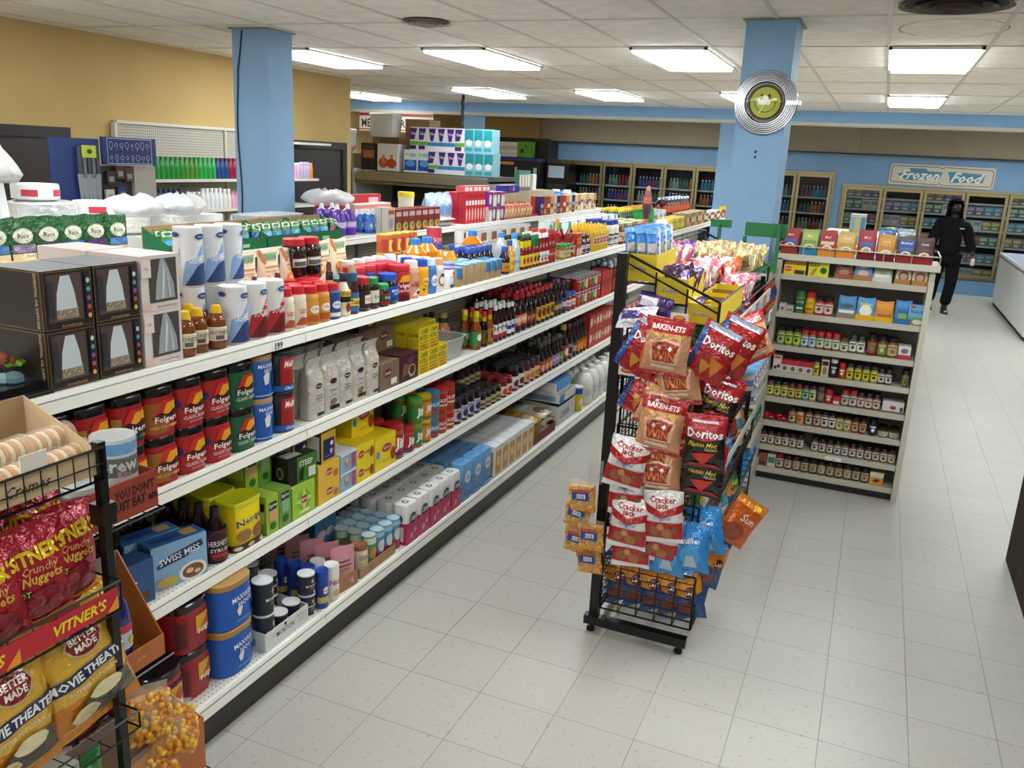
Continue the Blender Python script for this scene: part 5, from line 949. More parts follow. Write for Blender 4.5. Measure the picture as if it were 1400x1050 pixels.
for k, (s_, d_, t, sp_) in enumerate(((2.285, .065, 0, s1), (2.285, .065, 1, s1), (2.38, .07, 0, s2), (2.465, .075, 0, s2), (2.20, .14, 0, s1), (2.20, .14, 1, s1), (2.37, .20, 0, s1), (2.37, .20, 1, s1), (2.27, .22, 0, s1), (2.27, .22, 1, s1), (2.47, .19, 0, s2), (2.47, .19, 1, s2))):
    put(sp_, AB.pos(s_, d_, ZB + .004 + t * (sp_.h + .001)), pi / 2, 'dark salt cylinder with white top, %s spot, %s' % (ORD[k], TIER[1][t]))
run(AB, ZB, s2, 2.515, 1, 'short dark salt cylinder beside the carton', lv=2, d0=.03, group='short salt cylinders beside the carton'); 
par = can('cheese_canister', 'grated cheese', .03, .165, '1f3f94', [('e', .1, .6, .25, .12, 'e6e0d0'), ('r', -.5, .2, .5, .4, 'c9a84a'), ('t', 'Parm', .1, .6, .08, '1a2a6a')], ('1c3f9c', .03)); nid = can('milk_powder_can', 'powdered milk', .032, .155, 'e6e2da', [('t', 'Nido', .1, .6, .18, 'b5202a'), ('e', .1, .25, .3, .12, 'c9a86a')], ('e2e0da', .016))
run(AB, ZB, par, 2.595, 1, 'slim blue canister with blue lid', rows=4, group='slim blue lidded canisters'); run(AB, ZB, nid, 2.67, 1, 'slim white canister with red lettering', rows=2, group='slim white canisters')
put(tray_box('shelf_carton', .13, .06, .08, 'a07a54', .07, cat='carton'), AB.pos(2.80, .06, ZB), pi / 2 - .1, 'small brown carton holding the first pink pouch')
pk = pouch('salt_pouch', 'pouch', .115, .19, .05, 'c98a90', [('r', .25, .62, .75, .66, '6a4a50'), ('r', .2, .52, .8, .56, '6a4a50'), ('t', 'SEA SALT', .5, .45, .05, '4a3038'), ('e', .3, .22, .08, .05, 'e0b8b8'), ('e', .6, .2, .08, .05, 'e0b8b8')], 'stand', 'satin', 3)
for k in range(5): put(pk, AB.pos(2.80 - k * .005, .062 + k * .075, ZB + .004), pi / 2 - .45, 'pink salt pouch, %s from the aisle edge' % ORD[k], None)
pc = can('juice_can', 'juice', .036, .135, 'd8ccb4', [('e', .1, .35, .3, .25, 'c9b83a'), ('r', -.5, .6, .5, .8, 'a89a7a')], ('8a5a3a', .02)); gc_ = can('juice_can', 'juice', .033, .15, '5a9a6a', [('e', .1, .45, .3, .2, 'd8804a'), ('r', -.6, .75, .6, .95, 'c9dcc9')], rim='b9c0c0'); bc_ = can('juice_can', 'juice', .033, .15, '5a9ac4', [('r', -.75, .0, .75, .3, 'a83a5a'), ('e', .1, .5, .3, .2, 'd8d4cc'), ('r', -.6, .8, .6, .95, '9ac4dc')], rim='a9c4d0')
put(tray_box('shelf_carton', .30, .16, .055, 'a88460', .045, front=[('t', 'Peel', .3, .5, .4, '7a5a3a')], cat='carton'), AB.pos(3.04, .11, ZB), pi / 2, 'brown tray of juice cans beside the pink pouches')
put(pc, AB.pos(2.945, .07, ZB + .004), pi / 2, 'juice can with brown lid and pear picture'); run(AB, ZB + .004, gc_, 2.99, 1, 'green juice can', rows=3, d0=.04, group='green juice cans')
run(AB, ZB + .004, bc_, 3.06, 3, 'blue juice can', rows=4, d0=.04, group='blue juice cans', gap=.006)
put(carton('juice_carton', 'juice', .16, .05, .22, '4a86b8', [('r', 0, 0, 1, .35, '8a2a4a'), ('e', .3, .6, .2, .1, 'd8c8d8'), ('e', .7, .6, .2, .1, 'd8c8d8')], sidecol='3f7aa8'), AB.pos(2.98, .30, ZB), pi / 2, 'tall blue and crimson juice carton in the back')
ch_ = [('r', 0, 0, 1, .52, 'b82a56'), ('e', .5, .64, .3, .14, '1c2050'), ('t', 'C&H', .5, .64, .12, 'f2f0ee', dict(w=.5)), ('e', .4, .2, .12, .08, 'd88aa4'), ('e', .7, .3, .1, .06, 'd88aa4')]
sb = paper_bag('sugar_bag', 'sugar', .112, .085, .20, 'c23460', ch_, [('r', 0, 0, 1, .52, 'b82a56'), ('r', .2, .08, .8, .46, 'dcdcd6'), ('e', .5, .66, .25, .1, '1c2050')], [('e', .5, .5, .16, .2, '1c2050'), ('e', .5, .5, .1, .12, 'd8d8dc')], 'dcdad8')
run(AB, ZB, sb, 3.275, 5, 'pink and white sugar bag', rows=4, gap=.006, jit=.006, group='pink and white sugar bags')
sbl = paper_bag('sugar_bag', 'sugar', .125, .085, .215, '5b92c8', [('e', .5, .62, .28, .16, 'e4e6e8'), ('t', 'C&H', .5, .62, .12, '1c3a8a', dict(w=.4)), ('r', .2, .1, .8, .2, '3f78b0')], [('e', .5, .5, .2, .1, '3f78b0')], [('r', .2, .4, .8, .6, '4a86bc')], '6aa0d0')
run(AB, ZB, sbl, 3.87, 3, 'light blue sugar bag', rows=4, gap=.006, group='light blue sugar bags')
orb = carton('sugar_box', 'sugar', .095, .12, .19, 'e2e2dc', [('r', .1, .08, .9, .84, 'd0902c'), ('e', .5, .5, .3, .16, 'e8c27a')], [('r', .1, .1, .9, .82, 'c98a30'), ('e', .5, .55, .3, .14, 'e6d6a0'), ('r', .1, .02, .9, .08, '3a5a8a')], topcol='dadcdc')
run(AB, ZB, orb, 4.30, 6, 'white and orange sugar box', rows=3, gap=.008, group='white and orange sugar boxes')
put(tray_box('shelf_carton', .42, .30, .17, '6a3a2c', .06, cat='carton'), AB.pos(5.15, .18, ZB), pi / 2, 'dark brown carton of dried bean bags')
bb = pouch('bean_bag', 'dried beans', .20, .30, .05, 'b88a2c', [('r', .1, .45, .9, .8, 'd8a01c'), ('e', .5, .25, .3, .12, 'e0d0a8'), ('t', 'BEANS', .5, .62, .08, '5a2a14')], fin='foil', seed=9); bb2 = pouch('bean_bag', 'dried beans', .2, .3, .05, 'c9bfa8', [('r', .1, .5, .9, .8, 'dcdad6'), ('e', .5, .25, .3, .14, '8a6a4a')], fin='foil', seed=10)
for k in range(6):
    put((bb, bb2)[k % 2], (-1.87 - .02, 5.05 + (k % 2) * .2, ZB + .034 + (k // 2) * .052), pi / 2, 'bag of dried beans lying flat in the brown carton, %s %s' % (ORD[k // 2], ('near side', 'far side')[k % 2]), tilt=(rad(-88), 0))
put(tray_box('shelf_carton', .36, .3, .16, 'bdbab2', .14, front=[('r', .1, .3, .6, .7, '9aa0a8'), ('t', 'FLOUR', .5, .5, .2, '6a6a74')], side=[('r', .1, .2, .9, .5, '8a8aa0')], cat='carton'), AB.pos(5.62, .19, ZB), pi / 2, 'white printed carton under the blue tray')
put(tray_box('shelf_carton', .34, .3, .13, 'c9c6be', .06, front=[('r', 0, 0, .3, 1, '3f8ac4')], side=[('r', .1, .2, .9, .8, '7a94b8')], cat='carton'), AB.pos(5.62, .19, ZB + .162), pi / 2, 'tray carton with blue tops on the white carton')
bt = carton('pasta_box', 'boxed food', .045, .13, .14, 'dfe2e4', [('r', 0, .55, 1, 1, '2f8ad0'), ('r', .1, .1, .9, .4, 'd8b84a')], topcol='2f86cc')
for k in range(12): put(bt, (-1.98 - (k % 2) * .135, 5.475 + (k // 2) * .05, ZB + .166), pi / 2, 'blue topped pasta box in the tray, %s %s' % (ORD[k // 2], ('front', 'back')[k % 2]))
run(AB, ZB, can('oil_canister', 'canister', .04, .19, 'c9b01c', [('r', -.75, .75, .75, 1, '2a3a9a'), ('e', .1, .4, .3, .16, 'e6e0c8')], ('d8d8d4', .01)), 5.86, 1, 'yellow and blue canister by the white carton', rows=2, group='yellow and blue canisters')
wb = bottle('milk_bottle', 'bottle', .075, .28, 'd6d4ca', [(0, .95), (.03, 1), (.6, 1), (.82, .7), (.88, .4)], ('d8d8d0', .45, .86), (.2, .5, 'cfcdc6'), [('r', -.5, .2, .5, .8, 'b9bcc0')], sq=3, fin='satin')
run(AB, ZB, wb, 6.05, 5, 'big white jug in the shade near the rack post', rows=2, group='big white jugs')
run(AB, ZB, [bigf, mxb], 6.95, 8, 'large canister far along the base shelf', rows=1, group='large canisters far along')
# statue on a plinth at the near end
t = empty('figurine', (-2.06, 1.38, ZT), pi / 2, 'terracotta figurine on black plinth at the near end of the top shelf', 'figurine')
G().box(-.14, -.1, 0, .14, .12, .035, '151316').box(-.15, -.11, 0, .15, .13, .012, '1c1a1f').obj('plinth', t, 'gloss')
g = G(); rr = random.Random(4)
for k in range(10): g.ball((rr.uniform(-.1, .11), rr.uniform(-.06, .08), .045), rr.uniform(.02, .035), ('8fa6ac', 'a9bcc0', '5f7a80')[k % 3], 8, 5, sc=(1, 1, .7))
g.obj('water_base', t, 'gloss')
g = G()
for x, y, z, r in ((.0, .02, .07, .03), (.03, .03, .1, .025), (-.03, .02, .12, .02), (.09, .0, .09, .022), (.12, 0, .08, .015)): g.ball((x, y, z), r, '9a5238', 9, 6)
g.obj('rock', t, 'satin')
g = G(); g.loft([(.11, .018, .014), (.16, .022, .016), (.19, .024, .016), (.21, .01, .01), (.225, .015, .015), (.245, .012, .012), (.25, .002, .002)], 'b06548', 12, 2, -.02, 0)
g.path([(-.04, 0, .19), (-.07, -.01, .16), (-.05, -.02, .13)], .007, 'b06548'); g.path([(0, 0, .19), (.03, -.02, .17)], .007, 'b06548'); g.obj('figure_body', t, 'satin')
g = G()
for k in range(12): a = k * .9; g.quad((.11, -.02, .07), (.11 + .02 * cos(a), -.02 + .02 * sin(a), .09), (.11 + .03 * cos(a + .3), -.02 + .03 * sin(a + .3), .08), (.11 + .02 * cos(a + .5), -.02 + .02 * sin(a + .5), .07), ('7fae3a', '9ac44a')[k % 2])
g.obj('leaf_sprig', t, 'satin')
# ================================================================ spice rack goods
SPF = Frame('X', 5.60)
def packet(col, art, w=.095, h=.13, d=.02, seed=1, name='seasoning_packet', cat='seasoning'): return pouch(name, cat, w, h, d, col, art, 'stand', 'satin', seed)
def pk_art(b1, t, b2, c3, tc='f2efe8'): return [('r', .06, .55, .94, .94, b1), ('t', t, .5, .78, .1, tc, dict(w=.8)), ('r', .1, .42, .9, .58, b2), ('e', .5, .24, .32, .17, 'e6dcc6'), ('e', .5, .23, .22, .11, c3)]
top8 = [('a81c28', pk_art('a81c28', 'McC', '2f62b0', '8a3a2a')), ('8fae4a', pk_art('a9bc5a', 'Mix', '7a9a3a', '9a3a20')), ('b0242c', pk_art('a81c28', 'McC', 'd8c8a8', 'c8702a')), ('d0a84a', pk_art('d8b86a', 'Gravy', 'c99a3a', 'a8702a')),
        ('a81c28', pk_art('a81c28', 'McC', '2f62b0', 'b08a6a')), ('d0903a', pk_art('d89a2a', 'Pork', 'c9822a', 'c9b08a')), ('5a4a3a', pk_art('1f4f94', 'Meatloaf', '2a66b0', '6a3a2a')), ('5a3028', pk_art('4a1c20', 'Steak', '6a2a2a', '8a4a3a'))]
X_ = [-.49, -.375, -.27, -.16, -.045, .065, .175, .275]
looks = ('red and blue', 'green', 'red with tan band', 'golden', 'taller red and blue', 'orange tan', 'navy labelled', 'dark maroon labelled')
for k, (c, a) in enumerate(top8):
    m_ = packet(c, a, .095, .15 if k == 4 else .13, seed=k)
    for r in range(4): put(m_, (X_[k], 5.625 + r * .024, 1.512 + r * .003), 0, '%s seasoning packet on top of the spice rack, %s' % (looks[k], ROWN[r]), tilt=(rad(-8), 0))
    put(tray_box('shelf_carton', .102, .16, .13, ('8a3028', '2a7a9a', 'd0822a', 'd0822a', '6a1c20', '6a1c20', '8a2a24', '8a2a24')[k], .045, cat='carton'), (X_[k], 5.675, 1.496), 0, 'low carton under the %s packets' % looks[k])
Z = ZS
mag = carton('bouillon_box', 'bouillon', .13, .06, .035, 'd89a5a', [('r', .1, .2, .9, .8, 'e6b87a')]); 
run(SPF, Z[0], mag, -.505, 1, 'flat orange bouillon box in the left stack', lv=3, d0=.03, group='orange bouillon boxes')
put(carton('bouillon_box', 'bouillon', .13, .03, .06, 'e6c21c', [('e', .2, .6, .18, .26, 'c22a1c'), ('t', 'MAGGI', .2, .6, .16, 'f0e8d8', dict(w=.3)), ('r', .5, .1, .95, .5, '3a3020')]), (-.44, 5.612, Z[0]), 0, 'yellow bouillon box with red oval in front of the stack')
put(carton('seasoning_box', 'seasoning', .12, .08, .085, 'dcd81c', [('r', .05, .7, .5, .95, '5a6a2a'), ('t', 'GOYA', .3, .83, .13, 'f0f0d0', dict(w=.35)), ('e', .75, .45, .17, .24, '2f5a2a'), ('p', [(.1, .1), (.3, .1), (.45, .6), (.3, .6)], 'b8862a')]), (-.30, 5.65, Z[0]), 0, 'yellow and green seasoning box on the second row')
def shelfpack(z, x, col, art, lab, w=.1, h=.11, tr=None, n=3, seed=0, tc='a87848'):
    m_ = packet(col, art, w, h, seed=seed)
    for r in range(n): put(m_, (x, 5.622 + r * .026, z + .004), 0, '%s, %s' % (lab, ROWN[r]), tilt=(rad(-6), 0))
    put(tray_box('shelf_carton', w + .008, .12, h * .8, tr or tc, h * .25, cat='carton'), (x, 5.665, z), 0, 'small carton holding the ' + lab)
shelfpack(Z[0], -.15, '7a4030', [('r', .1, .5, .9, .95, '8a5a44'), ('e', .5, .7, .3, .14, '3a2420'), ('e', .5, .3, .3, .14, 'a86a4a')], 'brown gravy packets second row', h=.115, tc='9a5a44')
shelfpack(Z[0], -.04, '5a94c4', [('e', .5, .7, .35, .16, 'cfe0ee'), ('t', 'Peas', .5, .7, .12, '1c4a9a'), ('e', .5, .3, .3, .16, 'c8a8a0')], 'blue packets second row', h=.13)
shelfpack(Z[0], .07, '9aa88a', [('r', .05, .6, .95, .95, '8a9a5a'), ('r', .05, .1, .95, .35, 'd8dcd4'), ('t', 'Thick', .5, .42, .1, '4a5a3a')], 'green and white packets second row', h=.12, tc='c9cac0')
for k, x in enumerate((.185, .275)): shelfpack(Z[0], x, 'a07a5c', [('r', .05, .1, .95, .95, 'c9b9a4'), ('e', .5, .35, .34, .26, '6a3a2c'), ('e', .5, .35, .24, .18, 'b08a6a'), ('r', .2, .7, .8, .82, '5a2a20')], ('tan stuffing packets beside the green ones', 'tan stuffing packets at the right end')[k], w=.088, h=.12, n=3)
# jars
JM = {}
def spice(lid, lab, body, h=.105, r=.021, mark='5a4a3a', txt=None, sq=2.2):
    k = (lid, lab, body, h, r, mark, txt)
    if k not in JM: JM[k] = bottle('spice_jar', 'spice', r, h, body, [(0, .95), (.03, 1), (.72, 1), (.78, .9), (.8, .88)], (lid, .96, .79), (.12, .66, lab), [('e', 0, .4, .22, .2, mark), ('r', -.35, .7, .35, .85, mark)] if not txt else [('t', txt, 0, .75, .22, mark, dict(w=.8)), ('r', -.3, .15, .3, .3, mark)], sq=sq)
    return JM[k]
def row(z, items, x0, d0=.012, depth=2, rowname=''):
    """items: (dx or None, spec, look)"""
    x = x0; seen = {}; tot_w = sum(i[0] + i[1].w + .003 for i in items); fs = min(1, (SR[2] - .022 - x0) / tot_w)
    for gp, s_, look in items:
        x += (gp + s_.w / 2) * fs
        seen[look] = seen.get(look, 0) + 1; tot = sum(1 for i in items if i[2] == look)
        for r in range(depth):
            l = look + ' ' + rowname + (', %s from the left' % ORD[seen[look] - 1] if tot > 1 else '') + (', ' + ROWN[r] if depth > 1 else '')
            put(s_, (x, 5.60 + d0 + s_.d / 2 + r * (s_.d + .003), z), 0, l).scale = (fs, 1, 1)
        x += (s_.w / 2 + .003) * fs
W1 = 'on the third row'
row(Z[1], [(0, carton('seasoning_box', 'seasoning', .04, .03, .05, 'c9c4bc', [('e', .5, .4, .3, .2, '8a5a4a')]), 'tiny white seasoning box'), (0, carton('seasoning_box', 'seasoning', .045, .03, .04, 'bfb8ae', [('r', .1, .2, .9, .5, '8a6a5a')]), 'low greyish seasoning box'),
    (.0, spice('2c6a3a', '1f5f34', '6a7a3a', .135, .03, 'e0e4dc', 'GOYA'), 'green seasoning jar'), (.0, spice('c2202a', 'd8b81c', 'c9901c', .13, .028, 'b5241c', 'GOYA'), 'yellow seasoning jar with red lid'), (.0, spice('1c1c1c', 'd8cfc8', 'b0382a', .11, .026, 'a8281c'), 'white and red shaker with black lid'), (.0, spice('1c1c1c', 'd8cfc8', 'b0382a', .11, .026, 'a8281c'), 'white and red shaker with black lid')], -.505, depth=2, rowname=W1)
shelfpack(Z[1], -.105, '3f7fb8', [('r', .05, .05, .95, .35, 'e0e2de'), ('e', .5, .55, .4, .1, '1c5a4a'), ('r', .1, .7, .9, .95, '4a8ac4')], 'blue packets on the third row', w=.1, h=.13, tc='8a7a68', n=2)
shelfpack(Z[1], .005, '4a94c8', [('e', .5, .4, .36, .3, 'e4e0cc'), ('t', 'Bullion', .5, .72, .14, 'e8d83a')], 'blue and yellow packets on the third row', w=.1, h=.13, tr='d8a81c', n=2)
shelfpack(Z[1], .11, 'd8801c', [('t', 'SAZON', .5, .3, .14, '3a2a14'), ('r', .1, .6, .9, .9, 'e0942c')], 'orange packets on the third row', w=.1, h=.12, tr='d8a81c', n=2)
shelfpack(Z[1], .215, '2f78b4', [('r', .1, .7, .9, .95, '3f8ac4'), ('e', .5, .3, .3, .16, '7a9a3a'), ('r', .2, .45, .8, .6, '1f5a9a')], 'deep blue packets on the third row', w=.09, h=.135, tc='2f6a9a', n=2)
put(carton('seasoning_box', 'seasoning', .088, .05, .125, '6aa8d0', [('r', 0, 0, 1, .4, '5a9a44'), ('t', 'Ranch', .5, .68, .16, '1c3a8a'), ('e', .6, .18, .3, .12, 'd8c8b8'), ('e', .2, .15, .14, .1, 'c26a2a'), ('r', .1, .85, .4, .95, 'c23a3a')]), (.29, 5.635, Z[1]), 0, 'blue and green box at the right end of the third row')
W2 = 'on the fourth row'
r2_ = [(0.01, spice('171714', 'b8c07a', '8a8a5a', .115, .023, '4a5a2a'), 'pale green spice jar with black lid')] + [(0, spice('171714', 'b5cc3a', '8a8a5a', .115, .023, '2f4a1a'), 'lime labelled spice jar')] * 2 + [(0, spice('b81c2c', 'c9d4d4', '8a8a78', .105, .022, '2f5a8a'), 'red lidded spice jar with pale label')] * 2 + [(0, spice('b81c2c', 'd8d0c0', '7a5a3a', .105, .022, '3a7a3a'), 'red lidded spice jar with green mark')] * 3 + [(0, spice('5a4a30', 'd8d0b8', '9a8a5a', .08, .026, '2a2a3a'), 'low cream jar')] + [(0, spice('16302a', 'dcdcd4', '5a5a4a', .11, .022, '3a3a3a'), 'dark green lidded jar with white label')] * 2
r2_ += [(0.01, spice('141414', 'a83a3a', '4a2a20', .13, .028, '5a8a3a'), 'big dark jar with red label'), (0, spice('141414', '6a8a3a', '6a4a2a', .125, .027, 'c9b48a'), 'big dark jar with green label'), (0, spice('141414', 'b8a888', '7a4a20', .12, .03, '8a5a2a'), 'big dark jar with tan label'), (.0, carton('seasoning_box', 'seasoning', .07, .05, .08, 'd8d0ca', [('r', 0, 0, 1, .35, 'b02a3a'), ('e', .5, .65, .3, .2, '6a6a7a')]), 'white and red tub')]
row(Z[2], r2_, -.505, rowname=W2)
W3 = 'on the fifth row'
sbx = carton('seasoning_box', 'seasoning', .052, .04, .075, 'd8d2cc', [('r', 0, .6, 1, 1, 'b8283a'), ('e', .5, .3, .3, .2, '6a5a4a')], topcol='b8283a')
row(Z[3], [(0.01, carton('seasoning_box', 'seasoning', .055, .045, .10, 'd4ccc4', [('e', .3, .2, .2, .12, '5a1c1c'), ('e', .7, .3, .2, .12, '5a1c1c'), ('r', .1, .8, .9, .95, 'c9482c')]), 'taller white chocolate box')] + [(0, sbx, 'small white and red box')] * 3 + [(0, sbx, 'small white and red box')] + [(0, spice('8a7a4a', 'e0c83a', 'd8c83a', .085, .02, '3a3a1a'), 'yellow spice jar')] + [(.01, carton('seasoning_box', 'seasoning', .05, .04, .11, 'd0c8a8', [('r', .1, .65, .9, .9, '2a2418'), ('e', .5, .35, .3, .25, '8a7a4a')]), 'tall cream box'), (.005, spice('dcdcd8', '2a2a2c', '1c1a1a', .12, .026, 'c9c9c4'), 'black bottle with white cap'), (.005, spice('a82424', 'c23a2a', 'a8381c', .10, .022, 'e8e0d0'), 'red shaker')] + [(0.004, spice('3a3a34', 'd8c840', '9a9a4a', .10, .023, '2a2a14'), 'yellow labelled spice jar')] * 4 + [(0, spice('202020', 'c9c4c0', '4a4038', .095, .022, '5a2a3a'), 'dark spice jar')] * 2 + [(.06, spice('201c18', '8a7a4a', '6a5a3a', .10, .021, '4a4a3a'), 'lone dark spice jar')], -.505, rowname=W3)
W4 = 'on the sixth row'
row(Z[4], [(0.005, spice('5a2a24', 'd6cc70', '8a7a3a', .10, .021, '3a3a1a'), 'brown lidded yellow labelled jar')] + [(0, spice('2a2a26', 'd6cc70', '9a8a4a', .10, .021, '3a3a1a'), 'black lidded yellow labelled jar')] * 2 + [(0, spice('5a2a24', 'd0c468', '8a4a2a', .10, .021, '3a3a1a'), 'brown lidded yellow jar with red spice')] * 2 + [(0, spice('3a1c1c', '8ac4a8', '5a8a6a', .10, .021, '1c3a2a'), 'mint green labelled jar'), (0, spice('3a1c1c', 'd8d08a', 'a8a88a', .10, .021, '3a3a1a'), 'pale yellow labelled jar'), (.004, spice('4a5048', '6a6458', '4a4238', .10, .023, '8a8474'), 'dark grinder jar'), (0, spice('b81c2c', 'c22a34', '8a3a34', .09, .024, 'd8c8c0'), 'red stacked tin')] + [(0, carton('seasoning_box', 'seasoning', .045, .04, .05, 'b8202c', [('r', .1, .1, .9, .5, 'd8d0cc')]), 'low red box')] + [(0, spice('c21c28', 'd0c8b8', '7a6a4a', .105, .023, '5a4a3a'), 'red capped dark spice jar')] * 2 + [(0, spice('1c1c1c', 'd0c8c0', '7a4a40', .10, .022, '8a2a2a'), 'black capped pinkish jar')] * 3 + [(.012, carton('seasoning_box', 'seasoning', .125, .05, .07, 'cfcac8', [('r', .0, .0, 1, .15, '6a5a5a'), ('p', [(.35, .4), (.5, .3), (.65, .4), (.6, .7), (.5, .6), (.42, .75)], 'a02424'), ('r', .82, .2, .95, .6, '3a3a3a')]), 'wide white box with red mark')], -.52, rowname=W4)
W5 = 'on the seventh row'
rp = pouch('candy_pouch', 'pouch', .09, .035, .05, 'b0182c', (), fin='foil', seed=3)
row(Z[5], [(0, rp, 'red crinkled packet')] * 2 + [(0, spice('2a2824', 'c9b48a', '8a5a2a', .105, .026, '5a3a1a'), 'tan spice jar'), (0, spice('222020', 'd8905a', 'c9a27a', .105, .028, 'a8482a'), 'orange labelled jar')] + [(.006, spice('1c1c1c', 'c9b090', '8a5a3a', .11, .025, '3a201a'), 'brown spice jar with dark mark')] * 2 + [(0, spice('1c1c1c', 'dcd8d0', '7a5a48', .11, .025, '2a1c1c'), 'brown spice jar with white label')] * 2 + [(0, spice('1c1c1c', 'd8c88a', 'b8963a', .10, .025, '6a6a6a'), 'golden spice jar')] * 2 + [(.003, spice('1a1a1a', 'c9a080', '8a3a20', .10, .024, '6a3020'), 'red brown spice jar')] * 2 + [(.014, spice('15151a', '2a2f4a', '14161c', .105, .028, 'e6e6ea'), 'black jar with round white mark')] + [(.004, spice('2a2622', 'cfc8b0', '7a5a3a', .055, .034, '8a8a7a'), 'low wide spice jar')] * 2, -.52, rowname=W5)
W6 = 'on the eighth row'
j6 = [spice('1c1a18', 'cfc8bc', b, .09, .021, m) for b, m in (('7a3a24', '3a201c'), ('8a6a3a', '2a2a2a'), ('5a3a2a', '6a2a3a'), ('9a5a2a', '3a3a5a'), ('7a6a4a', '4a1c1c'), ('6a4a30', '2a3a2a'))]
row(Z[6], [(.003, j6[k % 6], 'small brown spice jar') for k in range(6)] + [(.05 if k == 0 else .003, j6[(k * 5 + 1) % 6], 'small dark spice jar') for k in range(11)], -.52, rowname=W6)
j7 = [spice('161412', 'b8a888', b, .10, .023, m) for b, m in (('4a2418', '6a5a4a'), ('5a3420', '8a7a5a'), ('3a2a20', '4a4a3a'))]
row(Z[7], [(0.01, carton('seasoning_box', 'seasoning', .055, .04, .09, '8a4a34', [('r', .2, .1, .8, .3, '3a2420')]), 'brown box'), (0, carton('seasoning_box', 'seasoning', .05, .04, .09, 'c9c9bc', [('r', .1, .3, .9, .75, '3a7a4a')]), 'white and green box'), (0, spice('a81c24', 'c9b8b0', '8a3a34', .10, .023, '5a2a2a'), 'red capped jar')] + [(.004, j7[k % 3], 'dark spice jar with tan label') for k in range(10)] + [(.004, carton('seasoning_box', 'seasoning', .08, .05, .085, 'd8902c', [('r', .0, .6, 1, 1, 'd0ccc0'), ('p', [(.2, .3), (.5, .2), (.8, .4), (.5, .5)], '3a2a3a')]), 'orange and white box')], -.52, rowname='on the bottom row')
# goods on the run behind the spice rack
GC = Frame('X', 6.20)
bx3 = carton('snack_box', 'boxed food', .11, .08, .22, 'cfd8cc', [('r', .05, .1, .3, .9, '9ac4c8'), ('r', .35, .1, .62, .9, 'd8d8a0'), ('r', .68, .1, .95, .9, '5a9ad0')], sidecol='4a8ac8')
dkb = carton('snack_box', 'boxed food', .16, .14, .13, '2a2440', [('r', .1, .5, .9, .9, '4a2030'), ('r', .1, .1, .5, .4, 'a8a8b8')])
run(GC, 1.331, dkb, -.52, 1, 'dark navy box behind the spice rack', rows=3, lv=2, d0=.0, group='dark navy boxes behind the spice rack')
blt = carton('snack_box', 'boxed food', .10, .18, .10, '2a4fa0', [('r', .1, .2, .9, .7, '5a7ac8')], topcol='e0c81c')
run(GC, 1.331, blt, -.34, 3, 'blue box with yellow top behind the spice rack', rows=2, lv=1, d0=.02, group='blue boxes with yellow tops'); run(GC, 1.331, carton('snack_box', 'boxed food', .10, .1, .16, 'c9a07a', [('r', .2, .2, .8, .8, 'd8b89a')]), -.36, 3, 'tan box behind the blue boxes', rows=2, d0=.42, group='tan boxes behind the blue boxes')
put(bx3, (-.14, 6.95, 1.49), 0, 'tall pale striped box standing highest behind the spice rack'); put(bx3, (-.26, 7.3, 1.331), 0, 'tall pale striped box in the back'); put(carton('snack_box', 'boxed food', .2, .2, .155, '6a5a4a'), (-.14, 6.95, 1.332), 0, 'brown box under the tall striped box')
fo = [pouch('foil_bag', 'snack bag', .12, .15, .07, c, [('p', [(.2, .2), (.6, .3), (.8, .8), (.4, .6)], d), ('e', .3, .7, .12, .1, 'e6e8ea')], fin='foil', seed=20 + k) for k, (c, d) in enumerate((('8fa8c8', '2a6ab8'), ('6a3040', 'c9c9d0'), ('5a8ab8', '2fa0a8'), ('b8c4d0', '7a5ab0'), ('c9cc9a', '3a3a8a')))]
run(GC, 1.331, fo, -.04, 2, 'shiny foil bag behind the spice rack', rows=6, lv=1, d0=.0, group='shiny foil bags'); run(GC, 1.331, fo[2:] , .01, 2, 'blue foil bag on the far pile', rows=3, lv=2, d0=.5, group='blue foil bags on the far pile')
wbt = bottle('juice_bottle', 'bottle', .035, .16, 'd8d8d0', [(0, .95), (.03, 1), (.6, 1), (.8, .5), (.88, .4)], ('c2242c', .5, .86), (.15, .55, 'd8d4c0'), [('e', 0, .5, .3, .3, '9a9a9a')], fin='satin')
put(tray_box('shelf_carton', .26, .2, .06, '8a2028', .055, cat='carton'), (.17, 6.42, 1.40), 0, 'dark red tray of white bottles behind the spice rack'); put(carton('snack_box', 'boxed food', .25, .18, .066, '5a4a40'), (.17, 6.42, 1.332), 0, 'brown box under the dark red tray')
for k in range(6): put(wbt, (.085 + (k % 3) * .082, 6.37 + (k // 3) * .09, 1.405), 0, 'white bottle with red cap in the dark red tray, %s %s' % (ORD[k % 3], ('front', 'back')[k // 3]))
# ================================================================ snack rack goods
def chips(w, h, col, art, seed, d=.06, crimp=None, mode='pillow', fin='foil', name='chip_bag', cat='snack bag'): return pouch(name, cat, w, h, d, col, art, mode, fin, seed, crimp=crimp)
rind = chips(.185, .22, 'd0966e', [('r', 0, .76, 1, 1, 'b51824'), ('t', 'BAKEN-ETS', .5, .85, .085, 'f4f0ec', dict(w=.86, b=.03)), ('t', 'FRIED PORK SKINS', .5, .73, .055, 'e6c82a', dict(w=.88, b=.02)), ('p', [(.2, .22), (.8, .22), (.86, .6), (.5, .66), (.14, .6)], 'e8b89a'), ('p', [(.24, .25), (.76, .25), (.8, .57), (.5, .62), (.2, .57)], 'a8381c'), ('e', .38, .5, .05, .05, 'f0e6dc'), ('e', .62, .5, .05, .05, 'f0e6dc'), ('t', 'WIN', .5, .36, .16, 'e88a4a', dict(w=.5)), ('r', .24, .14, .76, .2, 'e0c0a8'), ('r', 0, 0, 1, .06, 'a81824')], 31, .07)
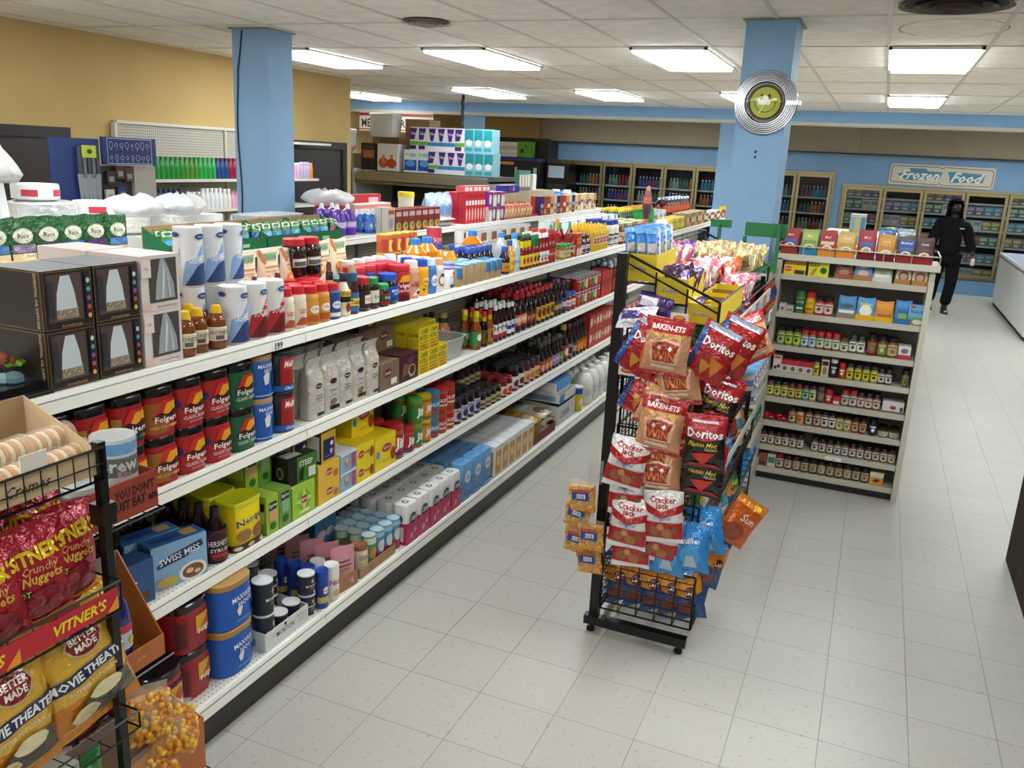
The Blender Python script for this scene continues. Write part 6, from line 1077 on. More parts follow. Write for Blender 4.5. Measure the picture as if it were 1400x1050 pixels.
cj = chips(.165, .215, 'e8e4e2', [('p', [(.0, .93), (.0, .64), (.5, .52), (1, .64), (1, .93), (.5, 1)], 'e8e4e2'), ('p', [(.0, .78), (.0, .62), (.5, .5), (1, .62), (1, .78), (.5, .62)], 'b81c24'), ('t', 'Cracker', .5, .84, .11, 'b0141c', dict(w=.8, b=.03)), ('t', 'Jack', .5, .72, .11, 'b0141c', dict(w=.5, b=.03)), ('t', 'Original', .5, .5, .08, '3a5aa8', dict(w=.66, s=.3)), ('r', 0, .1, 1, .42, 'b01c22'), ('e', .3, .25, .14, .1, '9a5a30'), ('e', .62, .22, .15, .1, 'a86a3a'), ('e', .46, .33, .1, .07, 'c08a5a'), ('e', .82, .3, .1, .07, '8a4a28')], 32)
fh_ = chips(.165, .22, '1a1416', [('p', [(0, .62), (.0, 1), (1, 1), (1, .62), (.5, .55)], 'a8141e'), ('r', .18, .86, .8, .94, 'c9ccd4'), ('t', 'Doritos', .52, .68, .15, 'f6f4f4', dict(w=.86, b=.03)), ('t', 'Flamin Hot', .48, .49, .09, 'e6c21c', dict(w=.72, s=.35)), ('t', 'NACHO', .7, .41, .05, 'e8d8a0', dict(w=.3)), ('p', [(.22, .32), (.8, .36), (.5, .1)], 'c8281c'), ('p', [(.05, .06), (.95, .06), (.8, .14), (.2, .14)], '9a1a1c')], 33)
dor = chips(.165, .22, 'a8161c', [('r', .1, .88, .9, .98, 'a8b4c8'), ('r', 0, .0, .16, .86, '2a4a8a'), ('t', 'Doritos', .56, .66, .15, 'f4f2f0', dict(w=.8, b=.03)), ('p', [(.5, .45), (.9, .4), (.7, .1)], 'd8781c'), ('p', [(.3, .35), (.6, .3), (.45, .06)], 'd08a2a')], 34)
blue_b = chips(.15, .2, '2a84c8', [('t', 'Ruffles', .5, .66, .12, 'e8ecf4', dict(w=.8)), ('e', .5, .35, .3, .2, '3f9ad8'), ('p', [(.3, .1), (.7, .1), (.6, .35), (.4, .35)], 'a8b8c8')], 35)
ruf = chips(.13, .22, '2a4a80', [('p', [(.0, .5), (.0, .92), (1, .86), (1, .5), (.5, .4)], 'd88a1c'), ('r', .2, .78, .8, .92, '4a74b8'), ('t', 'Ruffles', .5, .84, .08, 'f0f0f4', dict(w=.5)), ('e', .62, .5, .22, .12, '6a1c24'), ('t', 'Lays', .62, .5, .09, 'f4f0ea', dict(w=.34)), ('e', .4, .2, .3, .12, '7a3a30')], 36)
sunc = chips(.16, .21, 'c85a1c', [('r', 0, .82, 1, 1, 'd88a2a'), ('t', 'Sun', .55, .6, .17, 'f2e6d4', dict(w=.6, s=.2)), ('e', .7, .9, .1, .06, 'e6c02a'), ('e', .4, .25, .34, .2, '9a4018')], 37)
cap_c = chips(.12, .14, 'c98a10', [('r', .18, .3, .86, .72, '1f3f90'), ('r', .3, .4, .68, .58, 'e8e8ec'), ('r', .34, .44, .36, .55, '222222'), ('r', .4, .44, .43, .55, '222222'), ('r', .48, .44, .5, .55, '222222'), ('r', .55, .44, .6, .55, '222222'), ('r', .0, .74, 1, .8, 'b5281c')], 38, .05)
rr = random.Random(8)
def popcorn(name, w, h, d, seed, band=None, cols=('d8901c', 'e0a42c', 'c97a14', 'e8b84a')):
    """a clear bag full of caramel corn"""
    R = random.Random(seed); g = G()
    qs = w * .055 if not band else .0068
    for k in range(int(w * h * (4200 if band else 3000))):
        u, v = R.uniform(-.46, .46), R.uniform(.06, .86)
        y = -d * (.42 if band else .6) * (1 - (2 * u) ** 4) * sin(pi * min(1, v * 1.05)) ** .4 * R.uniform(.8, 1)
        q = qs * R.uniform(.75, 1.25); x = u * w
        g.loft([(v * h - q, q * .3, q * .3), (v * h - q * .4, q, q * .8), (v * h + q * .5, q * .9, q), (v * h + q, q * .3, q * .3)], R.choice(cols), 5, 2, x, y, caps=(False, False), ph=R.uniform(0, 2))
    g.box(-w * .42, -d * .25, h * .05, w * .42, d * .3, h * .8, cols[0])
    body = g.mesh(name, 60)
    f = pouch(name + '_film', 'x', w, h, d * 1.25, 'e8ddc4', (), fin='film', seed=seed)
    kids = [('clear_film', f.body)]
    if band:
        l = G(); W = w * .62; H = h * .34; mp = plane_map((-W / 2, -d * .66, h * .42), (1, 0, 0), (0, 0, 1))
        l.box(-W / 2, -d * .655, h * .42, W / 2, -d * .645, h * .42 + H, band); l.art(mp, W, H, [('r', .0, .75, 1, 1, 'c24a1c'), ('r', .3, .2, .8, .6, 'ececee'), ('r', .36, .25, .4, .55, '222222'), ('r', .46, .25, .5, .55, '222222'), ('r', .56, .25, .6, .55, '222222'), ('r', .66, .25, .72, .55, '222222')])
        kids.append(('paper_label', l.mesh(name + '_label')))
    return Spec(name, w, d, h, body, kids, 'snack bag')
ccn = popcorn('caramel_corn_bag', .115, .14, .05, 3, '1f3f90'); ccb = popcorn('popcorn_bag', .19, .20, .09, 5, None)
def hang(sp_, cx, z0, y, lab, tilt=(0, 0), rot=0, grp=None): put(sp_, (cx, y, z0), rot, lab, grp, tilt=(rad(tilt[0]), rad(tilt[1])))
# pieces clipped on the near end
for k, (cx, z0, y, t) in enumerate(((-.68, 1.215, 3.15, (-4, 3)), (-.615, 1.10, 3.19, (-10, -10)), (-.70, .99, 3.17, (-14, 14)), (-.675, .905, 3.14, (-8, 4)), (-.69, .80, 3.18, (-12, 8)), (-.66, .715, 3.18, (-6, -3)))):
    hang(rind, cx, z0, y, 'pork rind bag clipped to the rack end, %s from the top' % ORD[k], t)
for k, (cx, z0, y, t, w_) in enumerate(((-.80, .735, 3.13, (-4, 8), 'top of the left strip'), (-.775, .61, 3.17, (-6, -4), 'second on the left strip'), (-.76, .475, 3.14, (-4, 2), 'third on the left strip'), (-.745, .375, 3.18, (-6, -3), 'lowest on the left strip'), (-.61, .53, 3.15, (-4, -6), 'upper one under the pork rinds'), (-.64, .42, 3.19, (-6, 3), 'lower one under the pork rinds'))):
    hang(cj, cx, z0, y, 'white and red caramel popcorn bag, ' + w_, t)
hang(fh_, -.485, .87, 3.13, 'black and red tortilla chip bag hanging in front at the right', (-3, -2)); hang(fh_, -.49, .745, 3.17, 'black and red chip bag below the hanging one', (-5, 2)); hang(fh_, -.50, 1.0, 3.25, 'black chip bag tucked above the hanging one', (-12, 12))
for k, (cx, z0, y, t, w_) in enumerate(((-.82, 1.20, 3.20, (-6, 24), 'tilted at the upper left'), (-.545, 1.215, 3.19, (-5, 22), 'tilted at the upper right'), (-.475, 1.235, 3.26, (-5, 20), 'far right beside the tilted one'), (-.80, 1.02, 3.24, (-20, 16), 'low left by the wire'), (-.52, 1.07, 3.28, (-14, 10), 'behind the second pork rind bag'), (-.47, .97, 3.30, (-10, -14), 'above the black bag at the right'))):
    hang(dor, cx, z0, y, 'red and blue tortilla chip bag, ' + w_, t)
for k, (cx, z0, t) in enumerate(((-.95, .595, (0, -6)), (-.995, .50, (0, 8)), (-.905, .43, (0, -3)), (-.985, .385, (0, 5)), (-.915, .30, (0, -7)))):
    hang(ccn, cx, z0, 3.185 - .008 * (k % 2) - (.05 if k in (0, 2) else 0), 'yellow caramel corn bag with blue label, %s down the clip strip' % ORD[k], t)
st_ = G(); st_.box(-.02, -.002, 0, .02, .002, .48, 'd0d2cc', 'film').box(-.045, -.003, .32, .045, .003, .42, 'd0d4d4', 'film')
put(Spec('clip_strip', .09, .01, .48, st_.mesh('clip_strip'), (), 'clip strip'), (-.945, 3.21, .38), 0, 'clear plastic clip strip carrying the caramel corn bags')
for k, (cx, z0, y) in enumerate(((-.70, .37, 3.22), (-.60, .36, 3.20), (-.50, .38, 3.21), (-.45, .42, 3.3))): hang(blue_b, cx, z0 + .01 * k, y, 'bright blue chip bag above the bottom basket, %s from the left' % ORD[k], (-10, 10 - 8 * k))
for k in range(5): hang(ruf, -.80 + k * .078, .135, 3.31 + .006 * (k % 2), 'orange and blue chip bag in the bottom basket, %s from the left' % ORD[k], (-18, -16), .1)
for k in range(4): hang(ruf, -.78 + k * .085, .14, 3.44, 'orange and blue chip bag in the bottom basket, second row, %s' % ORD[k], (-12, 8))
hang(sunc, -.40, .47, 3.42, 'orange chip bag leaning out into the aisle', (-6, 34), .5); hang(ruf, -.47, .24, 3.42, 'yellow orange chip bag under the leaning one', (-10, 20), .6)
cards = carton('sign_card', 'price card', .07, .003, .04, 'dcdcd8', [('e', .5, .5, .36, .26, 'b8382a'), ('e', .5, .55, .25, .12, 'e0b02a')])
for k, (cx, z0) in enumerate(((-.655, 1.405), (-.845, 1.17))): hang(cards, cx, z0, 3.245, 'small white card with red oval clipped on the rack, %s' % ('high under the candy', 'lower at the left')[k])
hang(pouch('candy_bag', 'candy bag', .15, .1, .06, '4a2a7a', [('r', .1, .3, .6, .7, 'd8d4e0'), ('e', .8, .5, .15, .3, '3a1c5a')], fin='foil', seed=5), -.78, 1.41, 3.3, 'purple candy bag under the first yellow box', (-30, 8)); hang(pouch('candy_bag', 'candy bag', .16, .09, .05, 'd8d4dc', [('r', .1, .3, .6, .7, '3a2a6a')], fin='foil', seed=6), -.82, 1.375, 3.22, 'white and purple candy bag under the first yellow box', (-40, -6))
# bags along the aisle side, in the baskets
side_cols = [dor, blue_b, ruf, sunc, fh_, chips(.15, .2, '2f7a34', [('t', 'Lays', .5, .6, .16, 'e8d83a', dict(w=.6)), ('e', .5, .3, .3, .15, 'c9a83a')], 40), chips(.15, .2, 'b5281c', [('r', .1, .5, .9, .8, '3a4a9a'), ('e', .5, .3, .3, .15, 'd88a2a')], 41), chips(.15, .2, 'd8c8a0', [('r', .1, .5, .9, .8, '2a8a9a'), ('e', .5, .3, .3, .15, 'b5482a')], 42)]
lv = (('bottom', .135), ('second', .515), ('third', .815), ('fourth', 1.095))
for j, (nm, z) in enumerate(lv):
    for k in range(8):
        sp_ = side_cols[(k * 3 + j * 5) % 8]
        put(sp_, (-.56 + (.02 if j < 2 else 0), 3.58 + k * .165, z), pi / 2 - .25 + rr.uniform(-.2, .2), 'chip bag in the %s basket of the snack rack, %s along the aisle side' % (nm, ORD[k]), tilt=(rad(-14), 0))
        if k % 2 == 0: put(side_cols[(k + j * 3) % 8], (-.74, 3.62 + k * .165, z), pi / 2 + rr.uniform(-.3, .3), 'chip bag deep in the %s basket, %s along' % (nm, ORD[k // 2]), tilt=(rad(-8), 0))
# candy on top: yellow cartons stepping down, then rows of packs
def ycart(w, d, h, lab, x, y, z, div=True, hf=None):
    s_ = tray_box('candy_carton', w, d, h, 'dcc01c', hf or h * .92, t=.004, front=[('t', 'Goodies', .4, .5, .2, 'f2f2e8', dict(w=.5, s=.3, b=.03)), ('t', 'Goodies', .405, .49, .2, '2a3a8a', dict(w=.5, s=.3))], cat='candy carton', inner='c9ae18', fin='satin', kind='candy_carton')
    o = put(s_, (x, y + d / 2, z), 0, lab)
    if div:
        g = G()
        for k in range(1, 5): g.box(-w / 2 + .006, -d / 2 + d * k / 5, .004, w / 2 - .006, -d / 2 + d * k / 5 + .003, h * .9, ('8a6a44', 'dcc01c')[k % 2])
        g.obj('divider', o, 'matte')
ycart(.128, .34, .115, 'yellow candy carton on the highest step', -.85, 3.34, 1.541)
ycart(.125, .32, .105, 'yellow candy carton on the middle step', -.714, 3.34, 1.468)
ycart(.122, .62, .085, 'long yellow candy carton on the lowest step', -.583, 3.34, 1.396)
bl = pouch('candy_pack', 'candy', .05, .15, .02, '3f8ad8', [('r', .1, .1, .9, .6, 'b8b4ac'), ('r', .0, .86, 1, 1, '7ab8f0'), ('r', .2, .2, .8, .26, '6a6a6a'), ('r', .2, .32, .8, .36, '6a6a6a')], fin='foil', seed=2); stp = pouch('candy_pack', 'candy', .045, .15, .02, 'd8d0c0', [('r', .2, .1, .8, .4, 'd8b01c'), ('r', .15, .5, .85, .58, '6a3a20'), ('r', .15, .66, .85, .74, '6a3a20')], fin='satin', seed=2)
for k in range(18): put(bl if k % 6 < 5 else stp, (-.893 + (k % 3) * .042, 3.37 + (k // 3) * .055, 1.60), .25 if k % 3 else .45, 'blue candy pack standing in the highest carton, row %s, %s' % (ORD[k // 3], ORD[k % 3]), tilt=(rad(-10), rad(-6)))
cd = lambda c, d, s=7, n='candy_pack': pouch(n, 'candy', .05, .11, .025, c, [('r', .15, .2, .85, .7, d)], fin='foil', seed=s)
ch1, ch2, wr, orx, pnk, tnb = cd('4a2a3a', 'c9a05a', 1), cd('5a3a8a', 'e8e4e8', 2), cd('e8dcdc', 'c22a34', 3), cd('e0622a', 'e8e0d0', 4), cd('d8808a', 'e8e0d8', 5), cd('b8a070', '6a5a3a', 6)
def heap(sp_, x, y0, nx, ny, z, lab, dx=.04, dy=.05, tl=-14):
    for i in range(nx):
        for j in range(ny):
            s_ = sp_[(i * 2 + j) % len(sp_)]
            put(s_, (x + i * dx, y0 + j * dy, z + rr.uniform(0, .012)), rr.uniform(-.6, .6), '%s, %s across, %s deep' % (lab, ORD[i], ORD[j]), tilt=(rad(tl + rr.uniform(-14, 14)), rad(rr.uniform(-20, 20))))
heap([ch1, ch2, ch1], -.755, 3.38, 3, 5, 1.485, 'wrapped chocolate in the middle carton')
heap([ch2, cd('e0c21c', 'e8e8e0', 9)], -.625, 3.37, 2, 2, 1.41, 'bright wrapped candy in the long carton', tl=-60)
heap([wr, pnk], -.76, 3.70, 3, 7, 1.475, 'red and white candy pack on the middle step'); heap([pnk, wr], -.62, 3.98, 3, 6, 1.40, 'pink candy pack on the lowest step')
heap([orx, orx, wr], -.74, 4.10, 4, 6, 1.465, 'orange candy pack further along the top'); heap([tnb, tnb, cd('d8c890', 'a8843a', 12)], -.86, 4.3, 6, 9, 1.50, 'tan snack stick bag at the far top', dx=.06, dy=.055)
heap([pnk, ch2], -.885, 3.74, 3, 7, 1.545, 'pink and violet candy pack on the highest step')
t = empty('green_rack', (-.70, 5.2, .055), 0, 'green metal wire rack standing in front of the clock column', 'display rack')
G().box(-.16, -.03, 1.36, .17, .03, 1.42, '1f6a3c').box(-.02, .03, 1.56, .22, .045, 1.64, '1f6a3c').box(.17, -.03, 1.36, .185, .045, 1.64, '1f6a3c').box(-.17, -.03, 1.36, -.16, .045, 1.62, '1f6a3c').box(-.22, .0, 1.60, -.1, .03, 1.645, '1f6a3c').obj('green_frame', t, 'satin')
G().box(-.02, -.02, 1.42, .0, 0, 1.56, '1f5a38').obj('stand_post', t, 'satin')
# second rack: cans with pale blue lids, bags
dip = can('dip_can', 'snack can', .045, .085, 'b9a890', [('r', -.7, .3, .7, .7, '4a6aa8'), ('e', .1, .5, .3, .2, 'e0d8c8')], ('6ab0e0', .012))
cuc = can('cookie_pack', 'cookies', .05, .15, '8a4a2c', [('r', -.6, .7, .6, .95, '7a84d0'), ('e', .1, .4, .4, .3, 'b8703a'), ('r', -.6, .55, .6, .66, 'c9902a')], ('8a94d8', .02), sq=3)
R2 = Frame('Y', -.51)
for z, s_, lab, rows_, lvv in ((.42, side_cols[7], 'snack pouch on the low shelf of the short rack', 2, 1), (.66, dip, 'snack can with pale blue lid on the short rack', 3, 2), (.90, cuc, 'brown cookie pack with lilac top on the short rack', 3, 1), (1.16, side_cols[6], 'red snack bag on the upper shelf of the short rack', 2, 1), (.18, side_cols[1], 'snack bag on the bottom shelf of the short rack', 2, 1)):
    run(R2, z, s_, 4.96, 3 if z != .66 else 5, lab, rows=rows_, lv=lvv, d0=.0, group=lab)
hang(rind, -.41, 1.16, 3.9, 'pink snack bag hanging at the aisle corner of the rack', (-10, -20), .8)
for k in range(6): put(dip, (-.47, 3.98 + k * .096, 1.0), pi / 2, 'pale blue lidded can on the aisle side of the snack rack, %s along' % ORD[k])
# ================================================================ wire rack at the lower left
TH = pi / 2; LO = Vector((-1.35, 1.145, 0)); DV = Vector((0, 1, 0)); NV = Vector((1, 0, 0))
lr = empty('snack_rack', tuple(LO), TH, 'black wire snack rack at the lower left corner with red and yellow bags', 'display rack')
def LPn(x, y, z): p = LO + DV * x - NV * y; return (p.x, p.y, z)
for x, y_ in ((0, 0), (-.9, 0), (0, .225)): G().box(x - .009, y_ - .009, 0, x + .009, y_ + .009, 1.42, BK).obj('upright', lr, 'dark')
G().box(-.017, -.016, 1.245, .017, .02, 1.29, BK).obj('clamp', lr, 'dark')
def lbasket(z0, z1, y0=-.012, y1=.21, nz=1, nx=18):
    g = G(); wire_panel(g, (-.9, y0, z0), (1, 0, 0), (0, 0, 1), .9, z1 - z0, nx, nz, .0018, edge=.003); wire_panel(g, (0, y0, z0), (0, 1, 0), (0, 0, 1), y1 - y0, z1 - z0, 5, nz, .0018, edge=.003); wire_panel(g, (-.9, y0, z0), (1, 0, 0), (0, 1, 0), .9, y1 - y0, 12, 6, .0018, edge=.003)
    g.obj('wire_basket', lr, 'dark')
lbasket(1.345, 1.41, nz=2, nx=26); lbasket(1.06, 1.125, -.03); lbasket(.785, .825, -.055); lbasket(.50, .60, -.05)
g = G().box(-.9, -.032, 1.068, -.01, -.0295, 1.115, 'b5182a'); mp = plane_map((-.9, -.032, 1.068), (1, 0, 0), (0, 0, 1))
for k in range(4): g.text(mp, "VITNER'S", .80 - k * .22, .024, .022, 'e8c81c', 2, bold=.03, shear=.2); g.add([tuple(mp(.89 - k * .22, 0, 1)), tuple(mp(.89 - k * .22, .03, 1)), tuple(mp(.86 - k * .22, .0, 1))], [(0, 2, 1)], 'e0901c')
g.obj('red_strip', lr, 'satin')
tr = tray_box('shelf_carton', .52, .20, .13, 'c0a682', .05, front=[('t', 'Vanilla Cremes', .62, .5, .42, '3a3028', dict(w=.42, s=.3))], cat='carton', inner='a88c68')
put(tr, LPn(-.26, .10, 1.352), TH, 'open tan carton of cookies on top of the left wire rack')
cook = G()
for k in range(9): cook.loft([(0, .001, .001), (.0005, .024, .024), (.009, .024, .024), (.0095, .001, .001)], ('c98f52', 'e6d2a8')[k % 2], 12, 2, 0, 0); cook.v[-48:] = [(v[0] * 1, v[2] + k * .011 - .05, v[1] + .025) for v in cook.v[-48:]]
cookm = cook.mesh('cookie_sleeve'); film = G(); film.loft([(-.056, .027, .027), (.056, .027, .027)], 'f0e8d8', 12, fin=None); film.v = [(v[0], v[2], v[1] + .028) for v in film.v]; film.fin[0] = 'film'
cs = Spec('cookie_sleeve', .055, .12, .055, cookm, [('clear_film', film.mesh('cookie_film'))], 'cookies')
for k in range(10): put(cs, LPn(-.43 + (k % 5) * .098, .055 + (k // 5) * .045, 1.357 + .028 * (k // 5)), TH + pi / 2 + .1, 'clear sleeve of sandwich cookies in the tan carton, %s, %s row' % (ORD[k % 5], ('front', 'middle', 'back')[k // 5]))
put(carton('paper_sleeve', 'wrapper', .055, .002, .075, 'd9d6cc', [('e', .2, .2, .1, .08, 'c23a2a')]), LPn(-.135, .008, 1.36), TH, 'white paper flap standing at the front of the cookie carton')
vit = chips(.15, .21, 'a5142a', [('t', "VITNER'S", .5, .74, .13, 'ecc81c', dict(w=.92, b=.04, rot=.06)), ('t', 'Crunchy', .5, .60, .075, 'e0b060', dict(w=.6, s=.2)), ('t', 'Nuggets', .5, .51, .09, 'e8b84a', dict(w=.8, s=.2, b=.02)), ('e', .5, .27, .36, .15, '8a2430'), ('e', .38, .3, .12, .07, 'a8404a'), ('e', .62, .25, .12, .07, '9a3440'), ('e', .2, .41, .12, .06, '2a1a1a'), ('t', 'HOT', .2, .41, .06, 'e8c81c', dict(w=.2)), ('p', [(.0, .06), (1, .06), (.9, .14), (.5, .1), (.1, .14)], 'd88a1c')], 50, .06)
for k, (x, y_, z) in enumerate(((-.235, -.002, 1.068), (-.13, .012, 1.072), (-.055, .022, 1.078), (-.33, .02, 1.07), (-.20, .07, 1.10), (-.09, .08, 1.11), (-.30, .09, 1.10), (-.15, .14, 1.12))): put(vit, LPn(x, y_ + .025, z), TH + rr.uniform(-.15, .1), 'red bag of crunchy nuggets in the left rack, %s, %s' % (('first', 'second', 'third', 'fourth')[k % 4], 'front' if k < 4 else 'back'), tilt=(rad(-5), rad((-5, -2, 3, 0, 2, 4, 0, 1)[k])))
mov = chips(.215, .29, 'd8a93a', [('r', 0, 0, 1, .30, 'c97a1c'), ('p', [(.0, .40), (1, .46), (1, .56), (.0, .50)], '1f2f5a'), ('t', 'MOVIE THEATER', .5, .48, .065, 'f2f0e8', dict(w=.9, rot=.06, b=.03)), ('t', 'BUTTER POPCORN', .5, .385, .035, 'e6d8b0', dict(w=.7, rot=.06)), ('e', .52, .70, .22, .11, 'c9b48a'), ('e', .52, .70, .2, .095, '8a1c24'), ('t', 'BETTER', .52, .735, .05, 'f2ece0', dict(w=.32, b=.03)), ('t', 'MADE', .52, .67, .05, 'f2ece0', dict(w=.26, b=.03)), ('p', [(.3, .08), (.95, .12), (.9, .3), (.6, .34), (.35, .26)], '4a4438'), ('e', .6, .28, .2, .06, 'e0d2a8'), ('e', .35, .16, .16, .07, 'dcc898'), ('t', '$1.99', .72, .84, .03, '3a2a1a', dict(w=.2, rot=.5))], 51, .085)
for k, (x, y_, z, a) in enumerate(((-.245, -.035, .80, 2), (-.045, -.025, .81, -8), (-.15, .07, .86, 4), (-.47, -.03, .80, 0))): put(mov, LPn(x, y_ + .04, z), TH + (.05, -.08, .1, 0)[k], 'yellow movie popcorn bag in the left rack, %s' % ('front one at the picture edge', 'front one nearest the post', 'tucked behind the front two', 'out by the near end')[k], tilt=(rad(-8), rad(a)))
for k, (x, y_, z, a, b, w_) in enumerate(((.15, .10, .585, -12, 12, 'top one'), (.215, .08, .505, -26, 24, 'middle one'), (.17, .09, .42, -10, -8, 'lowest one'))): put(ccb, LPn(x, y_, z), TH - .1, 'clear bag of orange popcorn beside the post, ' + w_, tilt=(rad(a), rad(b))).scale = (.72, .8, .68)
put(carton('tissue_box', 'box', .1, .1, .2, 'a9a89c', [('r', .1, .2, .9, .9, '8a8a80')]), LPn(-.12, .1, .51), TH, 'grey box low in the left rack')
for k in range(3): put(side_cols[5 + k % 2], LPn(-.42 + k * .17, .06, .505), TH, 'snack bag low in the left rack, %s' % ORD[k])
def side_carton(x0, w, y, d, z, h, lab, col, hf=None, front=()):
    put(tray_box('shelf_carton', w, d, h, col, hf, t=.004, front=front, cat='carton', inner='8a7a68', fin='satin'), LPn(x0 + w / 2, y + d / 2, z), TH, lab)
side_carton(.03, .345, .245, .15, 1.092, .10, 'red brown carton reading do not just eat them, behind the rack post', '9a3a28', .098, [('t', "YOU DON'T", .79, .68, .24, '1c1210', dict(w=.36, b=.04)), ('t', 'JUST EAT em', .79, .34, .24, '1c1210', dict(w=.40, b=.04))])
side_carton(.05, .315, .245, .15, .665, .27, 'orange carton with cut front holding the blue bottle', 'b5682f', .06, [('t', 'REUSE', .75, .5, .12, 'd8b890', dict(w=.2))])
side_carton(.05, .44, .245, .16, .215, .22, 'orange brown carton on the lowest side shelf', 'b5682f', .17)
t = empty('side_shelf', LPn(0, .24, 0), TH, 'black wire side shelf unit holding the cartons behind the rack', 'display rack')
for z in (1.085, .658, .208):
    g = G(); wire_panel(g, (.0, .0, z - .003), (1, 0, 0), (0, 1, 0), .50 if z < .5 else .39, .17, 8, 5, .0018, edge=.003); g.obj('wire_shelf', t, 'dark')
for x in (.005, .2): G().box(x, .172, 0, x + .012, .184, 1.35, BK).obj('upright', t, 'dark')
wsh = bottle('washer_bottle', 'bottle', .045, .27, '14286a', [(0, .95), (.03, 1), (.45, .96), (.55, 1), (.7, .8), (.82, .4), (.88, .38)], ('1f4fc0', .42, .87), (.25, .5, 'c9ccd4'), [('r', -.7, .7, .7, 1, 'b5303a'), ('e', .0, .35, .14, .25, '2a3a7a'), ('e', .4, .35, .1, .2, 'c9b04a')], sq=2.5)
put(wsh, LPn(.25, .30, .672), TH - .5, 'dark blue bottle with blue cap in the cut orange carton'); put(wsh, LPn(.15, .31, .672), TH - .5, 'dark blue bottle deeper in the cut orange carton')
brw = can('filter_pack', 'coffee filters', .054, .19, 'e0e2e0', [('t', 'Brew', .0, .66, .17, 'eceae2', dict(w=.9, b=.03)), ('t', 'Rite', .1, .54, .08, 'c9a08a', dict(w=.7, b=.03))] + [('r', -.7 + k * .07, .0, -.685 + k * .07, .48, 'b9b4a8') for k in range(20)], bands=((.5, .76, '24402f'), (.80, .95, '3f9ad8')), rim='dcdcd8', fin='wrap')
put(brw, LPn(.31, .315, 1.098), TH - .5, 'clear bag of paper coffee filters with blue band in the red carton'); put(brw, LPn(.40, .66, .952), TH, 'clear bag of paper filters on the shelf behind the red carton')
put(bottle('jar', 'jar', .05, .10, '9a9a98', [(0, .95), (.04, 1), (.8, 1), (.84, .96)], ('b9bcbc', 1, .84), None, (), fin='metal'), LPn(.20, .315, 1.098), TH, 'silver lidded jar at the near end of the red carton')
put(bottle('tub', 'tub', .055, .07, 'b04a3a', [(0, .85), (.8, 1)], ('1f9a4a', 1.04, .8), None, (), fin='satin'), LPn(-.16, .16, 1.25), TH, 'tub with bright green lid behind the red nugget bags')
# ================================================================ coolers along the back wall
GOLD = 'a3946c'
def cooler_bank(name, lab, x0, n, w_, ztop, shelves, seed):
    t = empty(name, (x0, 17.9, .2), 0, lab, 'cooler')
    W = n * w_; H = ztop - .2
    G().box(0, .05, -.0, .02, .82, H, '4a4a4c').box(W - .02, .05, 0, W, .82, H, '4a4a4c').box(0, .05, H - .02, W, .82, H, '4a4a4c').box(0, .05, -.0, W, .82, .02, '4a4a4c').obj('cooler_body', t, 'satin')
    G().box(-.03, -.01, -.01, W + .03, .049, .03, GOLD).box(-.03, -.01, H - .03, W + .03, .049, H + .01, GOLD).box(-.03, -.01, .03, .0, .049, H - .03, GOLD).box(W, -.01, .03, W + .03, .049, H - .03, GOLD).obj('cooler_frame', t, 'metal')
    for z in shelves: G().box(.02, .10, z - .2 - .03, W - .02, .62, z - .2, 'b9bcba').obj('wire_shelf', t, 'satin')
    for k in range(n):
        a, b = k * w_ + .008, (k + 1) * w_ - .008
        d = G().box(a, -.03, .035, a + .05, -.011, H - .035, GOLD).box(b - .05, -.03, .035, b, -.011, H - .035, GOLD).box(a + .05, -.03, .035, b - .05, -.011, .085, GOLD).box(a + .05, -.03, H - .085, b - .05, -.011, H - .035, GOLD).obj('cooler_door', t, 'metal')
        G().quad((a + .05, -.02, .085), (b - .05, -.02, .085), (b - .05, -.02, H - .085), (a + .05, -.02, H - .085), 'white').obj('glass_pane', d, mat=pane_mat())
        hx = b - .03 if k % 2 == 0 else a + .02
        G().box(hx, -.06, H * .4, hx + .012, -.031, H * .6, 'a8945c').obj('door_handle', d, 'metal')
    return t
cooler_bank('drink_cooler', 'long gold framed drink cooler across the back wall behind the shelving', -6.87, 9, .66, 1.99, (.55, .9, 1.22, 1.52), 1)
cooler_bank('frozen_food_cooler', 'gold framed freezer doors under the frozen food sign', -.70, 6, .70, 1.795, (.5, .82, 1.1, 1.36, 1.58), 2)
DC = [bottle('drink_bottle', 'drink', .036, .21, c, [(0, .95), (.03, 1), (.6, 1), (.8, .5), (.88, .4)], (d, .45, .86), None, (), fin='satin') for c, d in (('5a7a6a', 'a8b0a8'), ('7a2a24', 'b03a30'), ('8a8f94', 'c9ccd0'), ('2a5a4a', '1c3a2a'), ('a8622a', 'c9c4a0'), ('2a3a7a', 'b8bcc8'), ('6a3a5a', 'a89aa8'), ('3a7a9a', 'dcdcdc'))]
dn = ['grey green', 'dark red', 'silver', 'dark green', 'amber', 'navy', 'plum', 'sky blue']
for di in range(9):
    for si, z in enumerate((.9, 1.22, 1.52)):
        for k in range(7):
            j = (di * 5 + si * 3 + k // 3) % 8
            put(DC[j], (-6.87 + .66 * di + .12 + k * .07, 18.07, z), 0, '%s drink behind the %s cooler door, %s shelf, %s' % (dn[j], ORD[di], ('low', 'middle', 'top')[si], ORD[k]))
FB = [carton('frozen_box', 'frozen food', .15, .16, .17, c, [('r', .1, .5, .9, .85, d), ('r', .2, .15, .7, .35, 'c9c9c4')]) for c, d in (('5a7a8a', '8aa8b8'), ('7a3a34', 'b0685a'), ('4a6a5a', 'a8c0a8'), ('b8b8b0', '7a8aa0'), ('8a7a4a', 'c9b88a'), ('6a5a7a', 'a89ac0'))]
fbn = ['slate', 'dark red', 'green', 'pale', 'ochre', 'violet']
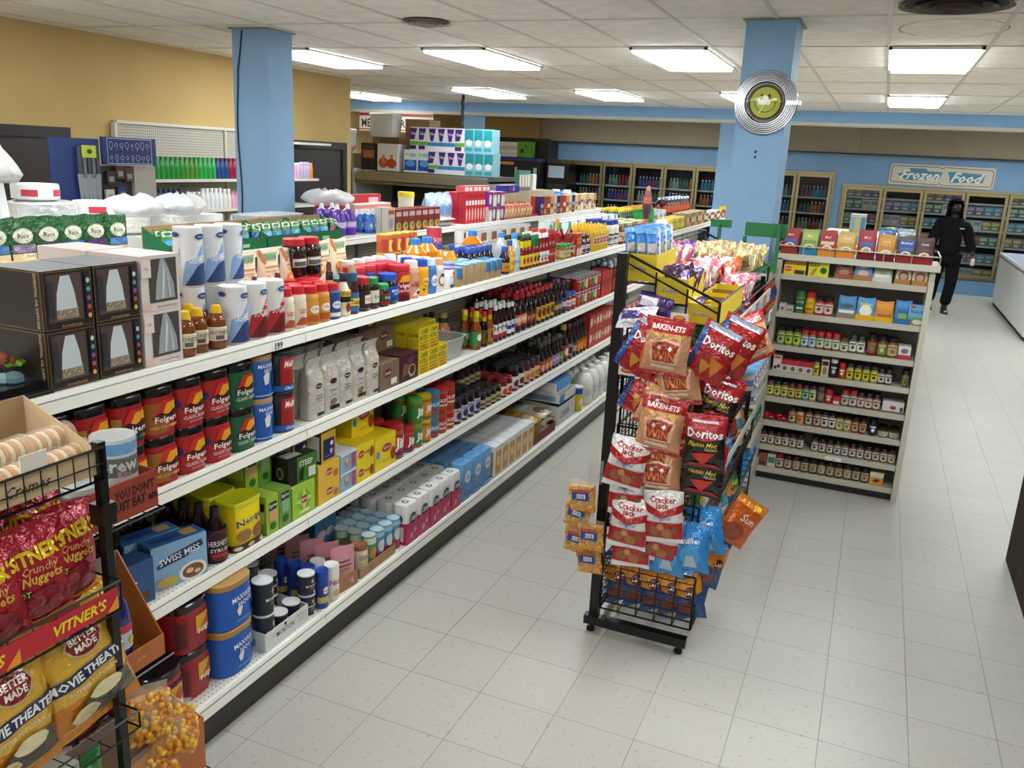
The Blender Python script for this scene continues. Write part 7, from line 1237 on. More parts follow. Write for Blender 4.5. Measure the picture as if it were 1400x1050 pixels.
for di in range(5):
    for si, z in enumerate((.22, .5, .82, 1.1, 1.36, 1.58)):
        if z == 1.58 and di % 2: continue
        for k in range(4):
            j = (di * 3 + si * 2 + k // 2) % 6
            put(FB[j], (-.70 + .70 * di + .125 + k * .153, 18.11, z), 0, '%s frozen box behind the %s freezer door, %s shelf up, %s' % (fbn[j], ORD[di], ORD[si], ORD[k]))
# frozen food sign
t = empty('shop_sign', (.935, 17.948, 2.03), 0, 'cream sign reading Frozen Food in white script over the freezer doors', 'sign'); t.rotation_euler = (0, rad(.5), 0)
g = G().box(-.88, -.02, -.19, .88, .0, .19, 'd9d2bc'); mp = plane_map((-.88, -.02, -.19), (1, 0, 0), (0, 0, 1))
outl(g, mp, [(.05, .05), (.83, .03), (.88, .06), (.93, .03), (1.71, .05), (1.73, .08), (1.73, .30), (1.70, .34), (.93, .35), (.88, .32), (.83, .35), (.06, .34), (.035, .30), (.035, .08), (.05, .05)], .006, '8a2a34', 1)
TE = '4a8aa8'
for P in ([(.14, .19), (.30, .26), (.34, .31), (.62, .31), (.64, .27), (.90, .26), (.86, .14), (.60, .10), (.30, .09)], [(.98, .27), (1.08, .28), (1.32, .27), (1.60, .26), (1.58, .11), (1.30, .10), (1.04, .08), (1.02, .2)]): g.add([tuple(mp(a, b, 1)) for a, b in P], [tuple(range(len(P)))], TE)
g.text(mp, 'Frozen', .52, .19, .17, 'f2f0e6', 3, maxw=.78, bold=.03, shear=.45).text(mp, 'Food', 1.32, .18, .17, 'f2f0e6', 3, maxw=.58, bold=.03, shear=.45)
for u, v in ((.02, .02), (1.74, .02), (.02, .36), (1.74, .36)): g.disc(mp, u, v, .009, .009, '6a6a60', 2)
g.obj('sign_board', t, 'satin')
t = empty('shop_sign', (-8.1, 13.612, 2.50), 0, 'white sign reading meat department with red bands over the meat case', 'sign')
g = G().box(-.75, -.02, -.17, .75, 0, .17, 'cfc9ba'); mp = plane_map((-.75, -.02, -.17), (1, 0, 0), (0, 0, 1)); g.grid(mp, 0, .26, 1.5, .31, '9a2a2a', 1); g.grid(mp, 0, .02, 1.5, .04, '9a2a2a', 1); g.text(mp, 'MEAT DEPARTMENT', .75, .14, .14, '2a2420', 2, maxw=1.4, bold=.02)
g.obj('sign_board', t, 'satin')
# clock
t = empty('wall_clock', (-.725, 5.505, 2.385), 0, 'round chrome clock with yellow smiling dial on the blue column', 'clock')
def ring(g, r0, r1, y0, y1, col, n=40): g.add([(r * cos(2 * pi * i / n), y, r * sin(2 * pi * i / n)) for r, y in ((r0, y0), (r1, y1)) for i in range(n)], [(i, (i + 1) % n, n + (i + 1) % n, n + i) for i in range(n)], col); return g
g = G()
for k in range(6): r = .185 - k * .011; ring(g, r, r - .005, -.01 - k * .005, -.02 - k * .005, 'd8dadc'); ring(g, r - .005, r - .011, -.02 - k * .005, -.015 - (k + 1) * .005, 'a9abad')
ring(g, .186, .185, 0, -.012, 'b9bbbd'); g.obj('chrome_rim', t, 'chrome')
g = G(); ring(g, .120, .105, -.042, -.022, '3a2a20'); ring(g, .105, .098, -.022, -.018, '8a6a4a'); ring(g, .098, .03, -.017, -.017, '2c221c'); g.obj('dark_surround', t, 'satin')
mp = plane_map((0, -.018, 0), (1, 0, 0), (0, 0, 1)); g = G(); g.disc(mp, 0, 0, .088, .088, 'd2cf3e', 1, 36)
g.disc(mp, -.024, .032, .0085, .019, '2a2a24', 3, 18).disc(mp, .02, .032, .0085, .019, '2a2a24', 3, 18); outl(g, mp, [(.06 * cos(a), .0 + .055 * sin(a)) for a in [pi * (1.0 + k / 12) for k in range(13)]], .002, '2a2a24', 3)
outl(g, mp, [(-.068, .006), (-.052, .0)], .002, '2a2a24', 3); outl(g, mp, [(.068, .006), (.052, .0)], .002, '2a2a24', 3); g.obj('dial', t, 'satin')
g = G(); outl(g, mp, [(0, 0), (-.03, -.06)], .004, 'f0f0ee', 8); outl(g, mp, [(0, 0), (-.085, .016)], .003, 'f0f0ee', 9); g.disc(mp, 0, 0, .007, .007, 'f4f4f2', 11); g.obj('clock_hands', t, 'satin')
n_ = 24; g = G(); R_ = .12
vs = [(R_ * sin(a) * cos(2 * pi * i / n_), -.03 - .05 * cos(a), R_ * sin(a) * sin(2 * pi * i / n_)) for a in [pi / 2 * j / 5 for j in range(1, 6)] for i in range(n_)]
g.add(vs, [(j * n_ + i, j * n_ + (i + 1) % n_, (j + 1) * n_ + (i + 1) % n_, (j + 1) * n_ + i) for j in range(4) for i in range(n_)] + [tuple(range(n_))], 'white'); g.obj('glass_dome', t, mat=pane_mat())
G().box(.125, -.05, -.012, .205, -.035, .012, 'd0d2d4').obj('rim_clasp', t, 'chrome')
# cord on the near column, cable over the meat case
g = G(); pts = [(-4.765 + .012 * sin(k * .9) + (.03 if k < 2 else 0) * (2 - k), 5.592, CEIL - .02 - k * .14) for k in range(13)]; g.path(pts, .006, '24303f', 5)
tag(g.obj('power_cord', fin='rubber'), 'thin dark cord running down the blue column by the wall', 'cord')
g = G(); g.path([(-5.94 + .01 * sin(k * 2), 11.9, CEIL - .01 - k * .045) for k in range(12)], .022, '1c1a1a', 6); tag(g.obj('hanging_cable', fin='rubber'), 'thick dark cable hanging from the ceiling over the paper towels', 'cable')
# ---------------- second run of shelving: rice, mixes, bottles
B = Frame('Y', -3.70); LIMITS[B] = {.95: .386}
rc = [pouch('rice_bag', 'rice', .15, .26, .06, '1f5c2c', [('r', .08, .02, .92, .40, 'd9d0b4'), ('r', .1, .42, .9, .56, c), ('e', .5, .72, .36, .14, 'cfcdb8'), ('t', 'Rice', .5, .72, .1, '2a5a2a', dict(w=.4)), ('e', .5, .2, .3, .12, 'e6e0cc')], 'stand', 'foil', k) for k, c in enumerate(('4a2a6a', '4a7ab8', '8a7a9a', '4a2a6a', '3a6ab0'))]
run(B, 1.335, rc, 2.50, 7, 'green topped rice bag', rows=3, d0=.03, gap=-.01, jit=.01, group='green topped rice bags')
put(carton('rice_box', 'boxed food', .2, .06, .075, 'e0a82a', [('t', 'Chili & CHEESE', .65, .5, .35, 'b02a20', dict(w=.6)), ('r', 0, .85, 1, 1, '4a3a7a')]), B.pos(2.80, .0, 1.336), pi / 2, 'yellow box with red lettering below the rice bags')
kn = [pouch('soup_packet', 'soup mix', .10, .15, .02, '2a7a3a', [('r', .1, .75, .9, .95, 'd8e0c8'), ('r', .0, .3, 1, .6, c), ('e', .5, .18, .4, .14, 'd8b85a'), ('e', .5, .85, .3, .07, '1c6a34')], 'stand', 'foil', k) for k, c in enumerate(('3f9ac4', '8a2040', '6a9ad8', '2a8aa0', '2a4a9a'))]
kb = tray_box('shelf_carton', .42, .2, .17, '1f6a40', .075, front=[('r', .4, .2, .6, .5, 'a8c8a8')], cat='carton', inner='b08a60')
for k in range(4):
    y = 3.95 + k * .44
    put(kb, B.pos(y, .12, 1.336), pi / 2, 'green display carton of soup packets, %s from the near end' % ORD[k])
    for j in range(4):
        for r in range(2): put(kn[(k + j) % 5], B.pos(y - .155 + j * .104, .055 + r * .05, 1.345), pi / 2, 'soup packet in the %s green carton, %s along, %s' % (ORD[k], ORD[j], ROWN[r]), tilt=(rad(-14), rad((0, 0, 0, 14)[j] if k % 2 else 0)))
pj = bottle('detergent_jug', 'cleaning liquid', .07, .24, '5a2a9a', [(0, .9), (.03, 1), (.55, 1), (.78, .7), (.84, .35)], ('e6e6ea', .3, .84, 1, .6), (.2, .5, '6a3aa8'), [('r', -.4, .2, .4, .8, 'c9b8e0')], fin='gloss')
run(B, 1.335, pj, 5.62, 2, 'purple liquid jug with white spout', rows=2, d0=.14, group='purple jugs')
sp2 = bottle('cleaner_bottle', 'cleaning liquid', .035, .19, '2a6ac0', [(0, .95), (.03, 1), (.6, 1), (.78, .5)], ('e8e8ec', .5, .78, 1, .7), (.15, .5, '5a8ad0'), [('e', .1, .5, .25, .25, 'd8dce8')], fin='gloss')
run(B, 1.335, sp2, 6.02, 7, 'blue bottle with white cap', rows=2, d0=.12, gap=.01, group='blue bottles with white caps')
hh = carton('dinner_box', 'boxed food', .11, .05, .19, '7a1a20', [('r', .1, .7, .9, .9, 'c9a0a0'), ('e', .5, .25, .42, .2, 'c99a4a'), ('e', .6, .3, .2, .1, '5a8a3a')], sidecol='6a141a'); wv = carton('dinner_box', 'boxed food', .11, .06, .21, 'c9b8a0', [('r', .1, .75, .9, .9, 'a8342a'), ('e', .5, .4, .35, .22, '8a9a9a')], sidecol='d0c9ba')
run(B, 1.335, wv, 6.12, 1, 'tan and red tall dinner box', d0=.01, rows=2, group='tan and red dinner boxes'); run(B, 1.335, hh, 6.24, 7, 'dark red dinner box', rows=3, d0=.01, group='dark red dinner boxes')
put(carton('sign_box', 'box', .95, .05, .14, 'b0202a', [('r', .78, .2, .95, .8, 'd8b0b0')]), (-4.30, 6.45, 1.47), pi / 2, 'long red box lying behind the blue bottles'); put(carton('food_box', 'box', .9, .1, .13, '8a6a4a'), (-4.30, 6.45, 1.336), pi / 2, 'long brown box under the long red box')
put(bottle('tub', 'tub', .075, .19, 'e8e2c8', [(0, .9), (.8, 1)], ('e8c81c', 1.05, .78), None, (), fin='satin'), (-4.05, 7.0, 1.45), 0, 'white tub with yellow lid behind the dinner boxes'); put(carton('food_box', 'box', .2, .2, .11, 'b9b4a8'), (-4.05, 7.0, 1.336), 0, 'pale box under the yellow lidded tub')
sgb = pouch('sugar_pouch', 'bag', .17, .30, .12, 'a9c4e0', [('r', .1, .3, .9, .6, '7aa8d8'), ('e', .5, .75, .3, .1, 'e6eef4')], fin='foil', seed=6)
run(B, 1.335, sgb, 7.12, 5, 'pale blue bag standing high', rows=1, d0=.16, group='pale blue bags', gap=-.01)
rb = carton('pasta_box', 'pasta', .062, .08, .30, 'c81c28', [('e', .5, .3, .35, .2, 'e0a0a0'), ('r', .1, .6, .9, .75, 'e8d8d4'), ('r', .1, .85, .9, .95, 'a8141c')], sidecol='b8182a')
run(B, 1.335, rb, 7.62, 7, 'tall bright red pasta box', rows=3, d0=.04, group='tall red pasta boxes'); run(B, 1.64, carton('pasta_box', 'pasta', .2, .09, .06, 'd8505a', [('r', .1, .2, .5, .8, 'e8dcd8'), ('r', .6, .2, .9, .8, 'f0e8e4')]), 7.62, 3, 'pink and white box lying on the red pasta boxes', rows=1, d0=.06, group='pink boxes on the pasta boxes')
wr_ = pouch('rice_pouch', 'bag', .16, .18, .04, 'e0d8d0', [('r', .2, .3, .8, .6, 'b87a70')], fin='foil', seed=12)
for k in range(6): put(wr_, B.pos(6.98 + (k % 3) * .17, .02, 1.352 + (k // 3) * .045), pi / 2, 'white and red pouch lying flat by the red boxes, %s, %s' % (ORD[k % 3], ('lower', 'upper')[k // 3]), tilt=(rad(-86), 0))
pp = carton('cereal_box', 'boxed food', .1, .06, .15, '7a2080', [('e', .4, .5, .35, .35, 'd8d0dc'), ('r', .7, .1, .95, .9, '4a1460')], sidecol='8a2a90'); pp2 = carton('cereal_box', 'boxed food', .1, .06, .15, 'c9b8b0', [('e', .5, .4, .4, .35, 'e6e0cc'), ('r', .0, .8, 1, 1, 'b02a6a')])
run(B, 1.335, [pp2, pp], 8.12, 4, 'purple or cream patterned box', rows=2, lv=2, d0=.02, group='purple and cream boxes')
nd = pouch('noodle_bag', 'noodles', .11, .17, .07, 'd0743a', [('p', [(.1, .2), (.5, .1), (.9, .4), (.6, .7), (.2, .6)], 'e8c89a'), ('r', .2, .75, .8, .9, 'b02a20')], fin='foil', seed=14)
run(B, 1.335, nd, 8.55, 9, 'orange noodle bag', rows=3, d0=.02, gap=-.02, jit=.01, group='orange noodle bags')
put(carton('food_box', 'box', .5, .08, .08, '2a2a90', [('r', .4, .2, .5, .8, 'b0305a'), ('r', .6, .2, .7, .8, 'a8a8d0')], topcol='d0d0e0'), B.pos(9.25, .3, 1.60), pi / 2, 'long violet box raised behind the noodle bags'); put(carton('food_box', 'box', .5, .12, .26, 'b8a890'), B.pos(9.25, .3, 1.336), pi / 2, 'tan box propping the long violet box')
put(carton('food_box', 'box', .4, .1, .03, 'b0262a'), B.pos(9.5, .1, 1.336), pi / 2, 'flat red box in front of the violet one')
tb_ = [carton('dinner_box', 'boxed food', .11, .06, .22, c, [('r', .1, .4, .9, .6, d), ('e', .5, .2, .3, .12, e)]) for c, d, e in (('3a1a5a', 'b0a8c8', 'c9702a'), ('8a4a34', 'c9302a', 'd8b08a'), ('b8402a', 'e0d8c8', '7a3a2a'), ('c9a070', 'a8302a', 'e0d8b8'), ('d8c8a0', 'b0a080', '8a5a3a'))]
run(B, 1.335, tb_, 9.62, 11, 'tall dinner box far along the second run', rows=2, d0=.03, group='tall dinner boxes far along')
run(B, 1.335, [tb_[4], tb_[3], pp2], 10.95, 8, 'pale or tan box at the end of the second run', rows=2, d0=.05, group='boxes at the end of the second run')
tl = carton('stand_box', 'boxed food', .09, .06, .25, '4a8a84', [('r', .1, .2, .9, .8, 'd8d4c0'), ('r', .2, .05, .8, .15, 'b0302a')], sidecol='3a7a74')
BFar = Frame('Y', -4.12)
run(BFar, 1.336, carton('food_box', 'box', .4, .25, .25, 'a89a84'), 9.6, 4, 'tan carton on the far side of the second run', d0=.04, group='tan cartons on the far side'); run(BFar, 1.588, tl, 10.1, 4, 'tall green and cream box raised on the tan cartons', d0=.1, group='tall green and cream boxes')
put(carton('stand_box', 'boxed food', .25, .06, .2, 'dcdcdc', topcol='e6e6e6'), (-4.3, 10.75, 1.588), pi / 2 + .2, 'slanted white box on the tan cartons')
mixb = [bottle('tub', 'tub', .06, h, c, [(0, .9), (.8, 1)], (d, 1.0, .8), None, (), fin='satin') for h, c, d in ((.16, 'd8d8d0', 'e6e6e2'), (.2, '3a6aa8', '5a9ad0'), (.22, '1f6a5a', '2a86c0'), (.18, '8a6a9a', 'c9b8d0'), (.2, '6a5a7a', 'a8a0b8'), (.24, 'c9cccc', 'dcdcdc'))]
run(BFar, 1.336, mixb, 11.25, 8, 'assorted tub on the far end of the second run', rows=2, d0=.04, group='assorted tubs at the far end')
# lower shelf of the second run
cn = [can('soup_can', 'canned food', .034, .10, c, [('r', -.7, .3, .7, .7, d)]) for c, d in (('d8d4cc', '7a3a3a'), ('d0ccc4', '4a4a7a'), ('4a8a3a', 'd8c83a'), ('a89a4a', '6a7a3a'), ('b02a2a', 'd8c8b0'))]
run(B, .95, [cn[0], cn[1]], 4.9, 26, 'white labelled can on the lower shelf of the second run', lv=2, rows=1, group='white cans on the lower shelf'); run(B, .95, [cn[2], cn[3], cn[2], cn[4]], 6.8, 40, 'green or yellow can on the lower shelf', lv=2, rows=1, group='green and yellow cans on the lower shelf')
run(B, .95, lidp, 2.5, 18, 'pale tub on the lower shelf of the second run', lv=2, group='pale tubs on the lower shelf')
# far side of the second run: foam plates and trays
fp = lambda r, h, seed, c='dfe0de': (lambda g: (g.loft([(0, r * .75, r * .75), (.008, r * .85, r * .85), (.012, r, r), (h - .01, r * 1.0, r * 1.0), (h, r * .97, r * .97), (h - .006, r * .8, r * .8)], c, 24), g)[1])(G())
plt = Spec('foam_plate_pack', .24, .24, .09, fp(.12, .09, 1).art(round_map(.12), .24, .09, [('r', -.6, .3, -.25, .7, 'c23a4a'), ('r', .1, .3, .5, .7, 'c23a4a')], nu=12).mesh('foam_plate_pack'), (), 'foam plates')
pb_ = Spec('foam_plate_pack', .34, .34, .1, (lambda g: (g.loft([(0, .15, .17), (.01, .17, .19), (.09, .17, .19), (.1, .14, .16)], 'dcdddc', 26, 2.4, fin='foil'), g)[1])(G()).mesh('foam_plate_bundle'), (), 'foam plates')
for k, (s_, z, sp_) in enumerate(((2.75, 1.336, pb_), (2.75, 1.438, pb_), (3.1, 1.336, pb_), (3.1, 1.438, pb_), (3.40, 1.54, pb_), (3.36, 1.642, plt), (3.5, 1.336, pb_), (3.5, 1.438, pb_), (3.9, 1.336, pb_), (3.9, 1.438, pb_), (4.3, 1.336, pb_), (4.3, 1.438, pb_), (4.65, 1.336, plt), (4.65, 1.428, plt))):
    put(sp_, (-4.28, s_, z), .3 * k, 'white foam plate pack on the far side of the second run, %s' % ORD[k], 'foam plate packs')
put(plt, (-4.28, 3.74, 1.54), .4, 'round white plate pack with red squares beside the blue utensil rack')
def crumple(name, w, d, h, seed, col='d8dade', fin='film', alpha=None):
    R = random.Random(seed); g = G(); n = 22; m = 9; ph = [R.uniform(0, 6) for _ in range(6)]
    for j in range(m + 1):
        v = j / m; base = (1.05 - v * .75 + .08 * sin(9 * v)) * (.8 if j == 0 else 1) if alpha else sin(pi * min(.97, .18 + v * .79)) ** .45
        for i in range(n):
            a = 2 * pi * i / n; q = base * (1 + .10 * sin(4 * a + ph[0] + 3 * v) + .08 * sin(7 * a + ph[1] - 5 * v) + .06 * sin(11 * a + ph[2] + 7 * v))
            g.v.append((w / 2 * cos(a) * q, d / 2 * sin(a) * q, v * h + (.006 + .012 * v) * sin(4 * a + ph[3]) + .008 * v * sin(9 * a + ph[4])))
    c = lin(col)
    for j in range(m):
        for i in range(n): g.f.append((j * n + i, j * n + (i + 1) % n, (j + 1) * n + (i + 1) % n, (j + 1) * n + i)); g.c.append(c); g.m.append(0)
    g.f.append(tuple(m * n + i for i in range(n))); g.c.append(c); g.m.append(0); g.fin[0] = fin
    return Spec(name, w, d, h, g.mesh(name, 80), (), 'plastic bag')
cr1, cr2 = crumple('plastic_bag', .36, .5, .40, 1, 'dcdcd6', 'wrap', True), crumple('plastic_bag', .32, .42, .11, 2, 'e6e8ea', 'wrap')
put(cr1, (-4.18, 2.95, 1.745), .3, 'big white plastic bag bulging high at the upper left edge'); put(Spec('foam_box', .3, .3, .2, G().loft([(0, .16, .2), (.2, .15, .18)], 'e0e2e4', 8, 8).mesh('foam_box'), (), 'box'), (-4.28, 2.95, 1.642 - .1), 0, 'white foam box under the big plastic bag')
for k, (s_, z, n_) in enumerate(((3.98, 1.542, 'over the rice bags'), (4.38, 1.542, 'next to the shampoo shelf'), (4.86, 1.336, 'in front of the column'), (6.05, 1.54, 'behind the green soup cartons'), (5.7, 1.336, 'low behind the last soup carton'))):
    put(cr2, (-4.24, s_, z), k * .8, 'crumpled clear plastic wrap pack ' + n_)
g = G(); g.loft([(0, .12, .24), (.05, .15, .29), (.058, .155, .295), (.052, .14, .28), (.01, .11, .23)], 'c9ccce', 24, 7)
for k in range(12): g.box(-.151, -.25 + k * .044, .008, -.132, -.235 + k * .044, .048, 'dfe2e4')
put(Spec('foil_tray', .3, .58, .058, g.mesh('foil_tray'), (), 'tray'), (-4.22, 5.25, 1.44), .05, 'shiny rectangular foil tray in front of the blue column'); put(carton('food_box', 'box', .58, .26, .1, 'dcdcd8', topcol='e4e4e2'), (-4.24, 5.25, 1.336), pi / 2, 'white box under the foil tray')
put(carton('food_box', 'box', .6, .2, .2, 'dcd6cc', [('r', 0, .8, 1, .95, 'd88a7a')]), (-4.28, 6.75 - .1, 1.336), pi / 2, 'white box with salmon stripe past the wrapped pack')
# ---------------- wall shelving goods
WLF = Frame('Y', -6.02)
sh_ = lambda c, cap, h=.20, r=.033: bottle('shampoo_bottle', 'shampoo', r, h, c, [(0, .92), (.03, 1), (.6, 1), (.82, .7), (.86, .6)], (cap, .62, .86), None, (), rd=r * .7, fin='gloss')
row_ = [(sh_('2a8a3a', '2a8a3a'), 'green', 6), (sh_('4a8a2a', '2f7a3a'), 'lime striped', 3), (sh_('2a9a4a', '3aa04a'), 'bright green', 4), (sh_('24407a', '1c2a5a'), 'navy', 3), (sh_('8a1c3a', '7a1a30'), 'wine red', 3), (sh_('1c2a4a', '1a1a2a', .17), 'dark', 4), (sh_('b8c8dc', 'dcdce0', .17), 'pale blue', 5)]
def wallrow(z, items, s0, nm):
    s_ = s0
    for sp_, look, n in items:
        for k in range(n):
            put(sp_, WLF.pos(s_ + sp_.w / 2, .05, z), pi / 2, '%s shampoo bottle on the %s, %s' % (look, nm, ORD[k])); s_ += sp_.w - .006
wallrow(1.65, row_, 5.98, 'upper wall shelf')
wallrow(1.36, [(sh_('1c2c5a', '1a2040'), 'navy', 5), (sh_('2a5aa8', 'e0c01c', .15), 'blue', 2), (sh_('d8823a', 'd8d8d0', .17), 'orange', 2), (sh_('dcdcdc', 'e6e6ea', .2), 'white', 5), (sh_('d8d0c8', 'e6e6e6', .19), 'cream', 2), (sh_('d8a0b8', 'c98aa8', .16), 'pink', 3)], 6.0, 'lower wall shelf')
wallrow(1.65, [(sh_('e0d8cc', 'd8722a'), 'white and orange', 2), (sh_('d8a8bc', 'd8d8dc', .17), 'pale pink', 3), (sh_('b8a8d0', 'c9c0d8', .18), 'lilac', 3), (sh_('e08a2a', 'e0a04a', .17), 'amber', 1)], 7.80, 'shelf beyond the column')
t = empty('trophy', (-6.2, 7.98, 2.046), 0, 'small red and gold trophy on the shelf beyond the column', 'trophy')
G().loft([(0, .05, .05), (.03, .04, .04), (.04, .015, .015), (.09, .02, .02), (.12, .045, .045)], 'b0843a', 12).obj('gold_base', t, 'metal'); G().loft([(.12, .03, .03), (.18, .045, .04), (.24, .03, .03), (.28, .01, .01)], ['8a2a2a', 'c9b08a', 'b03a2a'], 10).obj('red_figure', t, 'satin'); G().loft([(.1, .01, .01), (.2, .015, .015), (.25, .004, .004)], 'e6e6e0', 8, 2, .05, .02).obj('white_column', t, 'satin')
# utensils hanging on the blue rack
for k in range(5):
    g = G().box(-.008, -.012, .22, .008, .012, .42, ('4a4c50', '6a6c70')[k % 2]).loft([(-.02, .002, .012), (.22, .004, .03)], '8f9294', 8, 2); put(Spec('kitchen_utensil', .03, .06, .42, g.mesh('kitchen_utensil'), (), 'utensil'), (-5.56, 4.76 + k * .04, 1.5 - .03 * (k % 2)), 0, 'dark kitchen utensil hanging on the blue rack, %s' % ORD[k])
put(carton('utensil_card', 'utensil pack', .12, .01, .09, 'b8c83a', [('e', .5, .5, .2, .2, '3a4a1a')]), (-5.55, 4.84, 1.84), pi / 2, 'lime green hang tag above the utensils')
for k, (y, z, c) in enumerate(((5.04, 1.5, 'c9c0b0'), (5.06, 1.64, '3a2a2a'), (5.16, 1.52, '2a3a6a'), (5.24, 1.66, '5a2a2a'), (5.15, 1.68, '4a3020'))): put(carton('utensil_card', 'utensil pack', .08, .02, .1, c, [('r', .2, .2, .8, .6, '8a8a8a')]), (-5.59, y, z), pi / 2, 'small packaged gadget under the picture sign, %s' % ORD[k])
# ---------------- on the meat case
vv = carton('paper_towel_pack', 'paper towels', .15, .25, .33, 'e2e0e4', [('p', [(.0, .95), (.8, .95), (.5, .45), (.0, .45)], '4a2280'), ('t', 'Viva', .4, .72, .14, 'f0eef4', dict(w=.6)), ('r', 0, .22, 1, .38, '6ab03a'), ('r', 0, .03, .7, .2, '3a1a6a')], sidecol='4a2280'); vb = carton('paper_towel_pack', 'paper towels', .15, .25, .33, 'e2e0e4', [('p', [(.1, .95), (.9, .95), (.6, .4), (.3, .4)], '4a2280'), ('t', 'Viva', .5, .72, .12, 'f0eef4', dict(w=.5)), ('r', 0, .2, 1, .36, '2f86c0')]); tq = carton('paper_towel_pack', 'paper towels', .15, .25, .33, '8ab8c4', [('r', .05, .5, .95, .95, '1f8a94'), ('e', .5, .4, .35, .14, 'dce6e8'), ('r', .1, .05, .9, .2, '3a94a0')])
ch3 = carton('paper_towel_pack', 'paper towels', .23, .25, .33, 'e2e6ec', [('r', .05, .08, .95, .55, '1c4aa8'), ('e', .5, .4, .35, .14, '5aa0e0'), ('e', .2, .8, .12, .08, 'c8d83a'), ('r', .4, .7, .9, .85, '8ac0e8')])
for k in range(9):
    s_ = (vv, vv, vb, vb, vb, vv, tq, tq, tq)[k]
    if k > 1: put((vv, vb, vb, vb, tq, tq, tq)[k - 2] if k < 9 else tq, (-6.56 + k * .152 + .02, 11.68, 1.70), 0, 'paper towel pack in the lower tier on the meat case, %s' % ORD[k - 2])
    put(s_, (-6.58 + k * .152, 11.72, 2.032), 0, 'paper towel pack in the upper tier on the meat case, %s' % ORD[k])
run(Frame('X', 11.55), 1.70, ch3, -6.74, 2, 'blue and white paper towel pack on the meat case', group='blue and white towel packs')
put(carton('glass_box', 'boxed glasses', .36, .25, .40, 'dadada', [('e', .3, .3, .24, .2, 'c05a34'), ('r', .24, .25, .36, .6, 'd87a4a'), ('r', .64, .25, .76, .6, 'd87a4a'), ('e', .7, .28, .24, .18, 'b8442a')]), (-7.02, 11.68, 1.70), 0, 'white box printed with orange drinks on the meat case'); put(carton('glass_box', 'boxed glasses', .26, .25, .40, '2a2628', [('r', .1, .45, .9, .75, 'b0624a'), ('r', .1, .8, .9, .9, '4a4446')]), (-7.36, 11.68, 1.70), 0, 'dark box with orange picture on the meat case')
for k, (x, z, w_, h_, c, n_) in enumerate(((-7.3, 1.70, .45, .5, '8a6a4a', 'behind the dark box'), (-6.85, 1.70, .40, .5, 'a0805a', 'behind the drink box'), (-6.72, 2.205, .42, .28, '8f6f50', 'on top of the others'), (-6.35, 1.70, .5, .3, '9a7a54', 'behind the blue towel packs'))):
    put(carton('moving_carton', 'carton', w_, .35, h_, c, [('r', .3, .3, .7, .6, '7a5a3c')]), (x, 12.1, z), 0, 'brown cardboard carton %s' % n_)
fmb = lambda n_: Spec(n_, .45, .3, .35, G().loft([(0, .2, .14), (.05, .22, .15), (.28, .22, .15), (.30, .235, .16), (.34, .235, .16), (.35, .2, .13)], 'dcdcd8', 20, 6).mesh(n_), (), 'cooler')
put(fmb('foam_cooler'), (-7.30, 11.95, 2.205), 0, 'white foam cooler with lid on the cartons'); put(fmb('foam_cooler'), (-7.9, 11.6, 1.95), 0, 'white foam cooler at the left of the meat case'); G_ = carton('moving_carton', 'carton', .5, .4, 1.94, '9a8a70'); put(G_, (-7.9, 11.7, 0), 0, 'tall stack carton beside the meat case')
rr = random.Random(12)
for k in range(16):
    c = rr.choice(['dcdcd8', '2a2a2a', 'b0404a', 'e0d8d0', '1f5a34', '8a8a8a', '3a3434']); s_ = carton('meat_pack', 'packaged meat', .12, .16, .05, c, [('r', .2, .1, .8, .9, 'c9c4c0')], topcol=c, top=[('r', .15, .15, .6, .7, rr.choice(['b0505a', 'e6e2dc', '1c1c1c']))])
    put(s_, (-7.45 + (k % 8) * .27, 11.85 + (k // 8) * .28, (.99 + (k // 8) * .10)), 0, 'packaged meat in the open case, %s, %s row' % (ORD[k % 8], ('front', 'back')[k // 8]), tilt=(rad(17), 0))
t = empty('deli_counter', (-5.55, 12.86, 0), 0, 'pale counter beside the meat case carrying the scale', 'counter'); G().box(-.45, 0, 0, .9, .6, 1.36, 'b8b4a8').obj('counter_body', t, 'satin')
t = empty('deli_scale', (-5.80, 13.1, 1.362), 0, 'cream weighing scale on the counter beside the meat case', 'scale'); G().loft([(0, .2, .14), (.12, .19, .13), (.15, .15, .1)], 'd8d4bc', 16, 5).obj('scale_body', t, 'satin'); G().box(-.02, -.15, .05, .14, -.135, .13, '2a4a3a').obj('display', t, 'gloss'); G().box(-.3, -.1, .0, -.2, .1, .1, '8aa8b8').obj('platter', t, 'metal')
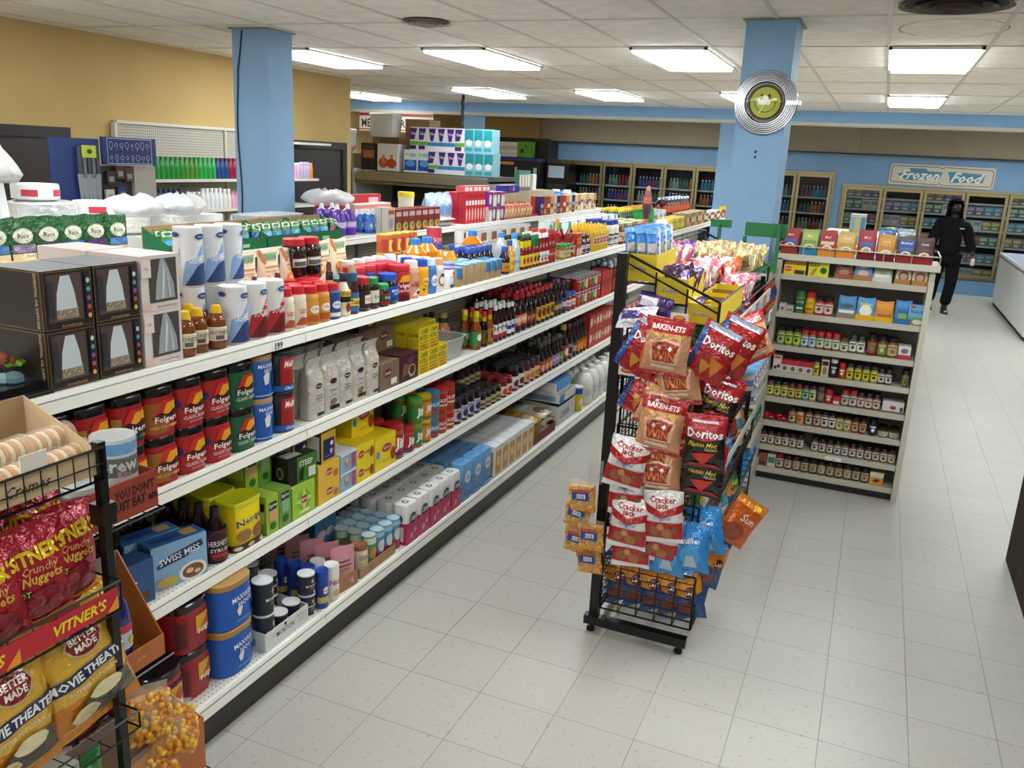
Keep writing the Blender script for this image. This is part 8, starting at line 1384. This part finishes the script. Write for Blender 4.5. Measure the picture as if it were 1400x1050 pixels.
# back left corner
t = empty('storage_opening', (-7.2, 17.36, 0), 0, 'dark opening with cabinets at the back left corner', 'cabinet'); G().box(-.6, .0, 0, .62, .48, 2.38, '241d1a').box(-.6, -.04, 2.32, .62, 0, 2.40, '2e2520').box(.57, -.04, 0, .62, 0, 2.32, '2e2520').obj('dark_opening', t, 'satin')
put(carton('storage_box', 'box', .52, .3, .30, 'd8d4c4', [('r', 0, .45, 1, .75, 'b8b6ac'), ('r', .0, .1, 1, .3, 'c9c6ba')]), (-7.42, 17.1, 2.0), 0, 'cream box of cups on the dark cabinet'); put(carton('storage_box', 'box', .28, .3, .32, '5a8a2a', [('e', .4, .4, .16, .14, '2a3a1a'), ('e', .7, .7, .1, .08, '3a5a1a')]), (-7.02, 17.1, 2.0), 0, 'lime green box beside the cream box of cups')
t = empty('dark_shelf_unit', (-7.2, 16.9, 0), 0, 'dark cabinet with blue top edge under the green box', 'cabinet'); G().box(-.55, 0, 0, .55, .45, 1.93, '1e1c20').obj('cabinet_body', t, 'satin'); G().box(-.55, -.02, 1.931, .55, .45, 1.985, '2a3470').box(-.4, -.03, 1.84, .0, -.001, 1.9, 'd08a4a').obj('top_edge', t, 'satin'); G().box(.03, -.012, .9, .08, -.001, 1.8, 'a9b0a0').box(.45, -.012, .9, .52, -.001, 1.8, 'a9b0a0').box(.2, -.014, 1.3, .36, -.002, 1.72, 'dcdee0').obj('notice_paper', t, 'satin')
t = empty('upright_fridge', (-6.33, 17.2, 0), 0, 'black upright display fridge at the left end of the drink coolers', 'fridge'); G().box(-.25, 0, 0, .25, .5, 1.92, '18181a').obj('fridge_body', t, 'gloss'); G().box(-.2, -.012, 1.62, .15, -.001, 1.86, 'a8b4c0').obj('white_notice', t, 'satin'); G().box(-.2, -.012, .5, .2, -.002, 1.5, '2c3034').obj('glass_door', t, 'glass')
# ---------------- the person in black
def skin(name, V, E, parent, fin, col, sub=1):
    me = bpy.data.meshes.new(name); me.from_pydata([v[:3] for v in V], E, []); o = link(name, me, parent)
    m = o.modifiers.new('skin', 'SKIN')
    for i, v in enumerate(V): me.skin_vertices[0].data[i].radius = (v[3], v[4] if len(v) > 4 else v[3])
    me.skin_vertices[0].data[0].use_root = True
    s2 = o.modifiers.new('sub', 'SUBSURF'); s2.levels = s2.render_levels = sub
    dg = bpy.context.evaluated_depsgraph_get(); nm = bpy.data.meshes.new_from_object(o.evaluated_get(dg)); o.modifiers.clear(); o.data = nm
    a = nm.color_attributes.new('Col', 'FLOAT_COLOR', 'CORNER'); a.data.foreach_set('color', list(lin(col)) * len(nm.loops))
    nm.materials.clear(); nm.materials.append(finish(fin)); nm.polygons.foreach_set('use_smooth', [True] * len(nm.polygons)); return o
P = empty('person', (1.03, 14.46, 0), rad(8), 'person in black hooded jacket and black trousers walking beside the freezer doors', 'person')
SK = '2e211b'
J = [(0, 0, .93, .13, .09), (0, 0, 1.12, .125, .09), (0, -.01, 1.30, .15, .10), (0, 0, 1.42, .13, .08), (0, -.01, 1.50, .055, .055), (0, -.02, 1.56, .06, .07), (0, -.03, 1.66, .078, .09), (0, -.02, 1.71, .05, .06),
     (-.17, 0, 1.40, .055), (-.23, .01, 1.16, .042), (-.26, -.05, .95, .032), (.17, 0, 1.40, .055), (.25, .02, 1.18, .042), (.30, -.08, .98, .032), (.305, -.11, .93, .03, .02), (-.265, -.08, .90, .03, .02),
     (-.09, 0, .86, .085), (-.11, .08, .50, .058), (-.10, .26, .12, .042), (.09, 0, .86, .085), (.08, -.12, .50, .058), (.05, -.10, .10, .042), (.05, -.2, .05, .04, .035), (-.10, .2, .05, .04, .035)]
E_ = [(0, 1), (1, 2), (2, 3), (3, 4), (4, 5), (5, 6), (6, 7), (3, 8), (8, 9), (9, 10), (10, 15), (3, 11), (11, 12), (12, 13), (13, 14), (0, 16), (16, 17), (17, 18), (18, 23), (0, 19), (19, 20), (20, 21), (21, 22)]
skin('body', J, E_, P, 'skin', SK)
def fat(ix, k): return [tuple(list(J[i][:3]) + [(J[i][3]) + k, (J[i][4] if len(J[i]) > 4 else J[i][3]) + k]) for i in ix]
ji = [1, 0, 2, 3, 8, 9, 10, 11, 12, 13]; jk = fat(ji, .035); jk[1] = (0, 0, .90, .165, .12)
skin('jacket', jk, [(0, 1), (0, 2), (2, 3), (3, 4), (4, 5), (5, 6), (3, 7), (7, 8), (8, 9)], P, 'cloth', '17171a', 2)
ti = [0, 16, 17, 18, 19, 20, 21]; tk = fat(ti, .028); tk[3] = (-.10, .25, .14, .075, .08); tk[6] = (.05, -.10, .13, .078, .08); skin('trousers', tk, [(0, 1), (1, 2), (2, 3), (0, 4), (4, 5), (5, 6)], P, 'cloth', '131316', 2)
g = G(); n_ = 18
for j, (z, a, b, y) in enumerate(((1.43, .17, .12, .02), (1.50, .12, .11, .02), (1.59, .108, .115, .02), (1.68, .112, .12, .02), (1.745, .09, .10, .03), (1.78, .03, .04, .04))):
    for i in range(n_):
        t_ = 2 * pi * i / n_; y_ = -cos(t_) * b + y; op = .6 if 2 <= j <= 3 else .9 if j == 4 else 1
        if abs(t_) < .6 or abs(t_ - 2 * pi) < .6: y_ = -cos(t_) * b * (.75 if 1 <= j <= 3 else 1) + y
        g.v.append((sin(t_) * a, y_, z))
for j in range(5):
    for i in range(n_):
        if 1 <= j <= 3 and (i <= 2 or i >= n_ - 3): continue
        g.f.append((j * n_ + i, j * n_ + (i + 1) % n_, (j + 1) * n_ + (i + 1) % n_, (j + 1) * n_ + i)); g.c.append(lin('151518')); g.m.append(0)
g.obj('hood', P, 'cloth', 80)
g = G(); g.loft([(1.60, .012, .012), (1.625, .014, .02), (1.655, .006, .008)], '2a1d18', 8, 2, 0, -.115).obj('nose', P, 'skin')
for sx in (-1, 1): G().ball((sx * .028, -.108, 1.655), .009, '9a938c', 8, 6).ball((sx * .028, -.116, 1.655), .005, '1a1210', 8, 5).obj('eye', P, 'gloss'); G().ball((sx * .085, -.01, 1.63), .022, SK, 8, 6, sc=(.5, .8, 1.3)).obj('ear', P, 'skin')
G().box(-.022, -.115, 1.592, .022, -.108, 1.598, '1a100e').obj('mouth', P, 'skin'); G().loft([(1.545, .05, .04), (1.60, .062, .055)], '1a1412', 12, 2, 0, -.06).obj('beard', P, 'cloth')
for sx, (hx, hy, hz), hold in ((1, (.305, -.13, .915), True), (-1, (-.265, -.10, .885), False)):
    V = [(hx, hy + .02, hz + .02, .03, .018), (hx, hy - .005, hz - .045, .034, .016)]; Ed = [(0, 1)]
    for k, L_ in enumerate((.06, .07, .066, .052)):
        x = hx - .026 + k * .017; b = len(V); V += [(x, hy - .02, hz - .07, .0095), (x, hy - .045 if hold else hy - .03, hz - .07 - L_ * .45, .009), (x, hy - .03, hz - .07 - L_ * (.5 if hold else .95), .0075)]; Ed += [(1, b), (b, b + 1), (b + 1, b + 2)]
    b = len(V); V += [(hx - sx * .04, hy - .02, hz - .02, .011), (hx - sx * .048, hy - .045, hz - .055, .009)]; Ed += [(0, b), (b, b + 1)]
    skin('hand', V, Ed, P, 'skin', '5a4034' if hold else SK)
for k, (x, y) in enumerate(((.05, -.17), (-.10, .20))):
    g = G(); g.loft([(.0, .048, .13), (.02, .05, .135)], 'd8d4cc', 16, 2.6, x, y).loft([(.02, .047, .13), (.06, .045, .115, 0, .01), (.09, .042, .07, 0, .05), (.11, .04, .055, 0, .06)], '17171a', 16, 2.4, x, y); g.box(x - .02, y - .10, .062, x + .02, y - .095 + .06, .075, 'b8b6b0'); g.obj('shoe', P, 'satin')
G().box(.07, -.135, 1.33, .13, -.131, 1.345, 'd8d8d8').obj('jacket_emblem', P, 'satin')
P.scale = (1.04, 1.0, .965)
fg = Spec('drink_can', .06, .06, .10, G().loft([(0, .026, .026), (.005, .03, .03), (.09, .03, .03), (.1, .025, .025)], 'c9bfae', 14).mesh('drink_can'), (), 'can'); put(fg, (1.36, 14.27, .77), 0, 'pale can held in the hand of the person in black')
